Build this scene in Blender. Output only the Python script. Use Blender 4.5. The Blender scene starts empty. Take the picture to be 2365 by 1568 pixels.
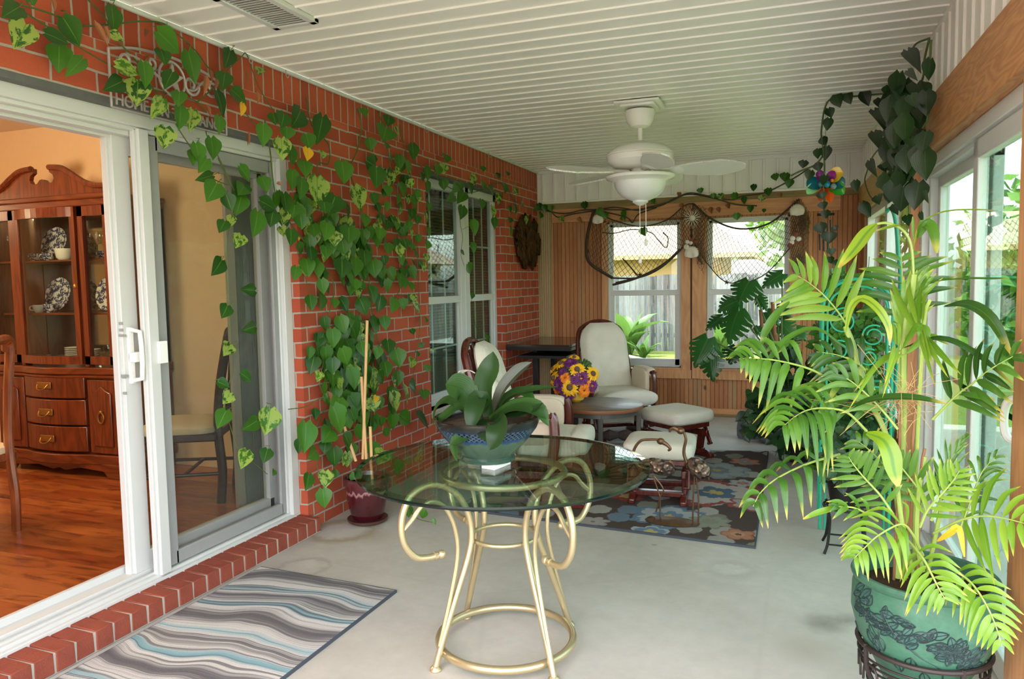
import bpy, bmesh, math, random
from mathutils import Vector, Matrix, noise
PI = math.pi
rnd = random.Random(7)
SC = bpy.context.scene
COL = SC.collection

# ---------------------------------------------------------------- camera
W, H = 2365, 1568
FPX = 1738.06
CAMZ = 1.43
AX = ((0.93696393, 0.01024883, -0.34927576),
      (0.348971, -0.0784446, 0.93384457),
      (-0.01782798, -0.99686579, -0.0770763))
cam_d = bpy.data.cameras.new('camera'); cam = bpy.data.objects.new('camera', cam_d); COL.objects.link(cam)
cam_d.sensor_fit = 'HORIZONTAL'; cam_d.sensor_width = 36; cam_d.lens = FPX / W * 36
cam_d.clip_start = .05; cam_d.clip_end = 300
m3 = Matrix(((AX[0][0], -AX[0][1], -AX[0][2]), (AX[1][0], -AX[1][1], -AX[1][2]), (AX[2][0], -AX[2][1], -AX[2][2])))
cam.matrix_world = Matrix.Translation((0, 0, CAMZ)) @ m3.to_4x4()
SC.camera = cam

def ray(px, py):
    c = ((px - W / 2) / FPX, (py - H / 2) / FPX, 1.0)
    return Vector([AX[i][0] * c[0] + AX[i][1] * c[1] + AX[i][2] * c[2] for i in range(3)])
def onx(px, py, x): d = ray(px, py); t = x / d.x; return Vector((x, d.y * t, CAMZ + d.z * t))
def ony(px, py, y): d = ray(px, py); t = y / d.y; return Vector((d.x * t, y, CAMZ + d.z * t))
def onz(px, py, z): d = ray(px, py); t = (z - CAMZ) / d.z; return Vector((d.x * t, d.y * t, z))
def dep(P):  # metres per pixel at a point
    v = Vector(P) - Vector((0, 0, CAMZ))
    return (v.x * AX[0][2] + v.y * AX[1][2] + v.z * AX[2][2]) / FPX

XL, YB, ZC = -2.640, 7.945, 2.615
def xr(y): return .60 + (YB - y) * .0111     # the right wall runs slightly out of square

# ---------------------------------------------------------------- mesh builder
class MB:
    def __init__(s): s.v = []; s.f = []; s.mi = []; s.uv = []; s.rv = []; s.hasuv = False
    def add(s, vs, fs, mi=0, uvs=None, r=(0, 0)):
        o = len(s.v); s.v.extend([tuple(p) for p in vs])
        for k, f in enumerate(fs):
            s.f.append([i + o for i in f]); s.mi.append(mi)
            if uvs is not None:
                s.hasuv = True; s.uv.append([uvs[i] for i in f])
            else: s.uv.append([(0, 0)] * len(f))
            s.rv.append(r)
        return s
    def box(s, lo, hi, mi=0, M=None):
        x0, y0, z0 = lo; x1, y1, z1 = hi
        vs = [Vector(p) for p in ((x0,y0,z0),(x1,y0,z0),(x1,y1,z0),(x0,y1,z0),(x0,y0,z1),(x1,y0,z1),(x1,y1,z1),(x0,y1,z1))]
        if M is not None: vs = [M @ p for p in vs]
        return s.add(vs, [(3,2,1,0),(4,5,6,7),(0,1,5,4),(1,2,6,5),(2,3,7,6),(3,0,4,7)], mi)
    def cbox(s, c, d, mi=0, M=None):
        return s.box((c[0]-d[0]/2, c[1]-d[1]/2, c[2]-d[2]/2), (c[0]+d[0]/2, c[1]+d[1]/2, c[2]+d[2]/2), mi, M)
    def bar(s, a, b, w, h, mi=0, up=(0, 0, 1)):   # rectangular bar from a to b
        a = Vector(a); b = Vector(b); t = (b - a).normalized(); u = Vector(up)
        if abs(t.dot(u)) > .98: u = Vector((0, 1, 0))
        x = t.cross(u).normalized(); y = x.cross(t).normalized()
        vs = []
        for p in (a, b):
            for i, j in ((-1,-1),(1,-1),(1,1),(-1,1)): vs.append(p + x*i*w/2 + y*j*h/2)
        return s.add(vs, [(0,1,2,3),(7,6,5,4),(4,5,1,0),(5,6,2,1),(6,7,3,2),(7,4,0,3)], mi)
    def tube(s, pts, r, seg=10, closed=False, mi=0, caps=True, flat=1.0):
        pts = [Vector(p) for p in pts]; n = len(pts)
        rs = r if isinstance(r, (list, tuple)) else [r] * n
        T = []
        for i in range(n):
            if closed: t = pts[(i+1) % n] - pts[i-1]
            else: t = pts[min(i+1, n-1)] - pts[max(i-1, 0)]
            T.append(t.normalized() if t.length > 1e-9 else Vector((0,0,1)))
        u = Vector((0,0,1)) if abs(T[0].z) < .9 else Vector((1,0,0))
        nx = (u - T[0]*u.dot(T[0])).normalized(); vs = []; fs = []
        for i in range(n):
            nx = nx - T[i]*nx.dot(T[i])
            nx = nx.normalized() if nx.length > 1e-6 else T[i].orthogonal().normalized()
            ny = T[i].cross(nx)
            for k in range(seg):
                a = 2*PI*k/seg; vs.append(pts[i] + nx*math.cos(a)*rs[i] + ny*math.sin(a)*rs[i]*flat)
        m = n if closed else n-1
        for i in range(m):
            j = (i+1) % n
            for k in range(seg):
                k2 = (k+1) % seg; fs.append((i*seg+k, i*seg+k2, j*seg+k2, j*seg+k))
        if caps and not closed:
            fs.append(tuple(range(seg-1, -1, -1))); fs.append(tuple((n-1)*seg+k for k in range(seg)))
        return s.add(vs, fs, mi)
    def lathe(s, prof, c=(0,0,0), seg=32, mi=0, M=None, sx=1, sy=1, caps=True):
        vs = []; fs = []; n = len(prof); c = Vector(c)
        for (r, z) in prof:
            for k in range(seg):
                a = 2*PI*k/seg; p = Vector((r*math.cos(a)*sx, r*math.sin(a)*sy, z)); p = (M @ p) if M is not None else p; vs.append(c + p)
        for i in range(n-1):
            for k in range(seg):
                k2 = (k+1) % seg; fs.append((i*seg+k, i*seg+k2, (i+1)*seg+k2, (i+1)*seg+k))
        if caps and prof[0][0] > 1e-5: fs.append(tuple(range(seg-1, -1, -1)))
        if caps and prof[-1][0] > 1e-5: fs.append(tuple((n-1)*seg+k for k in range(seg)))
        return s.add(vs, fs, mi)
    def ell(s, c, r, mi=0, seg=16, rings=10, M=None):
        prof = [(math.sin(PI*i/rings), -math.cos(PI*i/rings)) for i in range(rings+1)]
        D = Matrix.Diagonal((r[0], r[1], r[2])); D = (M @ D) if M is not None else D
        return s.lathe(prof, c, seg, mi, D)
    def prism(s, poly, a, b, axis='y', mi=0):   # polygon in the other two axes, extruded a..b
        vs = []; n = len(poly)
        for t in (a, b):
            for (p, q) in poly:
                vs.append({'x': (t, p, q), 'y': (p, t, q), 'z': (p, q, t)}[axis])
        fs = [tuple(range(n)), tuple(range(2*n-1, n-1, -1))] + [(i, i+n, (i+1) % n + n, (i+1) % n) for i in range(n)]
        return s.add(vs, fs, mi)
    def sheet(s, P, mi=0, r=(0, 0), uvs=None):   # grid of points
        a, b = len(P), len(P[0]); vs = [p for row in P for p in row]
        fs = [(i*b+j, i*b+j+1, (i+1)*b+j+1, (i+1)*b+j) for i in range(a-1) for j in range(b-1)]
        if uvs is None: uvs = [(j/(b-1), i/(a-1)) for i in range(a) for j in range(b)]
        return s.add(vs, fs, mi, uvs, r)
    def xf(s, M): s.v = [tuple(M @ Vector(p)) for p in s.v]; return s
    def skew(s): s.v = [(p[0] + xr(p[1]), p[1], p[2]) for p in s.v]; return s
    def build(s, name, mats, parent=None, bevel=0, sharp=.6, fix=True, solid=0, sub=0, loc=None, smooth=True):
        me = bpy.data.meshes.new(name); me.from_pydata(s.v, [], s.f)
        for m in (mats if isinstance(mats, (list, tuple)) else [mats]): me.materials.append(m)
        me.polygons.foreach_set('material_index', s.mi)
        if s.hasuv:
            uv = me.uv_layers.new(name='UVMap'); rv = me.uv_layers.new(name='rnd'); A = []; B = []
            for k, f in enumerate(s.f):
                for q in s.uv[k]: A.extend(q); B.extend(s.rv[k])
            uv.data.foreach_set('uv', A); rv.data.foreach_set('uv', B)
        if fix or smooth:
            bm = bmesh.new(); bm.from_mesh(me)
            if fix: bmesh.ops.recalc_face_normals(bm, faces=bm.faces)
            for f in bm.faces: f.smooth = smooth
            for e in bm.edges:
                if len(e.link_faces) == 2 and e.calc_face_angle(0) > sharp: e.smooth = False
            bm.to_mesh(me); bm.free()
        o = bpy.data.objects.new(name, me); COL.objects.link(o)
        if parent is not None: o.parent = parent
        if loc is not None: o.location = loc
        if bevel:
            b = o.modifiers.new('bevel', 'BEVEL'); b.width = bevel; b.segments = 2; b.limit_method = 'ANGLE'; b.angle_limit = .7
        if solid:
            b = o.modifiers.new('solid', 'SOLIDIFY'); b.thickness = solid; b.offset = 0
        if sub:
            b = o.modifiers.new('sub', 'SUBSURF'); b.levels = sub; b.render_levels = sub
        return o

def empty(name, loc=(0,0,0), rz=0, scale=None):
    o = bpy.data.objects.new(name, None); COL.objects.link(o); o.location = loc; o.rotation_euler = (0, 0, rz)
    o.empty_display_size = .1
    if scale: o.scale = (scale,)*3
    return o
def tag(o, label=None, cat=None, group=None, kind=None):
    if label: o['label'] = label
    if cat: o['category'] = cat
    if group: o['group'] = group
    if kind: o['kind'] = kind
    return o
def thing(name, label, cat, loc=(0,0,0), rz=0, group=None): return tag(empty(name, loc, rz), label, cat, group)
def copy_tree(o, parent=None):
    kids = list(o.children); c = o.copy(); COL.objects.link(c)
    if parent is not None: c.parent = parent
    for k in kids: copy_tree(k, c)
    return c
def struct(o, label=None): o['kind'] = 'structure'; return tag(o, label)
def spline(P, n=8, closed=False):   # Catmull-Rom through points
    P = [Vector(p) for p in P]; out = []; m = len(P)
    for i in range(m if closed else m-1):
        p0 = P[i-1] if (i > 0 or closed) else P[0]*2 - P[1]
        p1 = P[i]; p2 = P[(i+1) % m]
        p3 = P[(i+2) % m] if (closed or i+2 < m) else p2*2 - p1
        for k in range(n):
            t = k/n
            out.append(.5*((2*p1) + (p2-p0)*t + (2*p0-5*p1+4*p2-p3)*t*t + (3*p1-p0-3*p2+p3)*t**3))
    if not closed: out.append(P[-1])
    return out

# ---------------------------------------------------------------- materials
def lin(c): return tuple((x/12.92 if x <= .04045 else ((x+.055)/1.055)**2.4) for x in [q/255 for q in c[:3]]) + (1,)
class NT:
    def __init__(s, name):
        s.m = bpy.data.materials.new(name); s.m.use_nodes = True; s.t = s.m.node_tree; s.t.nodes.clear()
        s.out = s.t.nodes.new('ShaderNodeOutputMaterial')
    def n(s, typ, ins=None, **kw):
        x = s.t.nodes.new('ShaderNode'+typ)
        for k, v in kw.items(): setattr(x, k, v)
        for k, v in (ins or {}).items(): s.set(x, k, v)
        return x
    def set(s, x, k, v):
        i = x.inputs[k]
        if isinstance(v, bpy.types.Node): s.t.links.new(v.outputs[0], i)
        elif isinstance(v, bpy.types.NodeSocket): s.t.links.new(v, i)
        else: i.default_value = v
    def math(s, op, a, b=None, c=None):
        x = s.n('Math', operation=op)
        for k, v in enumerate((a, b, c)):
            if v is not None: s.set(x, k, v)
        return x.outputs[0]
    def mix(s, f, a, b, blend='MIX'):
        x = s.n('Mix', data_type='RGBA', blend_type=blend); s.set(x, 0, f); s.set(x, 6, a); s.set(x, 7, b); return x.outputs[2]
    def ramp(s, f, stops, interp='LINEAR'):
        x = s.n('ValToRGB', {'Fac': f}); cr = x.color_ramp; cr.interpolation = interp
        while len(cr.elements) < len(stops): cr.elements.new(.5)
        for e, (p, c) in zip(cr.elements, stops): e.position = p; e.color = c if len(c) == 4 else lin(c)
        return x.outputs[0]
    def pos(s): return s.n('NewGeometry').outputs['Position']
    def obj(s): return s.n('TexCoord').outputs['Object']
    def sep(s, v): x = s.n('SeparateXYZ', {0: v}); return x.outputs[0], x.outputs[1], x.outputs[2]
    def comb(s, a=0., b=0., c=0.):
        x = s.n('CombineXYZ')
        for k, v in enumerate((a, b, c)): s.set(x, k, v)
        return x.outputs[0]
    def noise(s, v, scale, detail=3, rough=.5, dist=0.):
        return s.n('TexNoise', {'Vector': v, 'Scale': scale, 'Detail': detail, 'Roughness': rough, 'Distortion': dist}).outputs['Fac']
    def scale(s, v, k): x = s.n('VectorMath', operation='MULTIPLY'); s.set(x, 0, v); s.set(x, 1, k); return x.outputs[0]
    def bump(s, h, strength=.5, dist=.01): return s.n('Bump', {'Height': h, 'Strength': strength, 'Distance': dist}).outputs[0]
    def pbr(s, col, rough=.5, metal=0., spec=.5, bump=None, **kw):
        x = s.n('BsdfPrincipled'); s.set(x, 'Base Color', col); s.set(x, 'Roughness', rough); s.set(x, 'Metallic', metal); s.set(x, 'Specular IOR Level', spec)
        if bump is not None: s.set(x, 'Normal', bump)
        for k, v in kw.items(): s.set(x, k.replace('_', ' '), v)
        return x
    def done(s, x): s.t.links.new(x.outputs[0], s.out.inputs[0]); return s.m

def plain(name, c, rough=.5, metal=0., spec=.5, var=.0, nscale=20, bump=0., bscale=80, **kw):
    t = NT(name); col = lin(c)
    if var:
        f = t.noise(t.obj(), nscale, 4)
        col = t.mix(f, tuple(max(0, x*(1-var)) for x in col[:3]) + (1,), tuple(min(1, x*(1+var)) for x in col[:3]) + (1,))
    b = t.bump(t.noise(t.obj(), bscale, 3), bump, .004) if bump else None
    return t.done(t.pbr(col, rough, metal, spec, b, **kw))
def thin_glass(name, tint=(235, 245, 240), ior=1.45, rough=0., dirt=0.):
    t = NT(name)
    fc = t.n('LayerWeight', {'Blend': .5}).outputs['Facing']; f0 = ((ior-1)/(ior+1))**2
    fr = t.math('MULTIPLY_ADD', t.math('POWER', fc, 5.), 1-f0, f0)
    tr = t.n('BsdfTransparent', {'Color': lin(tint)}); gl = t.n('BsdfGlossy', {'Color': (1,1,1,1), 'Roughness': rough})
    x = t.n('MixShader', {0: fr, 1: tr, 2: gl})
    if dirt:
        d = t.n('BsdfDiffuse', {'Color': lin((200,205,200))}); x = t.n('MixShader', {0: dirt, 1: x, 2: d})
    return t.done(x)
def uvn(t, layer='UVMap'): return t.n('UVMap', uv_map=layer).outputs[0]

def wood(name, c1, c2, axis='z', scale=1., rough=.45, spec=.4, world=False, ring=14, coat=0.):
    t = NT(name); p = t.pos() if world else t.obj()
    k = {'x': (.12, 1, 1), 'y': (1, .12, 1), 'z': (1, 1, .12)}[axis]
    v = t.scale(p, tuple(q*scale for q in k))
    n1 = t.noise(v, 3, 3, .6, .4); n2 = t.noise(v, 60, 4, .6)
    w = t.math('FRACT', t.math('MULTIPLY', n1, ring))
    w = t.math('ABSOLUTE', t.math('SUBTRACT', w, .5))
    f = t.math('ADD', t.math('MULTIPLY', w, 1.1), t.math('MULTIPLY', n2, .45))
    col = t.mix(f, lin(c1), lin(c2))
    return t.done(t.pbr(col, rough, 0, spec, t.bump(n2, .15, .002), Coat_Weight=coat, Coat_Roughness=.15))
def brickmat(name, facing, c1=(190,92,62), c2=(162,74,50), soldier=None):
    # facing: 'x' wall seen along X (u = y + x), with an upright soldier course above z = soldier
    t = NT(name); p = t.pos(); x, y, z = t.sep(p)
    u = t.math('ADD', x, y)
    wob = t.math('MULTIPLY', t.math('SUBTRACT', t.noise(p, 9, 2), .5), .012)
    def br(vec, w, h, off):
        b = t.n('TexBrick', {'Vector': vec, 'Color1': lin(c1), 'Color2': lin(c2), 'Mortar': lin((176,166,152)), 'Scale': 1., 'Mortar Size': .0055, 'Mortar Smooth': .15, 'Bias': -.1, 'Brick Width': w, 'Row Height': h})
        b.offset = off; b.squash = 1.; return b.outputs['Color'], b.outputs['Fac']
    ca, fa = br(t.comb(t.math('ADD', u, wob), t.math('ADD', z, t.math('ADD', wob, .02)), 0.), .205, .086, .5)
    if soldier is not None:
        cb, fb = br(t.comb(t.math('SUBTRACT', z, soldier-.003), t.math('ADD', u, wob), 0.), .40, .081, 0.)
        s = t.math('GREATER_THAN', z, soldier); ca = t.mix(s, ca, cb)
        mx = t.n('Mix', data_type='FLOAT'); t.set(mx, 0, s); t.set(mx, 2, fa); t.set(mx, 3, fb); fa = mx.outputs[0]
    g = t.noise(p, 160, 3, .7); col = t.mix(t.math('MULTIPLY', g, .5), ca, t.mix(.5, ca, lin((110,50,40)), 'MULTIPLY'))
    h = t.math('ADD', t.math('MULTIPLY', fa, -1.), t.math('MULTIPLY', g, .25))
    return t.done(t.pbr(col, .85, 0, .25, t.bump(h, .7, .006)))
# ---------------------------------------------------------------- material set
MT = {}
MT['brick'] = brickmat('brick', 'x', soldier=ZC-.183)
MT['brick_red'] = plain('step_brick', (136,70,54), .85, spec=.2, var=.28, nscale=14, bump=.5, bscale=120)
MT['mortar'] = plain('mortar', (172,164,152), .9, var=.12, nscale=40, bump=.4)
MT['white'] = plain('white_vinyl', (202,204,200), .38, spec=.4)
MT['vinyl'] = plain('soffit_vinyl', (232,231,223), .36, spec=.45)
MT['white_gloss'] = plain('white_enamel', (238,238,232), .22, spec=.5)
MT['grey_alu'] = plain('grey_aluminium', (150,152,150), .45, spec=.4, var=.05)
MT['dark_steel'] = plain('dark_lintel', (92,94,92), .7, var=.2, nscale=30)
MT['black'] = plain('black_metal', (22,21,20), .4, spec=.4)
MT['iron'] = plain('wrought_iron', (46,38,34), .55, .3, var=.3, nscale=30)
MT['glass'] = thin_glass('window_glass')
MT['door_glass'] = thin_glass('green_tinted_glass', (212,232,222), 1.6)
MT['soil'] = plain('soil', (58,44,32), .95, spec=.1, var=.5, nscale=60, bump=1., bscale=90)

t = NT('concrete'); p = t.pos(); n1 = t.noise(p, .9, 5, .6); n2 = t.noise(p, 14, 4, .65); n3 = t.noise(p, 220, 2)
col = t.ramp(n1, [(.3, (168,165,156)), (.52, (188,185,176)), (.72, (202,199,190))])
col = t.mix(t.math('MULTIPLY', n2, .45), col, lin((146,141,128)))
x, y, z = t.sep(p)
def stain(cx, cy, r, w, c, k, col):   # ring or disc left by a pot
    d = t.n('VectorMath', {0: t.comb(x, y, 0.), 1: (cx, cy, 0)}, operation='DISTANCE').outputs['Value']
    d = t.math('ADD', d, t.math('MULTIPLY', t.math('SUBTRACT', n2, .5), .12))
    e = t.math('ABSOLUTE', t.math('SUBTRACT', d, r))
    f = t.n('MapRange', {0: e, 1: 0., 2: w, 3: k, 4: 0.}); return t.mix(f.outputs[0], col, lin(c))
for (px, py, r, w, c, k) in ((1690,1315,.1,.05,(140,136,124),.35), (1655,1310,.0,.11,(198,196,188),.25), (700,1310,.12,.03,(138,134,124),.5), (712,1306,.0,.10,(196,192,182),.4),
                             (790,1225,.18,.06,(140,126,98),.7), (860,1240,.0,.16,(150,140,112),.5), (1905,1440,.0,.12,(110,106,98),.75), (1960,1430,.0,.09,(120,116,106),.6), (1250,1290,.0,.05,(140,140,134),.4), (1480,1262,.0,.02,(110,110,106),.7), (1510,1258,.0,.018,(110,110,106),.7), (1860,1500,.0,.15,(150,142,120),.5)):
    q = onz(px, py, 0); col = stain(q.x, q.y, r, w, c, k, col)
vor = t.n('TexVoronoi', {'Vector': t.scale(p, (.55, .8, 1)), 'Scale': 1.}, feature='DISTANCE_TO_EDGE').outputs['Distance']
crk = t.n('MapRange', {0: t.math('ADD', vor, t.math('MULTIPLY', n2, .05)), 1: .022, 2: .032, 3: .12, 4: 0.}).outputs[0]
col = t.mix(crk, col, lin((120,117,108)))
MT['concrete'] = t.done(t.pbr(col, t.math('MULTIPLY_ADD', n2, .3, .35), 0, .35, t.bump(t.math('ADD', n2, t.math('MULTIPLY', n3, .3)), .12, .006)))

# knotty vertical boards, colour changing from board to board
def boardmat(name, cols, w=.088, groove=.022, axis=0, knots=True):
    t = NT(name); p = t.pos(); s = t.sep(p); u = s[axis]; z = s[2]
    q = t.math('DIVIDE', u, w); idx = t.math('FLOOR', q)
    wn = t.n('TexWhiteNoise', {'W': idx}, noise_dimensions='1D').outputs['Value']
    base = t.ramp(wn, cols)
    v = t.comb(t.math('MULTIPLY', u, 1.), t.math('MULTIPLY', idx, 3.7), t.math('MULTIPLY', z, .1))
    g = t.noise(v, 30, 4, .6, .6); g2 = t.noise(v, 140, 3, .6)
    col = t.mix(t.math('MULTIPLY', t.math('ADD', g, g2), .42), base, t.mix(1., base, lin((140,92,56)), 'MULTIPLY'))
    if knots:
        vk = t.n('TexVoronoi', {'Vector': t.comb(t.math('MULTIPLY', u, 1.7), 0., t.math('MULTIPLY', z, .95)), 'Scale': 3.4}, voronoi_dimensions='3D').outputs['Distance']
        col = t.mix(t.n('MapRange', {0: vk, 1: .05, 2: .11, 3: .85, 4: 0.}).outputs[0], col, lin((62,34,18)))
    fr = t.math('ABSOLUTE', t.math('SUBTRACT', t.math('FRACT', t.math('DIVIDE', u, w/2)), .5))
    ln = t.n('MapRange', {0: fr, 1: .40, 2: .47, 3: 0., 4: 1.}).outputs[0]
    col = t.mix(t.math('MULTIPLY', ln, .75), col, lin((92,56,32)))
    return t.done(t.pbr(col, .5, 0, .3, t.bump(t.math('MULTIPLY', ln, -1.), .6, .004)))
CEDAR = [(0., (200,138,86)), (.2, (222,166,112)), (.4, (190,124,74)), (.6, (214,154,102)), (.70, (178,156,112)), (.76, (216,158,106)), (1., (182,116,70))]
MT['boards'] = boardmat('knotty_boards', CEDAR)
MT['boards_y'] = boardmat('knotty_boards_side', CEDAR, axis=1)
MT['pale_boards'] = boardmat('treated_boards', [(0., (206,190,144)), (1., (190,174,128))], w=.05)
MT['trim_wood'] = wood('trim_wood', (214,160,110), (182,124,78), 'z', 1.2, .5, world=True)
MT['trim_wood_x'] = wood('trim_wood_x', (212,156,106), (180,122,76), 'x', 1.2, .5, world=True)
MT['beam_wood'] = wood('beam_wood', (204,150,98), (160,106,62), 'y', 1.5, .5, world=True, ring=18)
MT['treated_x'] = wood('treated_x', (150,128,80), (120,98,58), 'x', 1.2, .6, world=True)

# ---------------------------------------------------------------- floor, ceiling, walls
m = MB(); m.box((XL-.12, -3.0, -.15), (2.2, YB+.12, 0)); struct(m.build('floor', MT['concrete'], smooth=False))
m = MB(); pitch = .138; prof = []; y = -.1
while y < YB - .02:
    prof += [(y, 0), (y+pitch-.020, 0), (y+pitch-.017, -.007), (y+pitch-.013, -.008), (y+pitch-.002, 0)]; y += pitch
vs = []; fs = []
for (yy, zz) in prof:
    yy = min(yy, YB); vs += [(XL, yy, ZC+zz), (xr(yy)+.02, yy, ZC+zz)]
fs = [(2*i, 2*i+1, 2*i+3, 2*i+2) for i in range(len(prof)-1)]
m.add(vs, fs); m.box((XL-.3, -.1, ZC+.02), (1.0, YB+.3, ZC+.10))
ceil = struct(m.build('ceiling', MT['vinyl'], sharp=.2, fix=False))
m = MB(); m.box((XL, -1.6, ZC-.022), (XL+.022, YB, ZC)); struct(m.build('trim_1', MT['white'], bevel=.006))

# brick wall with the door and window openings
DY0, DY1, DZ0, DZ1 = .2, 3.612, 0., 2.215
WY0, WY1, WZ0, WZ1 = 5.235, 6.879, .43, 2.285
def wallx(m, x0, x1, ya, yb, za, zb, holes):
    ys = sorted({ya, yb} | {h[0] for h in holes} | {h[1] for h in holes}); zs = sorted({za, zb} | {h[2] for h in holes} | {h[3] for h in holes})
    ys = [v for v in ys if ya <= v <= yb]; zs = [v for v in zs if za <= v <= zb]
    for a, b in zip(ys, ys[1:]):
        for c, d in zip(zs, zs[1:]):
            cy, cz = (a+b)/2, (c+d)/2
            if not any(h[0] < cy < h[1] and h[2] < cz < h[3] for h in holes): m.box((x0, a, c), (x1, b, d))
m = MB(); wallx(m, XL-.115, XL, -1.6, YB, 0, ZC+.03, [(DY0, DY1, DZ0, DZ1), (WY0, WY1, WZ0, WZ1)])
struct(m.build('wall_left', MT['brick'], smooth=False))
m = MB(); m.box((XL-.09, DY0, 2.188), (XL-.005, DY1, 2.215)); m.box((XL-.10, WY0, 2.262), (XL-.01, WY1, 2.285))
struct(m.build('trim_2', MT['dark_steel'], smooth=False))
# brick doorstep: bricks on edge
m = MB(); m.box((XL-.08, DY0, 0.), (-2.558, 3.608, .083), 1); y = DY0
while y < 3.59:
    rr = rnd.uniform(-.002, .002); z1 = .086+rr
    a, b = y+.005, min(y+.081, 3.606)
    vs = [(XL-.07,a,0.004),(-2.553+rr,a,.008),(-2.553+rr,b,.008),(XL-.07,b,0.004),(XL-.07,a,z1+.006),(-2.556+rr,a,z1),(-2.556+rr,b,z1),(XL-.07,b,z1+.006)]
    m.add(vs, [(3,2,1,0),(4,5,6,7),(0,1,5,4),(1,2,6,5),(2,3,7,6),(3,0,4,7)], 0); y += .0863
struct(m.build('trim_3', [MT['brick_red'], MT['mortar']], bevel=.003))

# ---------------------------------------------------------------- door_1: sliding patio door on the left
d1 = struct(empty('door_1', (XL, 2.5, 0)), 'white sliding patio door in the brick wall')
def world(q): return q.matrix_basis.copy() if q.parent is None else world(q.parent) @ q.matrix_parent_inverse @ q.matrix_basis
def P(name, m, mat, par, **k):      # a part whose mesh is written in world coordinates
    o = m.build(name, mat, None, **k); o.parent = par; o.matrix_parent_inverse = world(par).inverted(); return o
m = MB()
m.box((-2.85,DY0,2.135),(-2.695,DY1,2.19)); m.box((-2.85,DY0,2.118),(-2.715,DY1,2.137)); m.box((-2.85,DY0,2.098),(-2.745,DY1,2.12)); m.box((-2.85,DY0,2.085),(-2.79,DY1,2.1))
m.box((-2.85,3.548,.08),(-2.695,DY1,2.19)); m.box((-2.85,3.53,.08),(-2.72,3.55,2.15))
m.box((-2.87,DY0,.06),(-2.693,DY1,.105)); m.box((-2.87,DY0,.10),(-2.715,DY1,.118)); m.box((-2.745,DY0,.115),(-2.735,2.6,.128)); m.box((-2.87,DY0,.115),(-2.775,DY1,.135)); m.box((-2.87,DY0,.13),(-2.845,DY1,.165))
m.box((-2.75,2.583,.11),(-2.70,2.64,2.13)); m.box((-2.74,2.57,.11),(-2.715,2.585,2.13))
P('door_frame', m, MT['white'], d1, bevel=.004)
m = MB(); m.box((-2.83,2.515,.13),(-2.785,2.605,2.1)); m.box((-2.835,2.50,.13),(-2.80,2.52,2.1)); m.box((-2.83,3.46,.13),(-2.785,3.55,2.1)); m.box((-2.83,2.6,.13),(-2.785,3.5,.22)); m.box((-2.83,2.6,2.02),(-2.785,3.5,2.1))
P('sliding_panel', m, MT['white'], d1, bevel=.004)
m = MB(); m.box((-2.812,2.60,.2),(-2.806,3.47,2.04)); P('glass', m, MT['glass'], d1, smooth=False)
sf = MB(); sf.box((-2.755,2.643,.122),(-2.728,2.715,2.115)); sf.box((-2.755,3.49,.122),(-2.728,3.535,2.115)); sf.box((-2.755,2.70,.122),(-2.728,3.5,.185)); sf.box((-2.755,2.70,2.05),(-2.728,3.5,2.115))
sfo = P('screen_frame', sf, MT['grey_alu'], d1, bevel=.003)
t = NT('screen_mesh'); tr = t.n('BsdfTransparent'); df = t.n('BsdfDiffuse', {'Color': lin((78,74,70))})
MT['screen'] = t.done(t.n('MixShader', {0: .36, 1: tr, 2: df}))
m = MB(); m.add([(-2.742,2.70,.18),(-2.742,3.5,.18),(-2.742,3.5,2.06),(-2.742,2.70,2.06)], [(0,1,2,3)]); P('insect_screen', m, MT['screen'], d1, smooth=False)
m = MB()
def hz(py, px=315): return onx(px, py, -2.77).z
m.box((-2.785,2.535,hz(885)),(-2.772,2.565,hz(755))); m.tube([(-2.775,2.55,hz(760)),(-2.72,2.55,hz(765)),(-2.715,2.55,hz(800)),(-2.715,2.55,hz(840)),(-2.72,2.55,hz(873)),(-2.775,2.55,hz(878))], .011, 8)
m.box((-2.78,2.535,hz(835)),(-2.74,2.57,hz(812)))
P('door_handle', m, MT['white_gloss'], d1, bevel=.003)
m = MB(); m.box((-2.70,2.62,hz(842)),(-2.682,2.668,hz(790))); P('screen_latch', m, MT['white_gloss'], d1, bevel=.003)
m = MB()
for py in (745, 760, 868, 905): m.box((-2.8,2.512,hz(py)-.006),(-2.78,2.518,hz(py)+.006))
m.box((-2.8,2.508,hz(775)),(-2.765,2.518,hz(770))); m.box((-2.8,2.508,hz(868)),(-2.765,2.518,hz(862)))
P('latch_plate', m, MT['grey_alu'], d1)

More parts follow.
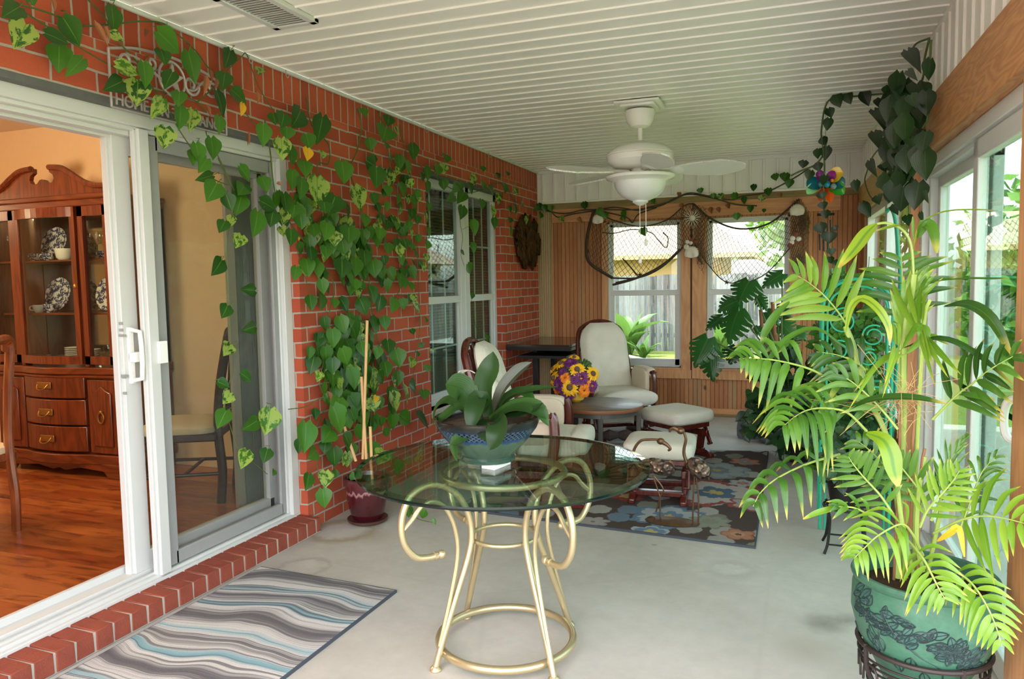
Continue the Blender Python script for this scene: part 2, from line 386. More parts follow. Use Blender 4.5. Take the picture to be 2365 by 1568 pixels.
# ---------------------------------------------------------------- window_1: double window in the brick
w1 = struct(empty('window_1', (XL-.1, 6.0, 0)), 'white double window in the brick wall')
XW = XL - .10; ymid0, ymid1 = 6.04, 6.235; zr0, zr1 = 1.255, 1.315
m = MB()
m.box((XW-.05,WY0,WZ0),(XW+.015,WY1,WZ0+.045)); m.box((XW-.05,WY0,WZ1-.09),(XW+.015,WY1,WZ1-.02)); m.box((XW-.05,WY0,WZ0),(XW+.015,WY0+.05,WZ1-.02)); m.box((XW-.05,WY1-.055,WZ0),(XW+.015,WY1,WZ1-.02)); m.box((XW-.05,ymid0,WZ0),(XW+.015,ymid1,WZ1-.02))
m.box((XW-.01,ymid0+.08,WZ0),(XW+.022,ymid0+.115,WZ1-.02))
P('window_frame', m, MT['white'], w1, bevel=.004)
for (a, b) in ((WY0+.05, ymid0), (ymid1, WY1-.055)):
    s = MB(); s.box((XW-.035,a,zr0),(XW+.01,b,zr1)); s.box((XW-.03,a,WZ0+.045),(XW,a+.035,zr1)); s.box((XW-.03,b-.035,WZ0+.045),(XW,b,zr1)); s.box((XW-.03,a,WZ0+.045),(XW,b,WZ0+.09))
    so = P('sash', s, MT['white'], w1, bevel=.003)
    g = MB(); k = (b-a)/3
    for (c, d) in ((WZ0+.09, zr0), (zr1, WZ1-.09)):
        for q in (a+k, a+2*k): g.box((XW-.03,q-.008,c),(XW-.022,q+.008,d))
        g.box((XW-.03,a,(c+d)/2-.008),(XW-.022,b,(c+d)/2+.008))
    P('muntins', g, MT['white'], so)
    g = MB(); g.box((XW-.02,a,WZ0+.06),(XW-.017,b,WZ1-.09)); P('glass', g, MT['glass'], w1, smooth=False)
    bl = MB(); z = WZ0+.08
    while z < WZ1-.12:
        bl.add([(XW-.075,a,z+.018),(XW-.075,b,z+.018),(XW-.05,b,z),(XW-.05,a,z)], [(0,1,2,3)]); z += .026
    P('window_blind', bl, plain('blind_slats', (128,122,106), .6), w1, smooth=False)
m = MB(); m.box((XL-.1,WY0,WZ0-.06),(XL+.02,WY1,WZ0)); P('window_sill', m, MT['mortar'], w1, bevel=.006)
m = MB(); a, b = WY0-.3, WY1+.3
m.box((XW-.8,a,.2),(XW-.78,b,2.5)); m.box((XW-.8,a-.02,.2),(XW-.02,a,2.5)); m.box((XW-.8,b,.2),(XW-.02,b+.02,2.5)); m.box((XW-.8,a,2.5),(XW-.02,b,2.52)); m.box((XW-.8,a,.18),(XW-.02,b,.2))
struct(m.build('wall_bedroom', plain('bedroom_wall', (120,112,98), .8), smooth=False))

# ---------------------------------------------------------------- back wall
BW = [(-1.865,-1.09,.50,2.035), (-.83,-.035,.50,2.035)]
XR0 = xr(YB)
m = MB()
xs = sorted({XL, XR0+.1} | {h[0] for h in BW} | {h[1] for h in BW}); zs = [0, .50, 2.035, ZC]
for a, b in zip(xs, xs[1:]):
    for c, d in zip(zs, zs[1:]):
        if not any(h[0] <= (a+b)/2 <= h[1] and h[2] <= (c+d)/2 <= h[3] for h in BW): m.box((a, YB, c), (b, YB+.12, d))
struct(m.build('wall_back', MT['boards'], smooth=False))
m = MB(); m.box((XL,YB-.02,2.273),(XR0,YB,ZC)); m.box((XL,YB-.035,2.262),(XR0,YB,2.285)); m.box((XL,YB-.035,ZC-.03),(XR0,YB,ZC)); x = XL+.06
while x < XR0: m.box((x,YB-.033,2.285),(x+.026,YB-.018,ZC-.03)); x += .127
struct(m.build('trim_4', MT['vinyl'], bevel=.004))
m = MB(); m.box((XL,YB-.03,2.20),(XR0,YB,2.264)); struct(m.build('trim_5', MT['treated_x'], smooth=False))
m = MB(); m.box((-2.48,YB-.022,2.055),(.42,YB,2.205)); struct(m.build('trim_6', MT['trim_wood_x'], bevel=.003))
m = MB(); m.box((XL,YB-.018,0),(-2.485,YB,2.205)); struct(m.build('trim_7', MT['pale_boards'], smooth=False))
m = MB(); m.box((-2.48,YB-.02,.025),(XR0,YB,.085)); struct(m.build('baseboard_back', MT['trim_wood_x'], bevel=.003))
m = MB(); m.box((-2.48,YB-.035,0),(XR0,YB,.03)); struct(m.build('baseboard_back.001', MT['treated_x'], smooth=False))
for i, (a, b, c, d) in enumerate(BW):
    w = struct(empty('window_%d' % (i+2), ((a+b)/2, YB, c)), 'white sash window on the back wall')
    m = MB(); e = .10
    m.box((a-.06,YB-.024,c-.11),(a,YB,d)); m.box((b,YB-.024,c-.11),(b+.125 if i == 0 else b+.10,YB,d))
    if i: m.box((a-.15,YB-.0245,c-.11),(a,YB,d))
    m.box((a-.06,YB-.026,c-.115),(b+.11,YB,c-.02)); m.box((a-.01,YB-.03,c-.022),(b+.01,YB+.1,c))
    P('window_casing', m, MT['trim_wood'], w, bevel=.003)
    m = MB(); m.box((a,YB+.02,d-.02),(b,YB+.11,d)); m.box((a,YB+.02,c),(a+.02,YB+.11,d)); m.box((b-.02,YB+.02,c),(b,YB+.11,d)); m.box((a,YB+.02,c),(b,YB+.11,c+.022))
    m.box((a+.015,YB+.07,d-.05),(b-.015,YB+.10,d-.018)); m.box((a+.015,YB+.07,1.28),(a+.05,YB+.10,d-.02)); m.box((b-.05,YB+.07,1.28),(b-.015,YB+.10,d-.02))
    P('window_frame', m, MT['white'], w, bevel=.003)
    m = MB(); m.box((a+.012,YB+.03,c+.02),(a+.068,YB+.068,1.31)); m.box((b-.068,YB+.03,c+.02),(b-.012,YB+.068,1.31)); m.box((a+.012,YB+.03,c+.02),(b-.012,YB+.068,c+.085)); m.box((a+.012,YB+.028,1.255),(b-.012,YB+.07,1.312))
    P('sash', m, MT['white'], w, bevel=.003)
    m = MB(); m.box((a+.06,YB+.048,c+.08),(b-.06,YB+.052,1.27)); m.box((a+.045,YB+.084,1.29),(b-.045,YB+.088,d-.04)); P('glass', m, MT['glass'], w, smooth=False)
    if i == 0:
        m = MB(); m.box((-.991+.0,YB-.0255,.39),(-.974,YB-.0235,2.055)); P('gap_shade_strip', m, plain('gap_shade', (60,42,28), .9), w)  # dark strip laid on the boards as the shade between two casings

# ---------------------------------------------------------------- right wall: band, beam, post, sliding door, far window
m = MB(); m.box((0,1.0,2.255),(.12,YB,ZC)); m.box((-.012,1.0,2.255),(.01,YB,2.285)); m.box((-.012,1.0,ZC-.028),(.01,YB,ZC)); y = 1.02
while y < YB: m.box((-.011,y,2.28),(.01,y+.024,ZC-.02)); y += .152
struct(m.skew().build('wall_right', MT['vinyl'], bevel=.003))
m = MB(); m.box((-.045,-1.6,2.015),(.12,4.66,2.262)); struct(m.skew().build('trim_8', MT['beam_wood'], bevel=.006))
m = MB(); m.box((-.02,4.66,2.0),(.12,YB,2.258)); struct(m.skew().build('trim_9', wood('beam_wood_lit', (206,168,104), (176,132,72), 'y', 1.5, .5, world=True), bevel=.004))  # same beam running on; its daylit yellow is put into the wood colour
m = MB(); m.box((-.045,4.615,0),(.12,4.66,2.02)); struct(m.skew().build('trim_10', MT['trim_wood'], bevel=.003))
m = MB(); m.box((-.075,2.25,0),(.12,2.475,2.015)); struct(m.skew().build('trim_11', MT['trim_wood'], bevel=.006))
m = MB(); RW = (4.9,7.6,.42,2.0)
wallx(m, 0, .12, 4.66, YB, 0, 2.0, [RW]); struct(m.skew().build('wall_right_side', MT['boards_y'], smooth=False))
w4 = struct(empty('window_4', (.61,6.2,.5)), 'white window in the right wall behind the plants')
m = MB(); a, b, c, d = RW
for (p, q) in ((a, a+.06), (b-.06, b), ((a+b)/2-.06, (a+b)/2+.06)): m.box((.02,p,c),(.10,q,d))
m.box((.02,a,c),(.10,b,c+.06)); m.box((.02,a,d-.06),(.10,b,d)); m.box((.03,a,1.26),(.08,b,1.32))
P('window_frame', m.skew(), MT['white'], w4, bevel=.003)
m = MB(); m.box((.05,a+.05,c+.05),(.054,b-.05,d-.05)); P('glass', m.skew(), MT['glass'], w4, smooth=False)
d2 = struct(empty('door_2', (.64,3.5,0)), 'white sliding glass door on the right')
m = MB()
m.box((.0,2.50,1.955),(.12,4.615,2.015)); m.box((.02,2.50,1.93),(.12,4.615,1.96)); m.box((.0,2.50,0),(.13,4.615,.035)); m.box((.03,2.50,.03),(.04,4.615,.05)); m.box((.0,4.54,0),(.12,4.615,2.015)); m.box((.0,2.50,0),(.12,2.55,2.015))
m.box((.03,4.50,.03),(.12,4.545,1.98))
P('door_frame', m.skew(), MT['white'], d2, bevel=.004)
def panel(ya, yb, x0, g):
    m = MB(); m.box((x0,ya,.04),(x0+.04,ya+.075,1.95)); m.box((x0,yb-.075,.04),(x0+.04,yb,1.95)); m.box((x0,ya,.04),(x0+.04,yb,.13)); m.box((x0,ya,1.875),(x0+.04,yb,1.95))
    o = P('sliding_panel', m.skew(), MT['white'], d2, bevel=.004)
    m = MB(); m.box((x0+.017,ya+.06,.12),(x0+.021,yb-.06,1.89)); P('glass', m.skew(), MT['door_glass'], o, smooth=False); return o
panel(3.40, 4.52, .065, 0); pn = panel(2.52, 3.48, .015, 1)
m = MB(); a = onx(2330, 915, .63); b = onx(2342, 1025, .63)
hy = 2.66
m.tube(spline([(.01,hy,a.z),(-.035,hy+.01,a.z-.01),(-.045,hy+.02,(a.z+b.z)/2),(-.035,hy+.01,b.z+.01),(.01,hy,b.z)], 6), .012, 8, flat=1.3); m.skew()
P('door_handle', m, MT['white_gloss'], d2)
m = MB(); m.box((.005,4.545,1.72),(.0,4.57,1.78)); m.cbox((.0,4.575,1.6),(.01,.012,.012)); P('door_bracket', m.skew(), MT['grey_alu'], d2)

# ---------------------------------------------------------------- dining room shell
t = NT('laminate'); p = t.pos(); x, y, z = t.sep(p)
row = t.math('FLOOR', t.math('DIVIDE', y, .105)); sh = t.math('MULTIPLY', t.n('TexWhiteNoise', {'W': row}, noise_dimensions='1D').outputs['Value'], 3.)
blk = t.math('FLOOR', t.math('ADD', t.math('DIVIDE', x, .9), sh)); rv = t.n('TexWhiteNoise', {'Vector': t.comb(row, blk, 0.)}, noise_dimensions='2D').outputs['Value']
g = t.noise(t.comb(t.math('MULTIPLY', x, .22), t.math('ADD', y, t.math('MULTIPLY', rv, 7.)), 0.), 16, 5, .62, .8); g2 = t.noise(t.comb(t.math('MULTIPLY', x, .1), y, 0.), 90, 3, .6)
base = t.ramp(rv, [(0., (166,84,36)), (.4, (186,106,50)), (.7, (150,70,30)), (1., (196,120,62))])
col = t.mix(t.n('MapRange', {0: g, 1: .48, 2: .68, 3: 0., 4: .85}).outputs[0], base, lin((84,34,16)))
col = t.mix(t.math('MULTIPLY', g2, .4), col, lin((96,44,20)))
fr = t.math('ABSOLUTE', t.math('SUBTRACT', t.math('FRACT', t.math('DIVIDE', y, .105)), .5))
col = t.mix(t.n('MapRange', {0: fr, 1: .485, 2: .495, 3: 0., 4: .6}).outputs[0], col, lin((60,26,12)))
MT['laminate'] = t.done(t.pbr(col, .28, 0, .45))
MT['tan_wall'] = plain('tan_wall', (222,190,148), .85, spec=.2, var=.03)
ZF = .14
m = MB(); m.box((-7.4,-.6,ZF-.1),(-2.86,5.3,ZF)); struct(m.build('floor_dining', MT['laminate'], smooth=False))
m = MB(); m.box((-7.4,4.22,ZF-.1),(-3.62,4.34,2.7)); struct(m.build('wall_dining_back', MT['tan_wall'], smooth=False))
m = MB(); m.box((-3.66,4.22,ZF-.1),(-3.60,5.3,2.7)); m.box((-3.66,5.2,0),(-2.75,5.24,2.7)); m.box((-2.9,3.7,0),(-2.755,5.24,2.7))
struct(m.build('wall_dining_nook', MT['tan_wall'], smooth=False))
m = MB(); m.box((-7.5,-.6,0),(-7.4,4.3,2.7)); m.box((-7.5,-.7,0),(-2.76,-.6,2.7)); m.box((-2.86,-.6,0),(-2.757,.2,2.7)); struct(m.build('wall_dining_far', MT['tan_wall'], smooth=False))
m = MB(); m.box((-7.5,-.7,2.66),(-2.755,5.3,2.75)); struct(m.build('ceiling_dining', plain('dining_ceiling', (214,190,156), .85), smooth=False))
m = MB(); m.box((-2.86,-.6,2.19),(-2.757,5.24,2.66)); m.box((-2.86,3.612,0),(-2.757,3.75,2.3)); struct(m.build('wall_dining_front', MT['tan_wall'], smooth=False))
# ---------------------------------------------------------------- helpers for soft and leafy shapes
def superq(m, c, r, e1=.5, e2=.5, mi=0, M=None, nu=28, nv=14):
    def sp(v, e): return math.copysign(abs(v)**e, v)
    P = []
    for i in range(nv+1):
        a = -PI/2 + PI*i/nv
        row = []
        for j in range(nu):
            b = 2*PI*j/nu
            p = Vector((r[0]*sp(math.cos(a), e1)*sp(math.cos(b), e2), r[1]*sp(math.cos(a), e1)*sp(math.sin(b), e2), r[2]*sp(math.sin(a), e1)))
            row.append((M @ p if M is not None else p) + Vector(c))
        P.append(row)
    vs = [q for row in P for q in row]
    fs = [(i*nu+j, i*nu+(j+1) % nu, (i+1)*nu+(j+1) % nu, (i+1)*nu+j) for i in range(nv) for j in range(nu)]
    return m.add(vs, fs, mi)
def blade(m, pts, w, up=(0,0,1), n=10, fold=.15, shape='strap', mi=0, r=None, twist=0.):
    P = [Vector(p) for p in pts]
    if len(P) == 2: P = [P[0], (P[0]+P[1])/2, P[1]]
    C = spline(P, max(3, n//(len(P)-1))); N = len(C)-1; up = Vector(up); rows = []
    r = (rnd.random(), rnd.random()) if r is None else r
    for i, c in enumerate(C):
        v = i/N; T = (C[min(i+1, N)]-C[max(i-1, 0)]).normalized(); s = T.cross(up)
        s = s.normalized() if s.length > 1e-4 else T.orthogonal().normalized()
        if twist: s = Matrix.Rotation(twist*v, 3, T) @ s
        nrm = s.cross(T)
        if shape == 'strap': k = (.55+.45*math.sin(PI*min(1, v*1.3+.1)/2))*min(1, max(0, (1-v)*5.5))**.5 if v < 1 else 0
        elif shape == 'orchid': k = (.42+.58*math.sin(min(1, v/.55)*PI/2))*(1 if v < .55 else max(0, 1-((v-.55)/.45)**2.6))
        elif shape == 'oval': k = max(0, math.sin(PI*(v*.96+.02)))**.62
        elif shape == 'lance': k = max(0, math.sin(PI*(v**.8)))**.8*(1-.25*v)
        else: k = math.sin(PI*v)
        k = max(k, .02); ww = w/2*k
        rows.append([c-s*ww+nrm*ww*fold*2, c-s*ww*.5+nrm*ww*fold*.6, c, c+s*ww*.5+nrm*ww*fold*.6, c+s*ww+nrm*ww*fold*2])
    m.sheet(rows, mi, r)
def leaf_material(name, dark, light, vein=None, stripe=None, tip=None, rough=.38, trans=.25, spec=.45, vw=.03, var=None):
    t = NT(name); u, v, _ = t.sep(uvn(t)); r1, r2, _ = t.sep(uvn(t, 'rnd'))
    d = t.math('ABSOLUTE', t.math('SUBTRACT', u, .5))
    col = t.mix(r1, lin(dark), lin(light))
    ns = t.noise(t.comb(t.math('ADD', u, t.math('MULTIPLY', r1, 9.)), t.math('ADD', v, t.math('MULTIPLY', r2, 9.)), 0.), 3.2, 3, .6)
    if var:    # cream marbling on some leaves
        k = t.n('MapRange', {0: t.math('ADD', ns, t.math('MULTIPLY', r2, .22)), 1: .64, 2: .70, 3: 0., 4: 1.}).outputs[0]; k = t.math('MULTIPLY', k, t.math('GREATER_THAN', r2, .82)); col = t.mix(t.math('MULTIPLY', k, .8), col, lin(var))
    if stripe:
        k = t.n('MapRange', {0: d, 1: .05, 2: .13, 3: 1., 4: 0.}).outputs[0]; col = t.mix(t.math('MULTIPLY', k, .7), col, lin(stripe))
    if vein:
        k = t.n('MapRange', {0: d, 1: vw*.4, 2: vw, 3: .8, 4: 0.}).outputs[0]; col = t.mix(k, col, lin(vein))
    if tip:
        k = t.n('MapRange', {0: t.math('ADD', v, t.math('MULTIPLY', r2, .07)), 1: .97, 2: 1.01, 3: 0., 4: .9}).outputs[0]; col = t.mix(k, col, lin(tip))
        k = t.n('MapRange', {0: t.math('ADD', v, t.math('MULTIPLY', r1, .1)), 1: .86, 2: .98, 3: 0., 4: .5}).outputs[0]; col = t.mix(k, col, lin((208,196,84)))
    b = t.bump(t.math('SINE', t.math('MULTIPLY', t.math('ADD', d, t.math('MULTIPLY', v, .0)), 90.)), .06, .004)
    x = t.pbr(col, rough, 0, spec, b); tr = t.n('BsdfTranslucent', {'Color': col})
    return t.done(t.n('MixShader', {0: trans, 1: x, 2: tr}))

# ---------------------------------------------------------------- glass-topped table
TX, TY, TZ = -1.04, 2.655, .735
MT['champagne'] = plain('champagne_metal', (196,180,142), .34, .75, var=.08, nscale=25)
MT['table_glass'] = thin_glass('table_glass', (226,240,233), 1.52)
MT['glass_edge'] = plain('glass_edge', (8,26,22), .12, spec=.4)
MT['bevel_glass'] = thin_glass('bevelled_glass', (170,206,190), 1.9)
tb = thing('glass_table', 'round glass-topped table on a champagne scrolled metal base', 'table', (TX, TY, 0))
m = MB(); m.lathe([(0,TZ),(.533,TZ)], (TX,TY,0), 96, 0, caps=False); m.lathe([(.533,TZ),(.56,TZ-.005)], (TX,TY,0), 96, 1, caps=False); m.lathe([(.56,TZ-.005),(.5605,TZ-.012),(.557,TZ-.019)], (TX,TY,0), 96, 2, caps=False); m.lathe([(.557,TZ-.019),(0,TZ-.019)], (TX,TY,0), 96, 0, caps=False)
P('glass_top', m, [MT['table_glass'], MT['bevel_glass'], MT['glass_edge']], tb, sharp=.3)
def ring(r, z, n=64): return [(TX+r*math.cos(2*PI*i/n), TY+r*math.sin(2*PI*i/n), z) for i in range(n)]
for nm, r, z, q in (('top_ring', .235, .700, .0135), ('middle_ring', .128, .45, .0085), ('base_ring', .262, .045, .0155)):
    m = MB(); m.tube(ring(r, z), q, 12, True); P(nm, m, MT['champagne'], tb)
MAIN = [(.312,.012),(.285,.09),(.222,.25),(.163,.40),(.146,.48),(.157,.56),(.198,.64),(.27,.692),(.335,.699),(.395,.67),(.43,.595),(.425,.51),(.385,.45),(.335,.434),(.285,.434)]
INN = [(.292,.09),(.245,.25),(.213,.38),(.207,.46),(.222,.54),(.258,.61),(.305,.638),(.35,.628),(.385,.59),(.424,.555)]
for a in (-126, -36, 54, 144):
    ca, sa = math.cos(math.radians(a)), math.sin(math.radians(a))
    f = lambda L: spline([(TX+ca*r, TY+sa*r, z) for r, z in L], 8)
    m = MB(); m.tube(f(MAIN), .0125, 12); m.tube(f(INN), .0085, 10)
    e = f(MAIN)[-1]; m.tube([(e.x+ca*.02, e.y+sa*.02, e.z), (e.x+ca*.008, e.y+sa*.008, e.z)], .0155, 10); m.ell((e.x-ca*.01, e.y-sa*.01, e.z), (.017,)*3)
    lg_ = P('leg', m, MT['champagne'], tb)
    m = MB(); m.lathe([(0,0),(.021,0),(.023,.006),(.019,.014),(.012,.02)], (TX+ca*.312, TY+sa*.312, 0), 16); P('foot', m, MT['champagne'], lg_)

# ---------------------------------------------------------------- orchid in a blue-green bowl
BX, BY = -1.085, 2.615
t = NT('bowl_glaze'); o = t.obj(); x, y, z = t.sep(o); ang = t.math('ARCTAN2', y, x); ns = t.noise(o, 26, 4, .6)
zz = t.math('ADD', z, t.math('MULTIPLY', t.math('SUBTRACT', ns, .5), .03))
col = t.ramp(t.math('DIVIDE', zz, .167), [(.0, (54,78,64)), (.06, (46,70,58)), (.50, (70,92,76)), (.56, (28,62,104)), (.66, (20,46,96)), (.80, (16,26,44)), (.90, (18,15,12)), (1., (30,22,16))])
da = t.math('MULTIPLY', ang, 28/PI/2*2); dz = t.math('MULTIPLY', z, 74.)
l1 = t.math('ABSOLUTE', t.math('SUBTRACT', t.math('FRACT', t.math('ADD', da, dz)), .5)); l2 = t.math('ABSOLUTE', t.math('SUBTRACT', t.math('FRACT', t.math('SUBTRACT', da, dz)), .5))
cell = t.math('GREATER_THAN', t.math('MINIMUM', l1, l2), .16)
band = t.math('MULTIPLY', t.math('GREATER_THAN', z, .100), t.math('LESS_THAN', z, .132)); k = t.math('MULTIPLY', cell, band)
col = t.mix(t.math('MULTIPLY', band, .35), col, lin((90,118,146))); col = t.mix(k, col, lin((14,16,20)))
MT['bowl'] = t.done(t.pbr(col, .16, 0, .6, t.bump(t.math('ADD', t.math('MULTIPLY', k, -1.), t.math('MULTIPLY', ns, .3)), .5, .004), Coat_Weight=.3))
orc = thing('potted_orchid', 'leafy orchid in a blue and green glazed bowl on the glass table', 'potted plant', (BX, BY, TZ+.0215))
m = MB(); m.lathe([(0,0.002),(.095,0.002),(.105,0),(.108,.012),(.102,.02),(.128,.05),(.16,.085),(.19,.125),(.200,.15),(.203,.163),(.199,.167),(.192,.163),(.186,.142),(.165,.122),(0,.122)], seg=64); m.build('bowl', MT['bowl'], orc)
m = MB(); m.lathe([(0,.152),(.1,.15),(.180,.140),(.186,.134)], seg=40); m.build('potting_bark', plain('orchid_bark', (66,48,30), .95, var=.6, nscale=50, bump=1., bscale=60), orc)
MT['orchid'] = leaf_material('orchid_leaves', (20,48,16), (42,78,26), (26,58,22), rough=.42, spec=.3, trans=.1, vw=.02)
MT['orchid_grey'] = leaf_material('orchid_grey_leaf', (52,58,42), (62,68,50), (96,106,80), rough=.4, trans=.1)
def op(px, py, dy=0.): return ony(px, py, BY+dy) - Vector((BX, BY, TZ+.0215))
OL = [ # points (px, py, dy), width px, up
 (((1128,962,0),(1118,890,0),(1132,850,0),(1139,812,.02)), 50, (0,-1,.1)),
 (((1096,950,-.02),(1075,905,-.03),(1050,892,-.05),(1029,888,-.06)), 66, (.3,-.8,.7)),
 (((1128,935,-.05),(1108,918,-.09),(1096,945,-.15),(1084,998,-.18)), 46, (.1,-1,.35)),
 (((1140,957,0),(1170,915,.03),(1220,900,.06),(1290,893,.08)), 24, (0,-.6,1)),
 (((1135,965,0),(1165,925,.03),(1205,905,.05),(1236,926,.04)), 36, (0,-.5,1)),
 (((1130,968,-.02),(1185,938,-.03),(1238,940,-.04),(1268,985,-.05)), 36, (.1,-.7,.8)),
 (((1130,972,-.03),(1180,945,-.05),(1225,945,-.08),(1262,968,-.08)), 30, (.1,-.6,.9)),
 (((1150,965,-.1),(1152,975,-.17),(1146,1005,-.21),(1130,1040,-.22)), 46, (0,-1,.35)),
 (((1122,968,-.08),(1112,985,-.15),(1124,1000,-.19),(1142,1024,-.2)), 34, (.2,-1,.4)),
 (((1108,985,-.1),(1085,1002,-.16),(1062,1012,-.19),(1040,1027,-.2)), 32, (-.1,-.8,.7)),
 (((1095,950,0),(1060,940,-.02),(1030,960,-.04),(1002,974,-.05)), 34, (-.2,-.6,.9)),
 (((1085,955,0),(1040,925,0),(1010,940,.02),(1000,985,.03)), 30, (-.3,-.5,.8)),
 (((1112,940,.02),(1090,900,.06),(1080,893,.1),(1068,905,.12)), 36, (-.2,-.6,.9)),
 (((1070,980,-.12),(1058,1000,-.17),(1050,1030,-.18),(1056,1066,-.18)), 24, (-.3,-1,.2)),
 (((1150,955,.03),(1180,935,.08),(1220,928,.1),(1245,945,.12)), 34, (0,-.4,1)),
 (((1145,958,-.02),(1190,960,-.06),(1225,948,-.08),(1255,930,-.06)), 22, (0,-.6,1)),
 (((1118,948,-.02),(1100,930,.02),(1112,910,.05),(1105,895,.06)), 44, (0,-1,.3))]
for i, (pts, w, up) in enumerate(OL):
    m = MB(); q = [op(*p) for p in pts]; blade(m, q, w*1.02*dep((BX,BY,.9)), up, 14, .12, 'orchid')
    m.build('leaf', MT['orchid'], orc, fix=False)
m = MB(); blade(m, [op(1136,962,0), op(1160,905,0), op(1195,862,.02), op(1228,836,.04)], 34*dep((BX,BY,.9)), (-.5,-.9,.1), 14, .3, 'orchid'); tag(m.build('leaf', MT['orchid_grey'], orc, fix=False), 'grey-green folded leaf')
m = MB(); m.box((-.03,-.055,0),(.03,.055,.021)); bo = m.build('white_block', plain('white_block', (226,226,222), .5), bevel=.002); bo.location = (-1.043,2.595,TZ); bo.rotation_euler = (0,0,-.22); tag(bo, 'small white block under the front of the orchid bowl on the glass table', 'block')
for bx_, by_ in ((-1.13,2.665),): b2 = bo.copy(); COL.objects.link(b2); b2.location = (bx_,by_,TZ); tag(b2, 'small white block under the rear of the orchid bowl', 'block')

# ---------------------------------------------------------------- rugs
t = NT('wave_rug'); p = t.pos(); x, y, z = t.sep(p)
wv = t.math('ADD', t.math('MULTIPLY', t.noise(t.comb(t.math('MULTIPLY', x, 1.5), t.math('MULTIPLY', y, 1.2), 0.), 1., 2, .45), .42), t.math('MULTIPLY', t.math('SINE', t.math('MULTIPLY_ADD', x, 7.5, t.math('MULTIPLY', y, 3.))), .022))
q = t.math('ADD', y, wv); band = t.math('MULTIPLY', q, 2.3); fine = t.noise(t.comb(t.math('MULTIPLY', x, .5), t.math('MULTIPLY', q, 60.), 0.), 1.2, 3, .6, .3)
C = lambda c: lin(c)
ph = t.math('FRACT', band)
col = t.ramp(ph, [(.0, (214,212,206)), (.10, (190,188,184)), (.16, (120,118,118)), (.24, (96,94,96)), (.30, (128,126,126)), (.36, (206,204,198)), (.46, (216,214,208)), (.50, (122,168,178)), (.56, (142,182,190)), (.60, (212,210,204)), (.70, (150,148,146)), (.78, (110,108,110)), (.84, (208,206,200)), (.92, (148,186,194)), (1., (214,212,206))])
col = t.mix(t.n('MapRange', {0: fine, 1: .52, 2: .60, 3: 0., 4: .8}).outputs[0], col, lin((96,94,98))); col = t.mix(t.n('MapRange', {0: fine, 1: .36, 2: .42, 3: .6, 4: 0.}).outputs[0], col, lin((222,220,214)))
gr = t.noise(p, 420, 2, .6); col = t.mix(t.n('MapRange', {0: gr, 1: .45, 2: .7, 3: 0., 4: .55}).outputs[0], col, lin((140,138,136)))
MT['wave_rug'] = t.done(t.pbr(col, .95, 0, .05, t.bump(gr, .8, .006)))
MT['rug_edge'] = plain('rug_binding', (64,70,78), .9)
def rug(name, c, mat, label, h=.012):
    m = MB(); a = [Vector((x, y, 0)) for x, y in c]; ce = sum(a, Vector())/4; vs = [tuple(p) for p in a] + [(p.x, p.y, h) for p in a] + [tuple(ce+(p-ce)*(1-.008/(p-ce).length*1.4)+Vector((0,0,h+.002))) for p in a]
    m.add(vs, [(3,2,1,0)], 1); m.add(vs, [(i, (i+1) % 4, (i+1) % 4+4, i+4) for i in range(4)] + [(i+4, (i+1) % 4+4, (i+1) % 4+8, i+8) for i in range(4)], 1); m.add(vs, [(8,9,10,11)], 0)
    return tag(m.build(name, [mat, MT['rug_edge']], smooth=False), label, 'rug')
rug('striped_mat', [(-2.512,1.55),(-1.725,1.60),(-1.708,2.984),(-2.514,3.03)], MT['wave_rug'], 'wavy striped grey, white and teal rug in front of the sliding door')
t = NT('floral_rug'); p = t.pos(); x, y, z = t.sep(p)
gr = t.noise(p, 380, 2, .6); nb = t.noise(p, 18, 3, .6)
col = lin((84,72,68))
vor = t.n('TexVoronoi', {'Vector': t.comb(t.math('MULTIPLY', x, 4.6), t.math('MULTIPLY', y, 3.6), 0.), 'Scale': 1., 'Randomness': .9}, voronoi_dimensions='2D')
vd, vc = vor.outputs['Distance'], vor.outputs['Color']; cr = t.sep(vc)[0]
leafc = t.ramp(cr, [(0., (140,144,128)), (.35, (176,174,168)), (.6, (118,142,162)), (.8, (188,186,178)), (1., (150,150,120))], 'CONSTANT')
col = t.mix(t.n('MapRange', {0: t.math('ADD', vd, t.math('MULTIPLY', nb, .25)), 1: .42, 2: .46, 3: 1., 4: 0.}).outputs[0], col, leafc)
RF = [(1650,1142,.34,5,(206,200,192),(166,84,78),(92,122,146),(214,190,110)), (1655,1090,.26,7,(170,180,180),(150,164,170),(128,150,164),(200,180,110)), (1545,1198,.24,6,(190,196,198),(110,142,170),(116,146,176),(212,194,130)), (1640,1210,.13,8,(160,164,146),(146,150,132),(150,154,136),(150,154,136)),
      (1705,1240,.10,5,(196,140,112),(180,116,92),(206,160,130),(120,80,70)), (1370,1210,.10,7,(180,176,172),(168,162,158),(186,180,176),(140,130,120)), (1500,1235,.12,6,(120,150,178),(186,196,200),(214,196,130),(214,196,130)), (1720,1070,.12,6,(196,140,116),(176,120,98),(128,150,164),(200,180,110)), (1740,1170,.16,6,(188,186,184),(170,90,84),(176,182,184),(200,180,110)), (1450,1150,.13,6,(170,80,70),(150,70,62),(206,190,130),(206,190,130)), (1600,1048,.2,7,(176,184,186),(150,160,166),(130,150,164),(180,170,120)), (1715,1120,.10,6,(186,196,198),(176,184,188),(190,120,110),(200,180,110))]
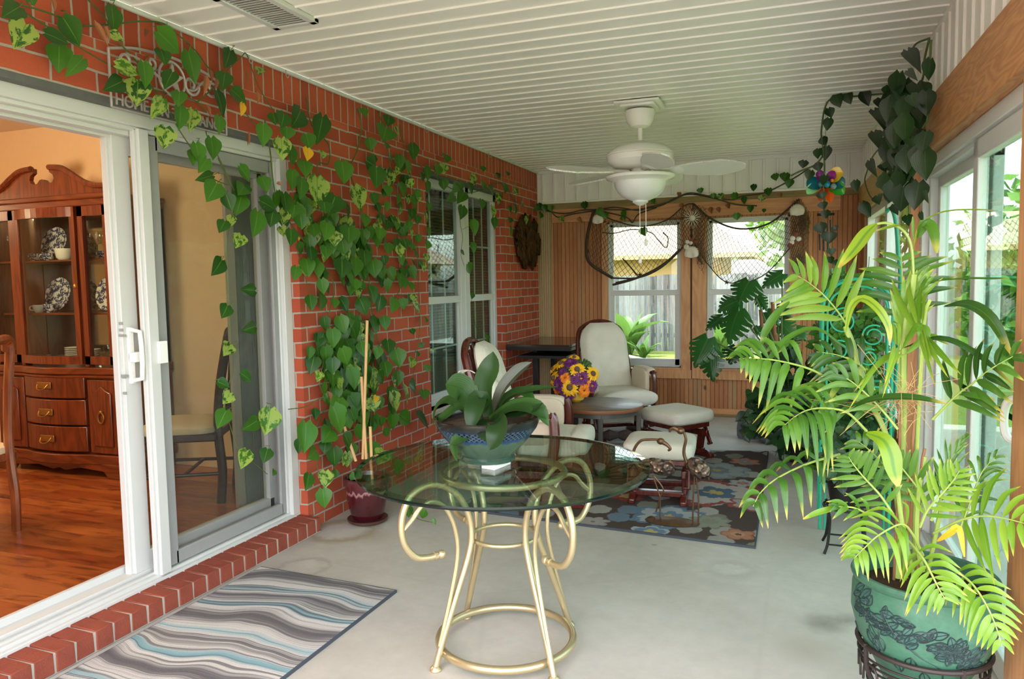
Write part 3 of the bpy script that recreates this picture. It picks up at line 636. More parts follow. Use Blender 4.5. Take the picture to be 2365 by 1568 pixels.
for px, py, R_, n, c1, c2, c3, c4 in RF:
    q = onz(px, py, 0); dx = t.math('SUBTRACT', x, q.x); dy = t.math('SUBTRACT', y, q.y)
    r = t.math('SQRT', t.math('ADD', t.math('MULTIPLY', dx, dx), t.math('MULTIPLY', dy, dy))); a = t.math('ARCTAN2', dy, dx)
    pet = t.math('MULTIPLY_ADD', t.math('ABSOLUTE', t.math('SINE', t.math('MULTIPLY', a, n/2))), .3*R_, .7*R_)
    k = t.math('ADD', t.math('DIVIDE', r, pet), t.math('MULTIPLY', t.math('SUBTRACT', nb, .5), .5))
    fc = t.ramp(k, [(0., c4), (.16, c4), (.18, c3), (.40, c3), (.43, c1), (.80, c1), (.84, c2), (1., c2)])
    col = t.mix(t.n('MapRange', {0: k, 1: .98, 2: 1.02, 3: 1., 4: 0.}).outputs[0], col, fc)
col = t.mix(t.math('MULTIPLY', gr, .45), col, lin((104,96,90)))
MT['floral_rug'] = t.done(t.pbr(col, .95, 0, .05, t.bump(gr, .9, .008)))
rug('floral_rug', [(-1.98,4.225),(-.171,4.066),(-.174,6.393),(-1.90,6.02)], MT['floral_rug'], 'dark brown floral area rug under the glider chairs and ottomans')

# ---------------------------------------------------------------- glider rocking chairs and ottomans
MT['mahogany'] = wood('mahogany', (98,36,26), (60,20,15), 'z', 1.5, .25, .5, coat=.4)
t = NT('cream_canvas'); o = t.obj(); ns = t.noise(o, 7, 3, .6); wv_ = t.noise(o, 260, 2)
MT['canvas'] = t.done(t.pbr(t.mix(ns, lin((208,202,184)), lin((222,217,202))), .9, 0, .1, t.bump(t.math('ADD', ns, t.math('MULTIPLY', wv_, .12)), .5, .02)))
MT['canvas_under'] = plain('beige_canvas', (202,188,166), .9, var=.05, nscale=8, bump=.2)
def base_parts(par, w, L, z0=.22):
    for s in (-1, 1):
        m = MB(); m.prism([(-L/2,.0),(L/2,.0),(L/2,.03),(L/2-.05,.06),(-L/2+.05,.06),(-L/2,.03)], s*w-.02, s*w+.02, 'x'); m.build('base_rail', MT['mahogany'], par, bevel=.006)
        m = MB(); m.bar((s*w,-.09,.05),(s*w,-.12,z0),.03,.06); m.bar((s*w,.12,.05),(s*w,.10,z0),.03,.06); m.bar((s*w,-.18,z0-.02),(s*w,.18,z0-.02),.028,.05); m.build('upright', MT['mahogany'], par, bevel=.005)
        for yy in (-.12,.10):
            m = MB(); m.bar((s*(w+.03),yy,z0+.02),(s*(w+.03),yy*1.5,.10),.014,.035); m.tube([(s*(w+.045),yy,z0+.0),(s*(w-.0),yy,z0+.0)], .011, 10); m.tube([(s*(w+.045),yy*1.5,.11),(s*w,yy*1.5,.11)], .011, 10); m.build('swing_arm', MT['mahogany'], par, bevel=.003)
    for yy in (-L/2+.10, L/2-.10): m = MB(); m.bar((-w,yy,.055),(w,yy,.055),.05,.035); m.build('stretcher', MT['mahogany'], par, bevel=.006)
def make_glider(label, loc, rz, h=1.0):
    g = thing('glider_chair', label, 'rocking chair', loc, rz, 'cushioned glider rocking chairs')
    base_parts(g, .24, .66)
    m = MB(); m.box((-.25,-.26,.25),(.25,.24,.30)); m.build('seat_frame', MT['mahogany'], g, bevel=.008)
    m = MB(); superq(m, (0,-.03,.375), (.265,.30,.075), .55, .35); superq(m, (0,-.285,.385), (.262,.07,.078), .8, .4); m.build('seat_cushion', MT['canvas'], g)
    def bk(s, v, o=0.): return Vector((s, .20+.20*v+o, .32+(h-.32)*v))    # point on the reclined back
    for s in (-1, 1):
        m = MB(); m.tube(spline([bk(s*.245,0,.05), bk(s*.25,.45,.05), bk(s*.235,.78,.05)], 6), .021, 8, flat=1.2); m.build('back_stile', MT['mahogany'], g)
    m = MB(); m.tube(spline([bk(-.235,.78,.05), bk(-.20,.93,.05), bk(-.1,1.02,.05), bk(0,1.045,.05), bk(.1,1.02,.05), bk(.20,.93,.05), bk(.235,.78,.05)], 5), .022, 8, flat=1.2); m.build('back_rail', MT['mahogany'], g)
    for k in range(5):
        s = -.15+.075*k; m = MB(); m.tube([bk(s*1.05,.02,.05), bk(s,.5,.055), bk(s*.95,1.0-.5*abs(s),.05)], .010, 6); m.build('back_slat', MT['mahogany'], g)
    # tufted cushion with an arched top, thick in the middle
    n, q = 22, 16; F = []; B = []
    for i in range(n+1):
        v = i/n; wv = .235 if v < .70 else .235*math.sqrt(max(0, 1-((v-.70)/.345)**2)); row = []; rb = []
        for j in range(q+1):
            u = -1+2*j/q; e = max(0, (1-abs(u)**4)*(1-abs(2*v-1)**8))**.5
            d = .085*e
            for (tu, tv) in ((-.42,.36),(.42,.36),(-.42,.68),(.42,.68),(0,.52)): d -= .03*math.exp(-(((u-tu)*.235)**2+((v-tv)*.66)**2)/.0016)
            row.append(bk(u*wv, .08+v*.95, -.02-d)); rb.append(bk(u*wv, .08+v*.95, -.02+.03*e))
        F.append(row); B.append(rb)
    m = MB(); m.sheet(F); m.sheet(B); m.build('back_cushion', MT['canvas'], g, sharp=2)
    for s in (-1, 1):
        m = MB(); m.tube(spline([(s*.30,-.13,.28),(s*.305,-.155,.42),(s*.30,-.15,.55),(s*.295,-.13,.595)], 6), .022, 8, flat=1.5); m.tube(spline([(s*.295,-.14,.585),(s*.30,.0,.60),(s*.275,.22,.575),(s*.255,.33,.56)], 6), .02, 8, flat=1.8); m.bar((s*.25,-.10,.275),(s*.30,-.13,.29),.05,.05); m.bar((s*.30,.1,.27),(s*.295,.1,.59),.03,.03); m.bar((s*.25,.1,.275),(s*.30,.1,.275),.04,.04); m.build('armrest', MT['mahogany'], g)
        m = MB(); superq(m, (s*.285,.035,.585), (.05,.17,.045), .6, .4); superq(m, (s*.245,.035,.50), (.026,.17,.115), .5, .35); m.build('arm_pad', MT['canvas_under'], g)
    return g
g1 = make_glider('cream cushioned glider chair beside the brick wall window, behind the orchid', (-1.56,4.64,.014), math.radians(98), 1.0)
m = MB(); m.tube(spline([(-.235,.36,.84),(-.25,.40,.86),(-.265,.46,.85),(-.24,.47,.80)], 4), .004, 5); m.tube([(-.25,.40,.86),(-.29,.43,.85)], .004, 5); m.build('cushion_tie', MT['canvas'], g1)
g2 = make_glider('cream cushioned glider chair in front of the left back window', (-1.50,6.72,0), math.radians(34), 1.0)
def make_ottoman(label, loc, rz):
    g = thing('glider_ottoman', label, 'ottoman', loc, rz, 'cushioned gliding ottomans')
    base_parts(g, .16, .46, .21)
    m = MB(); m.box((-.17,-.19,.245),(.17,.19,.285)); m.build('seat_frame', MT['mahogany'], g, bevel=.008)
    m = MB(); superq(m, (0,0,.335), (.225,.225,.062), .5, .28); m.build('seat_cushion', MT['canvas'], g); return g
make_ottoman('cream cushioned ottoman nearest the flamingo sculpture, on the floral rug', (-.80,4.86,.014), math.radians(4))
make_ottoman('cream cushioned ottoman beside the round wooden coffee table', (-.86,6.02,.014), math.radians(52))

# ---------------------------------------------------------------- coffee table, bouquet, bar table
MT['coffee_wood'] = wood('coffee_wood', (128,108,90), (74,58,46), 'x', 1.4, .42, .45, coat=.1)
MT['coffee_edge'] = plain('coffee_edge', (136,84,54), .5, var=.2, nscale=12)
CX_, CY_, CZ_ = -1.40, 5.66, .472
ct = thing('coffee_table', 'round rustic wooden coffee table on a grey metal frame', 'table', (CX_,CY_,.014))
m = MB(); m.lathe([(0,CZ_-.014),(.328,CZ_-.014),(.335,CZ_-.018)], seg=64, mi=0, caps=False); m.lathe([(.335,CZ_-.018),(.338,CZ_-.03),(.334,CZ_-.044),(0,CZ_-.044)], seg=64, mi=1, caps=False); m.build('tabletop', [MT['coffee_wood'], MT['coffee_edge']], ct)
MT['gun'] = plain('gunmetal', (88,86,80), .45, .4, var=.1)
m = MB(); m.lathe([(.30,CZ_-.044),(.312,CZ_-.044),(.312,CZ_-.08),(.30,CZ_-.08),(.30,CZ_-.044)], seg=64, caps=False); m.build('apron', MT['gun'], ct)
for a in (-75, 15, 105, 195):
    ca, sa = math.cos(math.radians(a)), math.sin(math.radians(a)); m = MB(); m.bar((ca*.30,sa*.30,0),(ca*.30,sa*.30,CZ_-.05),.034,.022); m.build('leg', MT['gun'], ct, bevel=.003)
m = MB(); m.bar((-.28,-.08,.14),(.28,.08,.14),.03,.012); m.bar((.08,-.28,.14),(-.08,.28,.14),.03,.012); m.build('cross_brace', MT['gun'], ct)
dw = thing('driftwood', 'dark knotted driftwood piece under the round coffee table', 'driftwood', (CX_,CY_,.16)); m = MB()
m.tube(spline([(-.25,-.10,.04),(-.1,-.06,.055),(.08,-.02,.07),(.27,.05,.065)], 6), [.035+.012*math.sin(i*1.7) for i in range(19)], 9)
m.build('trunk_piece', plain('driftwood', (60,48,42), .85, var=.4, nscale=20, bump=1., bscale=30), dw)
wl = thing('wooden_bowl', 'carved brown wooden bowl lying on its side under the coffee table', 'bowl', (CX_+.02,CY_-.20,.10)); m = MB()
m.lathe([(.0,-.05),(.05,-.045),(.09,-.01),(.10,.03),(.092,.03),(.082,-.005),(.04,-.03),(0,-.035)], (0,0,0), 24, 0, Matrix.Rotation(1.2, 3, 'X') @ Matrix.Rotation(.5, 3, 'Y')); m.build('shell', plain('carved_wood', (126,88,70), .7, var=.25, nscale=20, bump=.6, bscale=40), wl)
fl = thing('flower_bouquet', 'artificial sunflower and purple daisy bouquet in a round yellow bowl', 'flowers', (-1.60,5.70,CZ_))
m = MB(); m.lathe([(0,0),(.035,0),(.062,.02),(.07,.05),(.062,.085),(.055,.09),(.05,.08),(0,.075)], seg=32); m.build('bowl', plain('yellow_glaze', (222,176,56), .2, spec=.6), fl)
MT['petal_y'] = plain('yellow_petals', (244,186,20), .6); MT['petal_o'] = plain('orange_petals', (240,132,24), .6, var=.2, nscale=30); MT['petal_p'] = plain('purple_petals', (106,36,104), .6, var=.3, nscale=30); MT['flower_eye'] = plain('flower_eye', (104,80,60), .9, bump=.8); MT['stem'] = plain('green_stem', (72,104,48), .6)
m = MB()
for i in range(16):
    a = i*2.4; m.tube([(0,0,.07),(.09*math.cos(a),.09*math.sin(a),.16)], .004, 5)
for i in range(90):
    a = rnd.uniform(0,2*PI); e = rnd.uniform(-.2,1.2); q = Vector((math.cos(a)*math.cos(e)*.15,math.sin(a)*math.cos(e)*.15,.18+math.sin(e)*.14)); blade(m, [q*.8+Vector((0,0,.03)), q, q*1.12], .035, (.3,.2,1), 6, .1, 'oval')
m.build('greenery', MT['stem'], fl, fix=False)
def bloom(px, py, kind, r):
    o = ony(px, py, 5.70) - Vector((-1.60,5.70,CZ_)); dd = Vector((o.x, 0, o.z-.17)); k = min(1, dd.length/.17)
    dy = -.15*math.sqrt(max(.02, 1-k*k)); c = Vector((o.x*(1+dy*.15), dy, o.z+.0)); n = (c-Vector((0,0,.16))).normalized(); n = (n+Vector((.1,-.35,.15))).normalized()
    u = n.orthogonal().normalized(); v = n.cross(u); m = MB()
    lay = {'s': ((17,1.,.30,0.),(15,.8,.3,.2)), 'd': ((24,1.,.16,.15),(20,.8,.16,.5),(14,.55,.16,.9)), 'z': ((12,1.,.45,.1),(10,.75,.45,.5),(8,.5,.45,.9),(5,.3,.4,1.3))}[kind]
    for (cnt, L, w, lift) in lay:
        for i in range(cnt):
            a = 2*PI*(i+rnd.random()*.4)/cnt; d = u*math.cos(a)+v*math.sin(a); L2 = r*L*rnd.uniform(.85,1.1)
            blade(m, [c+d*r*.12, c+d*L2*.6+n*L2*(.18+lift*.5), c+d*L2+n*L2*(lift*.6)], r*w, n, 4, .1, 'oval')
    if kind == 's': m.ell(c+n*r*.14, (r*.34,)*3, 1, 10, 6)
    m.build('blossom', [{'s': MT['petal_y'], 'd': MT['petal_p'], 'z': MT['petal_o']}[kind], MT['flower_eye']], fl, fix=False, sharp=2)
for b in ((1300,840,'s',0.068),(1286,872,'s',0.068),(1328,888,'s',0.076),(1342,850,'s',0.068),(1372,862,'s',0.068),(1280,852,'s',0.048),(1328,826,'s',0.048),(1326,838,'d',0.064),(1304,882,'d',0.068),(1322,903,'d',0.068),(1352,868,'d',0.068),(1372,888,'d',0.060),(1316,868,'z',0.048),(1294,893,'z',0.056),(1358,897,'z',0.056),(1360,880,'z',0.052),(1340,872,'d',0.048),(1310,855,'d',0.040),(1372,894,'z',0.040)): bloom(*b)
MT['bar_top'] = plain('dark_polished_top', (62,44,32), .12, spec=.6)
bt = thing('bar_table', 'tall black framed table with polished dark top in the back left corner', 'table', (-2.3,7.3,0))
m = MB(); m.box((-.30,-.50,.79),(.34,.50,.822)); m.build('tabletop', MT['bar_top'], bt, bevel=.004)
m = MB(); m.box((-.30,-.505,.765),(.34,.505,.80)); m.box((-.18,-.5,.69),(.3,.5,.715)); m.build('apron', MT['black'], bt)
for sx, sy in ((-.12,-.15),(-.12,.45),(.28,-.15),(.28,.45)):
    m = MB(); m.box((sx-.028,sy-.028,0),(sx+.028,sy+.028,.77)); m.build('leg', MT['black'], bt, bevel=.004)
# ---------------------------------------------------------------- heart-shaped leaves
HW = [(0.,.30),(.08,.42),(.18,.49),(.30,.50),(.45,.455),(.6,.36),(.74,.25),(.86,.135),(.95,.05),(1.,.006)]
def heart(m, base, tip, w, nrm, r=None, mi=0, droop=.10, fold=.16):
    base = Vector(base); tip = Vector(tip); Y_ = tip-base; L = Y_.length; Y_ = Y_/L; nrm = Vector(nrm)
    X_ = Y_.cross(nrm); X_ = X_.normalized() if X_.length > 1e-4 else Y_.orthogonal().normalized(); N_ = X_.cross(Y_)
    r = (rnd.random(), rnd.random()) if r is None else r; P = []
    for v, hw in HW:
        row = []
        for u in (-1, -.5, 0, .5, 1):
            x = w*hw*u; y = L*v; z = fold*w*abs(u)**1.3*hw*1.4 - droop*L*(v-.35)**2*1.6
            if v < .3: y -= L*.17*(1-v/.3)*(math.sin(PI*min(1, abs(u)*1.35))**1. if abs(u) > .01 else 0)
            row.append(base+X_*x+Y_*y+N_*z)
        P.append(row)
    m.sheet(P, mi, r, [((u+1)/2, v) for v, _ in HW for u in (-1,-.5,0,.5,1)])
MT['pothos'] = leaf_material('pothos_leaves', (30,76,16), (70,122,30), (92,140,48), rough=.32, trans=.22, var=(160,182,84))
MT['pothos_dark'] = leaf_material('philodendron_leaves', (18,44,16), (34,68,28), (46,80,38), rough=.4, trans=.12)
MT['yellow_leaf'] = leaf_material('yellowed_leaves', (228,170,30), (240,190,50), (200,150,40), rough=.5)
MT['dead_leaf'] = leaf_material('dead_leaves', (120,74,44), (160,104,64), (100,60,36), rough=.8, trans=.1)
MT['vine'] = plain('vine_stem', (74,92,38), .6, var=.35, nscale=20); MT['vine_brown'] = plain('old_vine_stem', (66,58,36), .7, var=.3, nscale=20)
MT['cane'] = plain('bamboo_cane', (206,164,110), .6, var=.12, nscale=20)

pot = thing('potted_pothos', 'variegated pothos in a maroon glazed pot climbing all over the brick wall', 'potted plant', (-2.395,3.86,0))
PO = Vector((-2.395,3.86,0))
t = NT('maroon_glaze'); z = t.sep(t.obj())[2]; f = t.math('ADD', z, t.math('MULTIPLY', t.math('SUBTRACT', t.noise(t.scale(t.obj(), (1,1,.25)), 38, 2), .5), .09))
MT['maroon'] = t.done(t.pbr(t.ramp(t.math('DIVIDE', f, .3), [(0.,(52,12,18)), (.60,(70,16,25)), (.66,(166,124,124)), (.69,(84,34,40)), (1.,(92,46,48))]), .15, 0, .6, Coat_Weight=.3))
m = MB(); m.lathe([(0,.022),(.085,.022),(.10,.05),(.122,.15),(.132,.235),(.140,.25),(.140,.275),(.128,.278),(.118,.25),(0,.25)], seg=40); m.build('pot', MT['maroon'], pot)
m = MB(); m.lathe([(0,0),(.10,0),(.12,.012),(.122,.026),(.112,.024),(0,.016)], seg=40); m.build('saucer', plain('saucer_glaze', (74,44,38), .3, var=.2), pot)
m = MB(); m.lathe([(0,.255),(.118,.255)], seg=24); m.build('soil', MT['soil'], pot)
for a, b in (((838,1060),(848,740)), ((858,1060),(855,985)), ((822,1065),(795,985)), ((846,1060),(835,870))):
    m = MB(); m.tube([ony(*a,3.86)-PO, ony(*b,3.88 if a[0] != 822 else 3.84)-PO], .009, 8); m.build('stake', MT['cane'], pot)
def wp(px, py, off=.05): return onx(px, py, XL+off)
def crop(sx, sy, k): return lambda x, y: (sx+x/k, sy+y/k)
A = crop(0,0,3.137); B = crop(350,250,1.568); Cc = crop(900,350,2.613)
def vine(name, pts, tr, r, off=.035, par=pot, mat='vine', jit=.012):
    m = MB(); q = [wp(*tr(*p), off+rnd.uniform(-jit,jit)) for p in pts]; m.tube(spline(q, 6), [r*(1-.35*i/(len(q)*6)) for i in range((len(q)-1)*6+1)], 6)
    return P(name, m, MT[mat], par)
VN = [(A, [(-60,-60),(40,0),(130,30),(250,60),(440,125),(590,185),(780,180),(1000,155),(1180,170),(1300,260),(1420,370),(1500,480),(1580,560),(1700,720),(1860,920),(1990,1060),(2150,1200)], .0042),
 (A, [(140,65),(360,205),(570,340),(740,440),(850,500),(980,580),(1120,650),(1280,690),(1430,740),(1500,840),(1495,970),(1590,1150),(1700,1380),(1800,1500)], .0036),
 (A, [(560,-120),(640,0),(760,130),(860,300),(1000,460),(1110,640),(1220,780),(1280,910),(1390,1080),(1530,1280),(1650,1340)], .0038),
 (A, [(1430,740),(1540,640),(1640,520),(1750,410),(1790,400),(1870,620),(1980,800)], .0034),
 (B, [(240,180),(280,270),(295,360),(290,400),(275,470),(270,600),(282,700),(285,820),(293,950),(280,1000),(265,1080),(285,1150),(315,1235),(370,1285),(420,1325)], .0026),
 (B, [(410,40),(430,160),(440,260),(460,350),(520,440),(600,540),(660,640),(640,760),(625,900),(610,1000),(640,1060),(700,1180),(730,1250)], .0042),
 (B, [(560,-40),(580,60),(640,130),(640,200),(600,200),(620,280),(680,420),(740,560),(760,690),(740,800),(720,900),(760,1050),(760,1200)], .004),
 (B, [(745,0),(760,60),(745,150),(720,230),(760,360),(770,520),(790,640),(800,760),(830,900),(800,1050),(790,1220)], .0046),
 (B, [(820,10),(835,60),(860,180),(890,330),(905,470),(915,600),(880,700)], .003),
 (B, [(900,60),(930,200),(950,330),(960,470),(965,620),(972,760),(962,880),(945,1000),(960,1110)], .003),
 (B, [(495,1090),(560,1080),(620,1050),(700,1080)], .0024), (B, [(520,490),(545,580),(580,680),(610,720),(640,740)], .002), (B, [(640,1060),(590,1180),(600,1290),(615,1380)], .0024),
 (Cc, [(140,60),(250,130),(330,200),(450,250),(560,230),(640,190),(700,210),(760,300),(850,350),(930,350)], .004),
 (Cc, [(415,250),(425,420),(440,520),(430,620),(450,690)], .0024), (Cc, [(490,860),(510,1010),(545,1130),(600,1200),(640,1190),(700,1170)], .0022), (Cc, [(440,470),(500,440)], .0016),
 (Cc, [(650,460),(720,400),(760,300),(700,200)], .002)]
for tr, pts, r in VN: vine('vine', pts, tr, r)
LA = [(140,50,20,120,130),(190,175,105,350,160),(460,130,585,335,150),(330,240,510,320,110),(430,330,425,525,140),(600,425,478,550,90),(810,50,830,240,120),(800,240,900,295,70),(1145,230,1310,390,150),(1165,360,1200,470,100),(1365,375,1420,610,110),(845,470,1020,540,100),(1040,455,1060,645,110),(885,590,755,650,110),(1000,580,990,770,150),(1250,520,1190,640,90),(1670,365,1630,495,90),(1630,530,1610,655,100),(1570,655,1625,855,95),(1680,650,1790,755,110),(1180,715,1095,855,95),(1300,665,1290,770,90),(1310,770,1300,945,105),(1400,800,1375,955,95),(1590,845,1590,970,75),(1200,925,1185,1080,130),(1420,1040,1450,1190,110),(1530,1000,1550,1160,120),(1400,1090,1400,1195,70),(1500,1150,1440,1250,90),(1540,1270,1420,1305,70),(1740,1205,1815,1320,85),(1570,1330,1500,1460,130),(1770,1345,1730,1410,100),(1640,1410,1680,1530,90),(1750,1420,1710,1560,110),(220,-10,240,30,60),(1890,490,1870,540,60)]
LB = [(400,250,420,305,45),(335,275,310,320,55),(290,390,285,430,30),(395,335,455,370,50),(385,375,370,470,65),(440,375,430,430,50),(265,410,245,450,40),(325,460,305,505,45),(255,550,220,605,50),(375,660,325,655,40),(275,715,255,760,45),(375,790,330,805,38),(285,855,262,895,45),(325,960,365,990,38),(240,990,285,1010,38),(285,1030,260,1070,45),(270,1095,238,1160,50),(385,1130,330,1165,45),(430,1090,412,1185,75),(345,1240,325,1305,48),(420,1235,405,1285,42),(445,1310,440,1330,20)]
LC = [(405,60,405,140,50),(470,110,475,190,55),(505,140,510,210,45),(490,70,490,110,50),(560,95,575,150,55),(540,10,510,70,70),(620,30,600,130,55),(615,155,620,175,35),(550,190,560,250,50),(510,225,510,300,40),(545,255,540,330,45),(600,250,600,350,75),(480,310,490,380,50),(520,350,510,400,55),(690,195,700,275,65),(735,285,760,375,75),(665,320,640,385,75),(625,340,630,380,50),(540,390,545,440,45),(470,430,480,465,35),(505,440,505,500,45),(585,420,590,465,50),(635,415,630,480,50),(660,450,665,500,50),(715,430,715,490,65),(690,480,700,530,55),(575,505,580,555,42),(630,500,635,545,40),(690,550,690,615,60),(740,545,740,610,50),(800,550,810,615,55),(770,515,775,570,45),(525,575,515,625,38),(615,620,625,675,38),(575,680,580,735,38),(660,690,665,725,35),(735,620,740,660,45),(755,690,780,750,55),(790,645,810,710,60),(830,680,820,740,45),(800,755,815,820,45),(840,755,850,805,40),(720,770,745,840,55),(655,800,660,870,50),(705,840,725,880,45),(690,870,710,930,50),(760,850,770,900,45),(820,865,815,910,35),(855,840,860,890,45),(885,875,900,940,55),(655,905,655,965,45),(715,945,740,1020,70),(770,935,790,1000,45),(820,960,840,1000,45),(845,920,855,975,40),(610,955,600,990,30),(675,980,690,1020,40),(720,1040,745,1090,65),(680,1050,665,1110,60),(660,1080,690,1180,75),(720,1090,740,1140,45),(790,1050,810,1100,60),(870,1030,890,1100,60),(560,1140,555,1250,75),(650,1165,620,1210,60),(630,1210,625,1250,40),(660,1230,665,1300,50),(695,1250,695,1295,35),(595,1240,570,1270,45),(570,1325,560,1385,42),(630,1315,630,1375,50),(665,1310,660,1340,35),(620,1380,628,1450,50),(720,1350,735,1410,35),(735,1320,740,1370,40),(845,1160,855,1190,35),(830,1120,835,1155,40),(790,1210,800,1260,60),(840,1240,820,1290,55),(700,1180,720,1230,50),(480,20,470,70,50),(440,20,450,60,40)]
LD = [(860,30,855,65,40),(850,70,840,110,70),(880,75,905,115,45),(790,110,795,155,40),(845,120,850,140,40),(945,130,950,190,40),(895,170,900,225,35),(925,190,930,240,35),(780,190,815,215,55),(815,215,815,290,60),(865,225,860,285,45),(800,310,810,345,45),(850,280,860,320,40),(900,270,915,320,40),(930,260,945,290,35),(955,300,970,340,35),(940,330,960,360,35),(995,220,1000,260,35),(975,235,985,270,30),(960,390,965,420,35),(910,430,920,460,35),(880,410,890,440,35),(830,435,825,480,35),(770,385,775,430,40),(770,440,770,490,35),(855,490,860,530,40),(895,500,905,540,35),(915,475,925,510,35),(840,535,845,570,35),(935,580,960,620,45),(900,600,905,650,40),(860,580,880,630,40),(850,620,855,670,40),(880,690,870,740,40),(905,690,915,730,35),(935,630,945,660,30),(950,710,975,740,38),(990,755,995,775,25),(940,800,950,820,25),(975,850,980,870,22),(960,880,965,900,22),(945,905,940,940,30),(995,930,1000,955,30),(935,1000,960,1020,50),(985,1020,990,1055,35),(900,1110,940,1140,50),(965,1110,1010,1160,50),(760,0,775,30,40),(780,560,785,600,40),(815,420,820,460,35)]
LE = [(340,20,345,65,55),(290,80,290,145,55),(325,75,325,135,50),(220,90,235,180,55),(275,90,300,140,50),(505,140,500,215,40),(220,185,240,255,60),(320,170,330,235,60),(410,195,380,250,50),(420,185,440,230,50),(480,200,500,260,60),(560,90,565,120,35),(640,130,660,160,50),(710,120,715,145,30),(690,190,695,255,60),(750,195,760,215,30),(750,225,770,265,40),(600,215,630,265,55),(560,180,570,235,50),(390,265,350,300,50),(450,245,410,310,60),(555,290,560,350,45),(655,255,655,320,40),(440,330,430,410,60),(620,330,625,400,50),(630,400,635,470,40),(500,415,520,510,60),(500,550,510,620,40),(470,680,490,740,60),(430,600,455,625,24),(500,855,495,890,28),(585,1105,590,1145,30),(755,320,760,380,40),(720,330,730,370,36),(795,295,800,330,40),(820,390,825,440,30),(730,400,725,430,36),(730,450,735,515,35),(165,505,180,550,45),(230,540,225,590,50),(230,460,240,520,40),(240,310,235,360,36),(210,370,230,430,40),(170,260,175,300,40),(880,330,885,365,36),(915,370,910,400,30),(640,1185,645,1200,22)]
YL = [(A,1760,750,1750,840,60),(B,565,145,565,190,45),(B,632,40,628,62,16),(B,815,1042,808,1066,25),(B,532,465,534,480,10)]
DL = [(A,690,170,790,340,60),(A,380,0,400,85,44),(A,1060,215,1050,265,44),(A,1490,560,1480,690,60),(A,1520,510,1540,600,40),(A,1570,580,1560,650,40),(A,1860,670,1870,760,44),(A,1800,960,1810,1050,22),(A,1500,770,1530,850,40),(A,1780,520,1790,620,30),(A,200,20,225,60,40),(B,455,270,470,280,18),(B,345,95,350,135,14),(B,640,1030,650,1060,22),(A,760,200,800,300,40)]
def leaves(name, L, tr, o0, o1, mat, par=pot, pt=None, sc=1.):
    m = MB()
    for (x0,y0,x1,y1,w) in L:
        o = rnd.uniform(o0, o1); a = tr(x0,y0); b = tr(x1,y1); k = w/(tr(1,0)[0]-tr(0,0)[0])**-1
        pa = wp(*a, o) if pt is None else pt(*a, o); pb = wp(*b, o+rnd.uniform(.0,.035)) if pt is None else pt(*b, o)
        ww = w*(tr(1,0)[0]-tr(0,0)[0])*dep(pa)*1.26*sc; d = pb-pa; L_ = max(d.length, ww*.72); pb = pa+d.normalized()*L_
        n = Vector((1, -.45+rnd.uniform(-.45,.45), .35+rnd.uniform(-.3,.4))) if pt is None else Vector((-.35+rnd.uniform(-.4,.4), -1, .35+rnd.uniform(-.3,.4)))
        heart(m, pa, pb, ww, n)
    return P(name, m, mat, par, fix=False, sharp=2)
leaves('foliage', LA, A, .05, .11, MT['pothos']); leaves('foliage', LB, B, .05, .09, MT['pothos']); leaves('foliage', LC, B, .05, .17, MT['pothos']); leaves('foliage', LD, B, .04, .13, MT['pothos']); leaves('foliage', LE, Cc, .03, .12, MT['pothos'])
for i, (L_, mt, nm) in enumerate(((YL,'yellow_leaf','yellow_foliage'),(DL,'dead_leaf','withered_foliage'))):
    m = MB()
    for tr,x0,y0,x1,y1,w in L_:
        o = rnd.uniform(.10,.14); a = wp(*tr(x0,y0),o); b = wp(*tr(x1,y1),o+.02); heart(m, a, b, w*(tr(1,0)[0]-tr(0,0)[0])*dep(a)*(1. if i == 0 else .8), (1,-.4+rnd.uniform(-.5,.5),.3), fold=.16 if i == 0 else .6)
    P(nm, m, MT[mt], pot, fix=False, sharp=2)
# filler leaves along the vines, where the wall is densely covered
m = MB()
for (cx0, cy0, sx, sy, n, w) in ((520,330,110,90,26,48),(640,420,110,110,26,46),(740,560,110,130,30,42),(700,900,110,150,26,44),(680,1120,110,120,16,44),(880,300,60,160,22,32),(930,520,60,180,26,30),(800,420,60,140,18,36),(725,1000,130,220,44,58),(690,830,100,130,26,52),(640,500,130,150,22,52),(820,980,70,180,18,46)):
    for _ in range(n):
        x, y = cx0+rnd.gauss(0,.5)*sx, cy0+rnd.gauss(0,.5)*sy; a = wp(*B(x,y), rnd.uniform(.02,.06)); ww = w*dep(a)/1.568*rnd.uniform(.8,1.2); d = Vector((rnd.uniform(-.1,.3), rnd.uniform(-.5,.5), -1)).normalized()
        heart(m, a, a+d*ww*1.15, ww, (1,-.3+rnd.uniform(-.6,.6),.5))
P('foliage', m, MT['pothos'], pot, fix=False, sharp=2)
q = onz(940,1185,.09); tl = MB()
ends = [onz(x,y,zz) for x,y,zz in ((905,1150,.2),(935,1160,.1),(960,1195,.06),(1005,1208,.04))]; tl.tube(spline(ends,6), .003, 6); P('vine', tl, MT['vine'], pot)
m = MB()
for (x0,y0,x1,y1,w) in ((945,1168,943,1196,24),(980,1178,975,1198,24),(1000,1198,1007,1212,10)):
    a = onz(x0,y0,.09); b = a+(ony(x1,y1,a.y)-a); heart(m, a, b, w*dep(a), (.2,-1,.5))
P('foliage', m, MT['pothos'], pot, fix=False, sharp=2)
# petioles for the big leaves
for L_, tr in ((LA, A),(LB, B)):
    for (x0,y0,x1,y1,w) in L_[::2]:
        a = wp(*tr(x0,y0), .07); b = wp(*tr(x0+(x0-x1)*.25+rnd.uniform(-30,30), y0-(y1-y0)*.25), .045); m = MB(); m.tube([a, (a+b)/2+Vector((.02,0,.01)), b], .0016, 5); P('petiole', m, MT['vine'], pot)

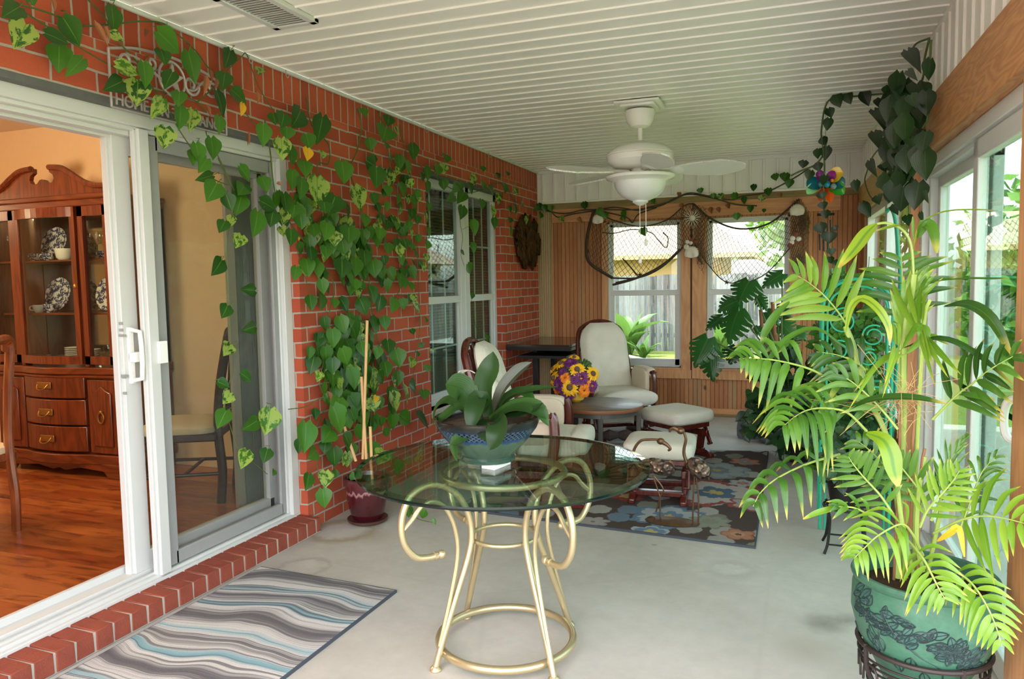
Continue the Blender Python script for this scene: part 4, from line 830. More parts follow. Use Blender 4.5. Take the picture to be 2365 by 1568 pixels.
# ---------------------------------------------------------------- vine along the back wall
D6 = crop(1250,400,2.85)
bv = thing('trailing_vine', 'thin trailing vine strung along the top of the wooden back wall', 'vine', (-2.2, YB-.07, 2.15))
def bp(px, py, o=0.): return ony(px, py, YB-.06-o)
for pts in ([(-150,170),(-40,225),(0,240),(150,265),(300,240),(600,240),(780,215),(880,165),(980,130),(1100,150),(1250,175),(1330,150),(1480,125),(1650,40),(1760,-30)], [(0,230),(60,250),(110,290),(200,270),(330,250),(480,225),(640,245),(700,225),(840,190),(960,140),(1120,160),(1280,205),(1420,215)], [(400,250),(560,290),(600,325),(640,270),(760,225)]):
    m = MB(); m.tube(spline([bp(*D6(*p), rnd.uniform(0,.02)) for p in pts], 6), .0065, 6); P('vine', m, MT['vine_brown'], bv)
LF = [(285,190,290,240,45),(375,235,410,290,45),(545,245,545,310,40),(735,170,745,205,32),(1045,100,1050,130,38),(1180,135,1185,175,45),(1275,130,1275,180,45),(1340,155,1335,205,42),(1405,75,1395,120,45),(1500,100,1495,150,55),(1455,150,1445,190,40),(1380,215,1375,260,38),(1470,235,1465,260,28),(1285,265,1290,310,45),(670,360,685,415,55),(1540,5,1545,45,50),(1610,0,1600,50,60),(1640,40,1625,100,50),(130,285,150,320,40),(20,210,30,260,36),(-20,200,-10,240,40),(420,265,430,300,40),(535,285,545,315,34),(1130,135,1135,165,34),(60,215,70,250,36)]
leaves('foliage', LF, D6, .01, .05, MT['pothos'], bv, pt=bp)
m = MB()
for (x0,y0,x1,y1) in ((250,290,270,330),(930,200,930,235),(1120,225,1122,270),(1172,225,1174,260),(1235,200,1238,235),(1575,130,1577,160),(920,130,905,160)): a = bp(*D6(x0,y0)); b = bp(*D6(x1,y1)); heart(m, a, b, .05, (-.3,-1,.2), fold=.9)
P('withered_foliage', m, MT['dead_leaf'], bv, fix=False, sharp=2)

# ---------------------------------------------------------------- heart-leaf philodendron on the right wall
G1 = crop(1850,50,2.614)
ph = thing('philodendron_vine', 'dark heart-leaf philodendron trailing from the ceiling by the right door', 'vine', (.5,4.6,2.4))
def rp(px, py, o=0.):
    if px < 2010: return ony(px, py, 5.5-o)
    return onx(px, py, .545-o)
def lim(p): p.z = min(p.z, ZC-.02); return p
for pts in ([(775,100),(745,230),(735,340),(690,420),(640,500),(640,640),(660,760)], [(775,100),(700,130),(670,170)], [(785,110),(780,230),(775,330)], [(510,720),(430,820),(400,900),(385,960),(410,1040),(440,1080)], [(710,750),(640,900),(650,1080),(650,1200)], [(770,500),(760,600),(720,700)], [(590,400),(560,480),(540,600),(530,720),(540,860),(560,1000)]):
    m = MB(); m.tube(spline([lim(rp(*G1(*p))) if G1(*p)[0] >= 2010 else lim(onx(*G1(*p), .545)) for p in pts], 6), .005, 6); P('vine', m, MT['vine'], ph)
ch = [(620,400),(540,390),(450,370),(320,410),(190,405),(145,520),(125,640),(125,700),(150,770),(90,860),(0,900),(-60,930)]
m = MB(); m.tube(spline([lim(ony(*G1(*p), 5.5)) for p in ch], 6), .006, 6); P('vine', m, MT['vine'], ph)
LG = [(640,165,715,275,70),(780,230,765,360,75),(640,290,690,340,40),(700,370,740,500,110),(620,400,600,490,80),(530,390,520,450,60),(480,450,500,530,70),(440,520,530,640,65),(560,540,570,640,70),(600,560,650,610,80),(690,520,720,600,60),(650,640,715,725,50),(510,650,540,720,45),(440,660,475,755,62),(660,700,690,760,70),(600,640,620,700,60),(410,835,445,920,45),(490,860,510,900,50),(540,840,540,905,75),(640,815,600,865,60),(780,790,755,905,55),(650,890,625,990,40),(480,930,530,1010,80),(640,960,570,1090,110),(670,970,680,1030,50),(540,1010,530,1100,60),(740,1020,765,1090,30),(460,1050,470,1100,55),(720,1150,735,1210,25),(640,1170,650,1230,50),(560,700,590,780,70),(620,740,650,800,60),(580,780,610,850,60),(560,900,590,960,60),(600,1000,620,1060,55),(560,440,580,520,60),(660,440,690,510,60),(720,650,740,700,40),(500,580,530,640,50),(590,860,600,920,60),(560,1100,580,1160,50)]
leaves('foliage', LG, G1, 0., .09, MT['pothos_dark'], ph, pt=lambda x,y,o: lim(onx(x,y,.545-o)))
LH = [(210,440,235,520,65),(275,430,300,500,55),(375,420,410,510,60),(165,525,185,580,50),(170,585,155,660,50),(130,700,150,750,50),(155,755,145,840,55),(105,770,100,830,50),(100,855,110,905,50),(60,900,40,960,50),(330,960,335,1030,50),(370,1095,420,1180,60),(20,840,10,880,50)]
leaves('foliage', LH, G1, 0., .03, MT['pothos_dark'], ph, pt=lambda x,y,o: ony(x,y,5.5-o))
LI = [(150,930,130,990,60),(120,1030,130,1070,50),(130,1090,135,1120,50),(150,1140,150,1190,50),(110,1220,130,1280,65),(170,1270,170,1340,75),(200,1235,210,1260,36),(180,1370,185,1410,45),(175,1420,180,1460,45),(205,1440,215,1470,40)]
m = MB(); m.tube(spline([ony(*G1(*p), 5.45) for p in ((125,700),(140,860),(135,980),(140,1110),(130,1220),(165,1330),(185,1420),(210,1470))], 6), .004, 6); P('vine', m, MT['vine'], ph)
leaves('foliage', LI, G1, .02, .06, MT['pothos_dark'], ph, pt=lambda x,y,o: ony(x,y,5.47-o))

# ---------------------------------------------------------------- monstera in front of the right back window
MT['monstera'] = leaf_material('monstera_leaves', (22,66,28), (46,104,42), (70,120,64), rough=.3, trans=.12, vw=.02)
mon = thing('potted_monstera', 'monstera with split leaves in a black pot before the right back window', 'potted plant', (-.12,7.25,0)); MO = Vector((-.12,7.25,0))
m = MB(); m.lathe([(0,0),(.13,0),(.16,.14),(.18,.24),(.19,.245),(.19,.26),(.17,.26),(.16,.22),(0,.22)], seg=32); m.build('pot', MT['black'], mon)
m = MB(); m.lathe([(0,.225),(.16,.22)], seg=20); m.build('soil', MT['soil'], mon)
def monleaf(m, base, tip, w, nrm):
    base, tip = Vector(base), Vector(tip); Y_ = tip-base; L = Y_.length; Y_ /= L; X_ = Y_.cross(Vector(nrm)).normalized(); N_ = X_.cross(Y_); r = (rnd.random(), rnd.random())
    def pt(u, v):   # heart outline, u across -1..1
        vv = max(0, min(1, v)); hw = 0
        for (a, b), (c, d) in zip(HW, HW[1:]):
            if a <= vv <= c: hw = b+(d-b)*(vv-a)/(c-a); break
        y = v*L - (L*.22*(1-vv/.35)*math.sin(PI*min(1, abs(u)*1.2)) if vv < .35 else 0)
        return base+X_*(w*hw*u)+Y_*y+N_*(-.12*w*abs(u)**1.6-.1*L*(v-.3)**2+.05*w*abs(u))
    K = 6
    for s in (-1, 1):
        for k in range(K):
            v0, v1 = k/K*.92, (k+1)/K*.92
            lead = .10
            a = [pt(0, v0), pt(0, v1)]; b = [pt(s*.42, v0+lead*.4), pt(s*.42, v1+lead*.4)]
            g = (v1-v0)*.28; c = [pt(s*.72, v0+lead*.8+g*.6), pt(s*.72, v1+lead*.8-g*.4)]; d = [pt(s*.98, v0+lead+g), pt(s, v1+lead-g*.7)]
            rows = [a, b, c, d] if k not in (0,) else [a, b, [pt(s*.72, v0), pt(s*.72, v1+lead*.8)], [pt(s*.97, v0+.02), pt(s, v1+lead)]]
            m.sheet(rows, 0, r, [(.5+s*q/2, v) for q in (0,.42,.72,1) for v in (v0, v1)])
    m.add([pt(0,.92), pt(.42,.96), pt(0,1.02), pt(-.42,.96)], [(0,1,2,3)], 0, [(.5,.92),(.6,.96),(.5,1),(.4,.96)], r)
M2 = crop(1550,600,3.484)
MLs = [(618,188,540,335,225,-.1),(520,335,385,400,190,0),(525,440,455,655,235,-.15),(400,470,285,550,110,.05),(285,655,190,845,185,-.1),(315,760,330,960,165,-.12),(520,715,470,825,160,.1),(880,120,740,210,130,.2),(705,300,765,400,80,.1),(560,720,610,800,110,.12),(780,430,860,520,120,.1),(860,400,960,470,130,.15),(900,520,980,620,130,.12),(700,540,690,600,80,.05),(820,560,800,650,90,.1),(950,650,1000,740,110,.1),(880,690,850,780,110,.1),(1010,560,1080,640,110,.1)]
for i, (x0,y0,x1,y1,w,o) in enumerate(MLs):
    a = ony(*M2(x0,y0), 7.22+o); b = ony(*M2(x1,y1), 7.20+o-.03); a, b = a-(b-a)*.1, b+(b-a)*.12; m = MB(); monleaf(m, a, b, w/3.484*dep(a)*1.45, (-.4+rnd.uniform(-.25,.25),-1,.35+rnd.uniform(-.2,.3)))
    lf = P('leaf', m, MT['monstera'], mon, fix=False, sharp=2)
    s0 = MO+Vector((rnd.uniform(-.05,.05), rnd.uniform(-.04,.04), rnd.uniform(.45,.6))); m = MB(); m.tube(spline([MO+Vector((0,0,.22)), s0, (s0+a)/2+Vector((0,0,.04)), a+Vector((0,.01,.0))], 5), [.012]*6+[.009]*5+[.006]*5, 6); P('petiole', m, MT['vine'], mon)
for a, b in (((720,400),(745,740)),((815,340),(845,760)),((845,600),(870,1120)),((770,820),(790,1150))):
    m = MB(); m.tube([ony(*M2(*a), 7.28), ony(*M2(*b), 7.28)], .017, 8); P('stake', m, plain('brown_stake', (130,84,52), .8), mon)

# ---------------------------------------------------------------- tall palm in the big green pot, foreground right
PX, PY, PZ = .372, 2.45, .545
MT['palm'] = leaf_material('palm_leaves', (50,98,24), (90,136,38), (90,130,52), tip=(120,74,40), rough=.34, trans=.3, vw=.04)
MT['palm_bright'] = leaf_material('bright_palm_leaves', (88,134,30), (128,164,50), (118,156,58), tip=(130,80,44), rough=.34, trans=.3, vw=.04)  # lighter, yellower green than the other palm leaves
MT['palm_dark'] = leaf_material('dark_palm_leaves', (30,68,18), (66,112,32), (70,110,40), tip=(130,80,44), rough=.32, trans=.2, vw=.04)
MT['stripe'] = leaf_material('striped_leaves', (112,148,28), (142,168,42), None, (62,122,40), (140,90,50), rough=.3, trans=.3)
MT['cane_green'] = plain('palm_cane', (142,166,78), .45, var=.15, nscale=30); MT['cane_brown'] = plain('dry_cane', (124,88,54), .6, var=.25, nscale=30)
pm = thing('potted_palm', 'tall bright green palm in a carved green pot, nearest the camera on the right', 'potted plant', (PX,PY,0))
t = NT('carved_pot'); o = t.obj(); x, y, z = t.sep(o); an = t.math('ARCTAN2', y, x); ns = t.noise(o, 30, 4, .6); nl = t.noise(o, 5, 2)
col = t.mix(ns, lin((40,82,64)), lin((70,116,92))); col = t.mix(t.n('MapRange', {0: t.noise(o, 44, 2), 1: .68, 2: .72, 3: 0., 4: .4}).outputs[0], col, lin((110,94,70)))
MT['carved'] = t.done(t.pbr(col, .42, 0, .4, t.bump(ns, .4, .006)))
m = MB(); m.lathe([(0,.215),(.105,.215),(.112,.235),(.14,.29),(.178,.36),(.196,.43),(.194,.50),(.188,.525),(.196,.532),(.199,.542),(.194,.552),(.180,.55),(.176,.52),(.17,.50),(0,.50)], seg=72); m.build('pot', MT['carved'], pm)
m = MB(); m.lathe([(0,.512),(.1,.51),(.176,.50)], seg=30); m.build('soil', MT['soil'], pm)
ps = thing('pot_stand', 'dark wrought iron stand carrying the big green palm pot', 'plant stand', (PX,PY,0)); m = MB()
def cring(mm, r, z, q): mm.tube([(r*math.cos(2*PI*i/48), r*math.sin(2*PI*i/48), z) for i in range(48)], q, 8, True)
m = MB(); cring(m, .176, .335, .008); m.build('top_ring', MT['iron'], ps); m = MB(); cring(m, .145, .205, .006); m.build('support_ring', MT['iron'], ps)
m = MB(); [cring(m, .178-.004*i, .32-.018*i, .0035) for i in range(1, 4)]; m.build('wire_bands', MT['iron'], ps)
for i in range(4):
    a = .45+i*PI/2; ca, sa = math.cos(a), math.sin(a); m = MB(); m.tube(spline([(ca*.178,sa*.178,.345),(ca*.172,sa*.172,.27),(ca*.15,sa*.15,.205),(ca*.155,sa*.155,.10),(ca*.185,sa*.185,0.006)], 6), .007, 8); m.tube([(0,0,.205),(ca*.15,sa*.15,.205)], .005, 6); m.build('leg', MT['iron'], ps)
m = MB()
for i in range(12):
    a = i*PI/6; m.tube(spline([((.172)*math.cos(a+q), .172*math.sin(a+q), z) for q, z in ((-.2,.225),(-.16,.27),(0,.285),(.16,.27),(.2,.225))], 4), .0035, 6)
m.build('wire_loops', MT['iron'], ps)

R3 = crop(1600,500,2.24); R4 = crop(1650,1000,2.761); F0 = lambda x, y: (x, y)
def pp(tr, x, y, Y): return ony(*tr(x,y), Y)
def safe(p):
    p.x = min(p.x, .625); return p
def frond(tr, pts, n, L, w, mat, up=(-.25,-.8,.55), alpha=.85, droop=.25, lo=1., hi=1., taper=.55, stem=True, start=.12, rev=False):
    C = [pp(tr, *p) for p in pts]; S = spline(C, 10); N = len(S)-1; up = Vector(up); m = MB(); d0 = dep(C[len(C)//2])/(tr(1,0)[0]-tr(0,0)[0])**-1
    n = max(4, round(n*.74))
    for i in range(n):
        v = start+(1-start)*(i+.5)/n; j = min(N-1, int(v*N)); c = S[j]; T = (S[j+1]-S[max(0,j-1)]).normalized(); sd = T.cross(up).normalized(); nn = sd.cross(T)
        k = (.72+.28*math.sin(PI*min(1, v*1.1))) * (1-taper*max(0, v-.55)/.45)
        for s, f in ((-1, lo), (1, hi)):
            if f <= 0: continue
            al = alpha*1.18*(1+.5*(v-.5))+rnd.uniform(-.08,.08); d = (sd*s*math.cos(al)+T*math.sin(al)).normalized(); l = L*1.27*d0*k*f*rnd.uniform(.88,1.1)
            e = c+d*l+Vector((0,0,-droop*l*rnd.uniform(.7,1.3)))+nn*rnd.uniform(-.03,.03)*l; q = c+d*l*.5+nn*l*.06
            pts_ = [safe(c.copy()), safe(q), safe(e)]; blade(m, pts_, w*.84*d0*(.85+.3*k)*rnd.uniform(.9,1.1), nn, 8, .10, 'lance')
    o = P('frond', m, mat, pm, fix=False, sharp=2)
    if stem: m = MB(); m.tube(S, [max(.0012, .0042*(1-.75*i/N)) for i in range(N+1)], 6); P('rachis', m, MT['cane_green'], o)
    return o
Bt, Md, Dk = MT['palm_bright'], MT['palm'], MT['palm_dark']
FR = [ # upper tiers (crop R3)
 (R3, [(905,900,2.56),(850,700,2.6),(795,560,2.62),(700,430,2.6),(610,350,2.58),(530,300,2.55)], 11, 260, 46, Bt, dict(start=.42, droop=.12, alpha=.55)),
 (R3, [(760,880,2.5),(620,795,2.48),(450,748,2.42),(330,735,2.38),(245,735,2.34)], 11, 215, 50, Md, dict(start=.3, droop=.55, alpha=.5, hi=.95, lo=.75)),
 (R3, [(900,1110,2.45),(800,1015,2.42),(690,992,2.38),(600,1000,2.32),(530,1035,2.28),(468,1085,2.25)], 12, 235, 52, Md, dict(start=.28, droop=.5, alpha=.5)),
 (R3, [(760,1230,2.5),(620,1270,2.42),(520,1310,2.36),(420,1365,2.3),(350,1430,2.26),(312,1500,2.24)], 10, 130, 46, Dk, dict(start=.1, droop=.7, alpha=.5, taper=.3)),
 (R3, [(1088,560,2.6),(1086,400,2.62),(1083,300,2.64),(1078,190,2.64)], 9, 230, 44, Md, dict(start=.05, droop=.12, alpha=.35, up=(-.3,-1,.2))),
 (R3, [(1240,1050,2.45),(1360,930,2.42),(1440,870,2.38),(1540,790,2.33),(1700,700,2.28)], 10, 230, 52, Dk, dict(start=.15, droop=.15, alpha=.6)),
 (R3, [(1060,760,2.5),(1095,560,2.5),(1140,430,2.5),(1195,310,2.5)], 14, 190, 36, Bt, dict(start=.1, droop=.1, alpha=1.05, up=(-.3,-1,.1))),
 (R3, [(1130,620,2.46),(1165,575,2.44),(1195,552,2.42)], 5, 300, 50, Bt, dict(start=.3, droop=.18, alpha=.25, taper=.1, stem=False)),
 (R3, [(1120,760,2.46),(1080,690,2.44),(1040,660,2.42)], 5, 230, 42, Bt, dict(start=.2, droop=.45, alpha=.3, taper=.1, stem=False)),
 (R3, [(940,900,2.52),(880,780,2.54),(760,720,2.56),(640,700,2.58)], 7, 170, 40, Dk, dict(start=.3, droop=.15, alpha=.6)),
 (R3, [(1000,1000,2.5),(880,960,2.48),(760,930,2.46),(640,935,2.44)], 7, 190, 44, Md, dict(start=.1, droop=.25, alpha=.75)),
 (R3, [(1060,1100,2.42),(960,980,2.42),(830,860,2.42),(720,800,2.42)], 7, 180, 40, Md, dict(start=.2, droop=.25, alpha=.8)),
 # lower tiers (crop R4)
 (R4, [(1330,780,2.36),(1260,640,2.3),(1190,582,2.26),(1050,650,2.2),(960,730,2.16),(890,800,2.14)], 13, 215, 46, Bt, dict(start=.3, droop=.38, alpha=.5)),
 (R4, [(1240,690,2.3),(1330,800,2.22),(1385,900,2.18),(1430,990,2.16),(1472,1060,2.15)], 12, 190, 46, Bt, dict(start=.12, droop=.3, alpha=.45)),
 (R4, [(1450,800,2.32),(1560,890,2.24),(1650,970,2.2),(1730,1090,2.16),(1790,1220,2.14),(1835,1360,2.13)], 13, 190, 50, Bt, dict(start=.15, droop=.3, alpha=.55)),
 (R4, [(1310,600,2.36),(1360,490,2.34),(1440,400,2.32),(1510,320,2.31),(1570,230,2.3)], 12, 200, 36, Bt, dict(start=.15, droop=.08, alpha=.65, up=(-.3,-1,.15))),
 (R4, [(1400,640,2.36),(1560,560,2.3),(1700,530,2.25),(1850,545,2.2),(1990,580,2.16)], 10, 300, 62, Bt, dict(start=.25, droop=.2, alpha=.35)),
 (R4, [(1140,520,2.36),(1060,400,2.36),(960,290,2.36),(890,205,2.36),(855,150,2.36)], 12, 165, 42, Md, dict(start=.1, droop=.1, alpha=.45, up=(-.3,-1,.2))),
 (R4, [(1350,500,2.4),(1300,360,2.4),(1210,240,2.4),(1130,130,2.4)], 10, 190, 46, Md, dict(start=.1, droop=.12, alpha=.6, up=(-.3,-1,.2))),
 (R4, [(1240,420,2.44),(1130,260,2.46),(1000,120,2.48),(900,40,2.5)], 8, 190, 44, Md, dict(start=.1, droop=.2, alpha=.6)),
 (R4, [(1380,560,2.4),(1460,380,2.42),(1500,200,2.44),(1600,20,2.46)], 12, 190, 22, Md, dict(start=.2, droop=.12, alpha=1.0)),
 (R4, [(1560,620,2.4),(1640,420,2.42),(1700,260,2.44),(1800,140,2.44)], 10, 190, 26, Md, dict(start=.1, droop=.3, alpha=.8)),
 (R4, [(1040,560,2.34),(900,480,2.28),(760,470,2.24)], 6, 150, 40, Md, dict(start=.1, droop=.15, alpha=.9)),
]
for tr, pts, n, L, w, mt, kw in FR: frond(tr, pts, n, L, w, mt, **kw)
def single(tr, pts, w, mat, up=(-.3,-.9,.4), shape='oval', fold=.1):
    C = [safe(pp(tr, *p)) for p in pts]; m = MB(); blade(m, C, w*(tr(1,0)[0]-tr(0,0)[0])*dep(C[1]), up, 14, fold, shape); return P('leaf', m, mat, pm, fix=False, sharp=2)
m = MB(); m.tube(spline([pp(R3,1143,320,2.5), pp(R3,1130,150,2.5), pp(R3,1085,70,2.5), pp(R3,1010,35,2.49), pp(R3,950,38,2.48)], 6), .004, 6); P('petiole', m, MT['cane_green'], pm)
single(R3, [(950,38,2.48),(900,85,2.46),(840,165,2.44),(755,265,2.42)], 74, MT['stripe'], (-.2,-.7,.4))
single(R3, [(1105,75,2.48),(1070,48,2.46),(1010,58,2.45),(945,75,2.44)], 34, MT['stripe'], (0,-.5,1))
single(R3, [(1143,160,2.5),(1180,40,2.48),(1300,-24,2.46),(1480,-34,2.44),(1570,-28,2.43)], 26, MT['stripe'], (0,-.4,1))
single(R3, [(1165,110,2.5),(1200,40,2.48),(1240,70,2.46),(1262,190,2.44)], 66, MT['palm'], (.3,-.9,.2))
single(R3, [(1142,120,2.5),(1140,40,2.5),(1138,0,2.5)], 14, Bt)
single(R3, [(1210,340,2.48),(1400,322,2.42),(1560,322,2.38),(1640,318,2.36)], 26, Dk, (0,-.5,1))
single(R3, [(1300,465,2.46),(1420,455,2.4),(1540,530,2.36),(1645,710,2.33)], 76, Dk, (.2,-.8,.6))
single(R3, [(790,600,2.5),(820,470,2.48),(880,425,2.46),(960,480,2.43),(1012,570,2.42),(1020,655,2.41)], 46, MT['stripe'], (0,-.8,.5))
single(R3, [(1090,680,2.48),(1270,630,2.42),(1450,700,2.38),(1655,868,2.34)], 46, Dk, (0,-.6,.9))
single(R3, [(790,1005,2.42),(930,945,2.38),(1130,935,2.35),(1310,968,2.33)], 52, Dk, (0,-.6,.9))
single(R3, [(900,1120,2.3),(985,1155,2.26),(1025,1230,2.24),(1040,1310,2.23),(1062,1395,2.22)], 96, MT['stripe'], (0,-1,.4))
single(R3, [(800,690,2.55),(640,580,2.5),(490,630,2.46),(395,740,2.43),(335,785,2.42)], 34, Md, (0,-.7,.8))
single(R3, [(500,440,2.5),(430,510,2.48),(380,590,2.47),(355,650,2.46)], 48, Md)
single(R3, [(890,900,2.5),(860,840,2.47),(790,830,2.45),(740,890,2.44),(700,960,2.43)], 44, Md)
single(R3, [(690,840,2.5),(640,890,2.46),(560,905,2.43),(515,950,2.42)], 30, Md)
single(R3, [(1180,560,2.42),(1195,600,2.4),(1185,690,2.39)], 62, Bt, (0,-1,.1))
single(R3, [(1380,920,2.38),(1450,925,2.34),(1560,950,2.31)], 50, Dk, (0,-.7,.8))
single(R4, [(850,440,2.3),(750,480,2.26),(650,510,2.24),(565,550,2.22)], 40, Bt)
single(R4, [(1420,690,2.34),(1500,640,2.3),(1560,610,2.28),(1595,790,2.26)], 44, MT['yellow_leaf'])
for tr, pts, r, mt in ((R3,[(1060,1870,2.45),(1080,1300,2.47),(1092,1000,2.48),(1090,760,2.5),(1100,560,2.5),(1130,420,2.5),(1145,300,2.5)],.009,'cane_green'),(R3,[(1100,1870,2.46),(1020,1200,2.5),(900,930,2.53),(840,720,2.57),(790,570,2.6)],.008,'cane_green'),(R3,[(1140,1870,2.45),(1160,1200,2.46),(1195,560,2.45),(1225,430,2.45)],.006,'cane_green'),
    (R3,[(1100,1880,2.44),(1130,1300,2.42),(1150,1000,2.42)],.0042,'cane_brown'),(R3,[(1040,1880,2.45),(1070,1200,2.44),(1060,950,2.44)],.0042,'cane_brown'),(R3,[(1160,1880,2.44),(1180,1350,2.4),(1200,1200,2.4)],.0042,'cane_brown'),(R4,[(1330,880,2.44),(1290,700,2.42),(1300,400,2.4),(1340,150,2.4)],.007,'cane_green'),(R4,[(1360,890,2.45),(1400,700,2.42),(1440,500,2.4)],.006,'cane_green'),(R4,[(1260,880,2.44),(1200,600,2.4),(1160,300,2.4)],.007,'cane_green')):
    m = MB(); m.tube(spline([pp(tr,*p) for p in pts], 8), r, 8); P('cane', m, MT[mt], pm)
m = MB()   # dry twiggy tangle
for _ in range(70):
    c = pp(R3, 1090+rnd.gauss(0,60), 960+rnd.gauss(0,50), 2.42+rnd.gauss(0,.03)); d = Vector((rnd.gauss(0,1),rnd.gauss(0,.6),rnd.gauss(0,.8)))*.03; m.tube(spline([c, c+d+Vector((0,0,.01)), c+d*2.2], 4), .0007, 4)
dtw = P('dry_twigs', m, plain('dry_twig', (176,148,98), .8), pm); dtw['kind'] = 'stuff'
# carved leaf relief on the big pot
PR = [(.105,.215),(.112,.235),(.14,.29),(.178,.36),(.196,.43),(.194,.50),(.188,.525)]
def prad(z):
    for (a, b), (c, d) in zip(PR, PR[1:]):
        if b <= z <= d: return a+(c-a)*(z-b)/(d-b)
    return PR[-1][0]
R = random.Random(11); fill = MB(); line = MB()
def sp(u, z, o): a = u/.185; r = prad(z)+o; return Vector((r*math.cos(a), r*math.sin(a), z))
def carved_leaf(u, z, l, w, ang, fillit=True):
    ca, sa = math.cos(ang), math.sin(ang); rows = []; out = []
    for i in range(9):
        v = i/8; hw = w*math.sin(PI*v)**.8
        rows.append([sp(u+ca*l*(v-.5)-sa*hw*q, z+sa*l*(v-.5)+ca*hw*q, .0012) for q in (-1,-.5,0,.5,1)])
    if fillit: fill.sheet(rows)
    L_ = [r[0] for r in rows]+[r[-1] for r in rows[::-1]]; line.tube(L_, .0019, 5, True); line.tube([r[2] for r in rows], .0011, 5)
th0 = math.atan2(-PY, -PX)*.185       # side facing the room
for i in range(58):
    k = i/57; u = th0-.20+.36*k+R.uniform(-.012,.012); z = .488-.11*k+R.uniform(-.036,.03); carved_leaf(u, z, R.uniform(.034,.05), R.uniform(.008,.012), R.uniform(-.4,1.4))
for i in range(7): a = i*2*PI/7; carved_leaf(th0+.075+.026*math.cos(a), .40+.026*math.sin(a), .042, .011, a)
for (du, z) in ((-.13,.405),(-.115,.375),(-.145,.38),(-.03,.34),(-.07,.32),(.13,.335),(.01,.295)): carved_leaf(th0+du, z, .045, .016, R.uniform(.8,2.2), False)
for i in range(14): carved_leaf(th0+.25+i*.06, R.uniform(.34,.48), .045, .013, R.uniform(0,3))
line.tube(spline([sp(th0-.10,.475,.001), sp(th0-.07,.43,.001), sp(th0-.01,.375,.001), sp(th0+.05,.34,.001), sp(th0+.07,.29,.001)], 6), .002, 5)
fill.add(line.v, line.f, 1); fill.hasuv = False; fill.build('carved_leaves', [plain('carved_leaf_glaze', (46,86,76), .45, var=.45, nscale=60), plain('carved_line_glaze', (22,44,44), .45, var=.4, nscale=60)], pm)
# more leaves in the dense part of the philodendron
m = MB()
for _ in range(34):
    x, y = 2085+R.gauss(0,24), 330+R.gauss(0,85)
    if y < 165: continue
    a = lim(onx(x, y, .545-R.uniform(0,.10))); k = R.uniform(.08,.13); d = Vector((R.uniform(-.2,.1), R.uniform(-.5,.5), -1)).normalized(); heart(m, a, a+d*k, k*.85, (-.5+R.uniform(-.4,.3),-1,R.uniform(.1,.9)), (R.random(), R.random()))
P('foliage', m, MT['pothos_dark'], ph, fix=False, sharp=2)
# ---------------------------------------------------------------- ceiling fan
FX, FYY = -.975, 5.137
def fz(py, px=1480): return ony(px, py, FYY).z
fan = thing('ceiling_fan', 'white five blade ceiling fan with a bowl light', 'ceiling fan', (FX,FYY,ZC))
m = MB(); m.prism([(-.15,-.15),(.15,-.15),(.15,.15),(-.15,.15)], -.028, -.013, 'z'); m.prism([(-.115,-.115),(.115,-.115),(.115,.115),(-.115,.115)], -.045, -.028, 'z'); m.build('mounting_plate', MT['white_gloss'], fan, bevel=.006)
m = MB(); m.lathe([(.05,-.045),(.098,-.06),(.10,-.085),(.09,-.13),(.066,-.165),(.03,-.175),(0,-.175)], seg=32); cnp = m.build('canopy', MT['white_gloss'], fan)
m = MB(); m.tube([(0,0,-.17),(0,0,-.27)], .017, 12); m.lathe([(.03,-.262),(.045,-.27),(.02,-.28)], seg=20); m.build('downrod', MT['white_gloss'], fan)
m = MB(); m.lathe([(0,-.272),(.08,-.278),(.17,-.30),(.218,-.335),(.225,-.35),(.222,-.355),(.228,-.36),(.222,-.395),(.18,-.43),(.11,-.445),(0,-.445)], seg=48); m.build('motor_housing', MT['white_gloss'], fan)
t = NT('rattan_blade'); o = t.obj(); x, y, z = t.sep(o); wv_ = t.math('MULTIPLY', t.math('SINE', t.math('MULTIPLY', x, 420.)), t.math('SINE', t.math('MULTIPLY', y, 420.)))
MT['blade'] = t.done(t.pbr(lin((226,227,220)), .5, 0, .4, t.bump(wv_, .5, .003)))
for i, ang in enumerate((-145, -73, -1, 71, 143)):
    a = math.radians(ang+6); M_ = Matrix.Rotation(a, 4, 'Z') @ Matrix.Rotation(math.radians(-20), 4, 'X'); m = MB(); n = 14; top = []
    for k in range(n+1):
        v = k/n; x = .20+.48*v; w = .112*(math.sin(PI*(v*.93+.05)))**.45 * (.62+.38*v if v < .6 else .85+.15*(1-(v-.6)/.4))
        top.append((x, w))
    poly = [(x, w) for x, w in top] + [(x, -w) for x, w in reversed(top)]
    m.prism(poly, -.006, .004, 'z'); m.xf(Matrix.Translation((0,0,-.462)) @ M_); bl = m.build('blade', MT['blade'], fan)
    m = MB(); m.bar((.09,0,0),(.22,0,-.004),.035,.008); m.lathe([(0,-.006),(.045,-.006),(.045,-.010),(0,-.014)], (.245,0,0), 16); m.xf(Matrix.Translation((0,0,-.458)) @ M_); m.build('blade_iron', MT['white_gloss'], bl)
m = MB(); m.lathe([(0,-.44),(.06,-.44),(.06,-.475),(.09,-.48),(.155,-.485),(.16,-.492),(.225,-.488),(.235,-.495),(.228,-.51),(.175,-.53),(.17,-.52)], seg=48); m.build('light_collar', MT['white_gloss'], fan)
m = MB()
for k in range(44):
    a = 2*PI*k/44; m.bar((.172*math.cos(a),.172*math.sin(a),-.528),(.228*math.cos(a),.228*math.sin(a),-.503),.012,.008)
m.build('collar_fluting', MT['white_gloss'], fan)
m = MB(); m.lathe([(.175,-.52),(.172,-.56),(.15,-.60),(.11,-.635),(.06,-.655),(.05,-.657),(.052,-.668),(.03,-.682),(.015,-.688),(0,-.69)], seg=48); m.build('light_bowl', plain('frosted_glass', (232,236,234), .3, spec=.5), fan)
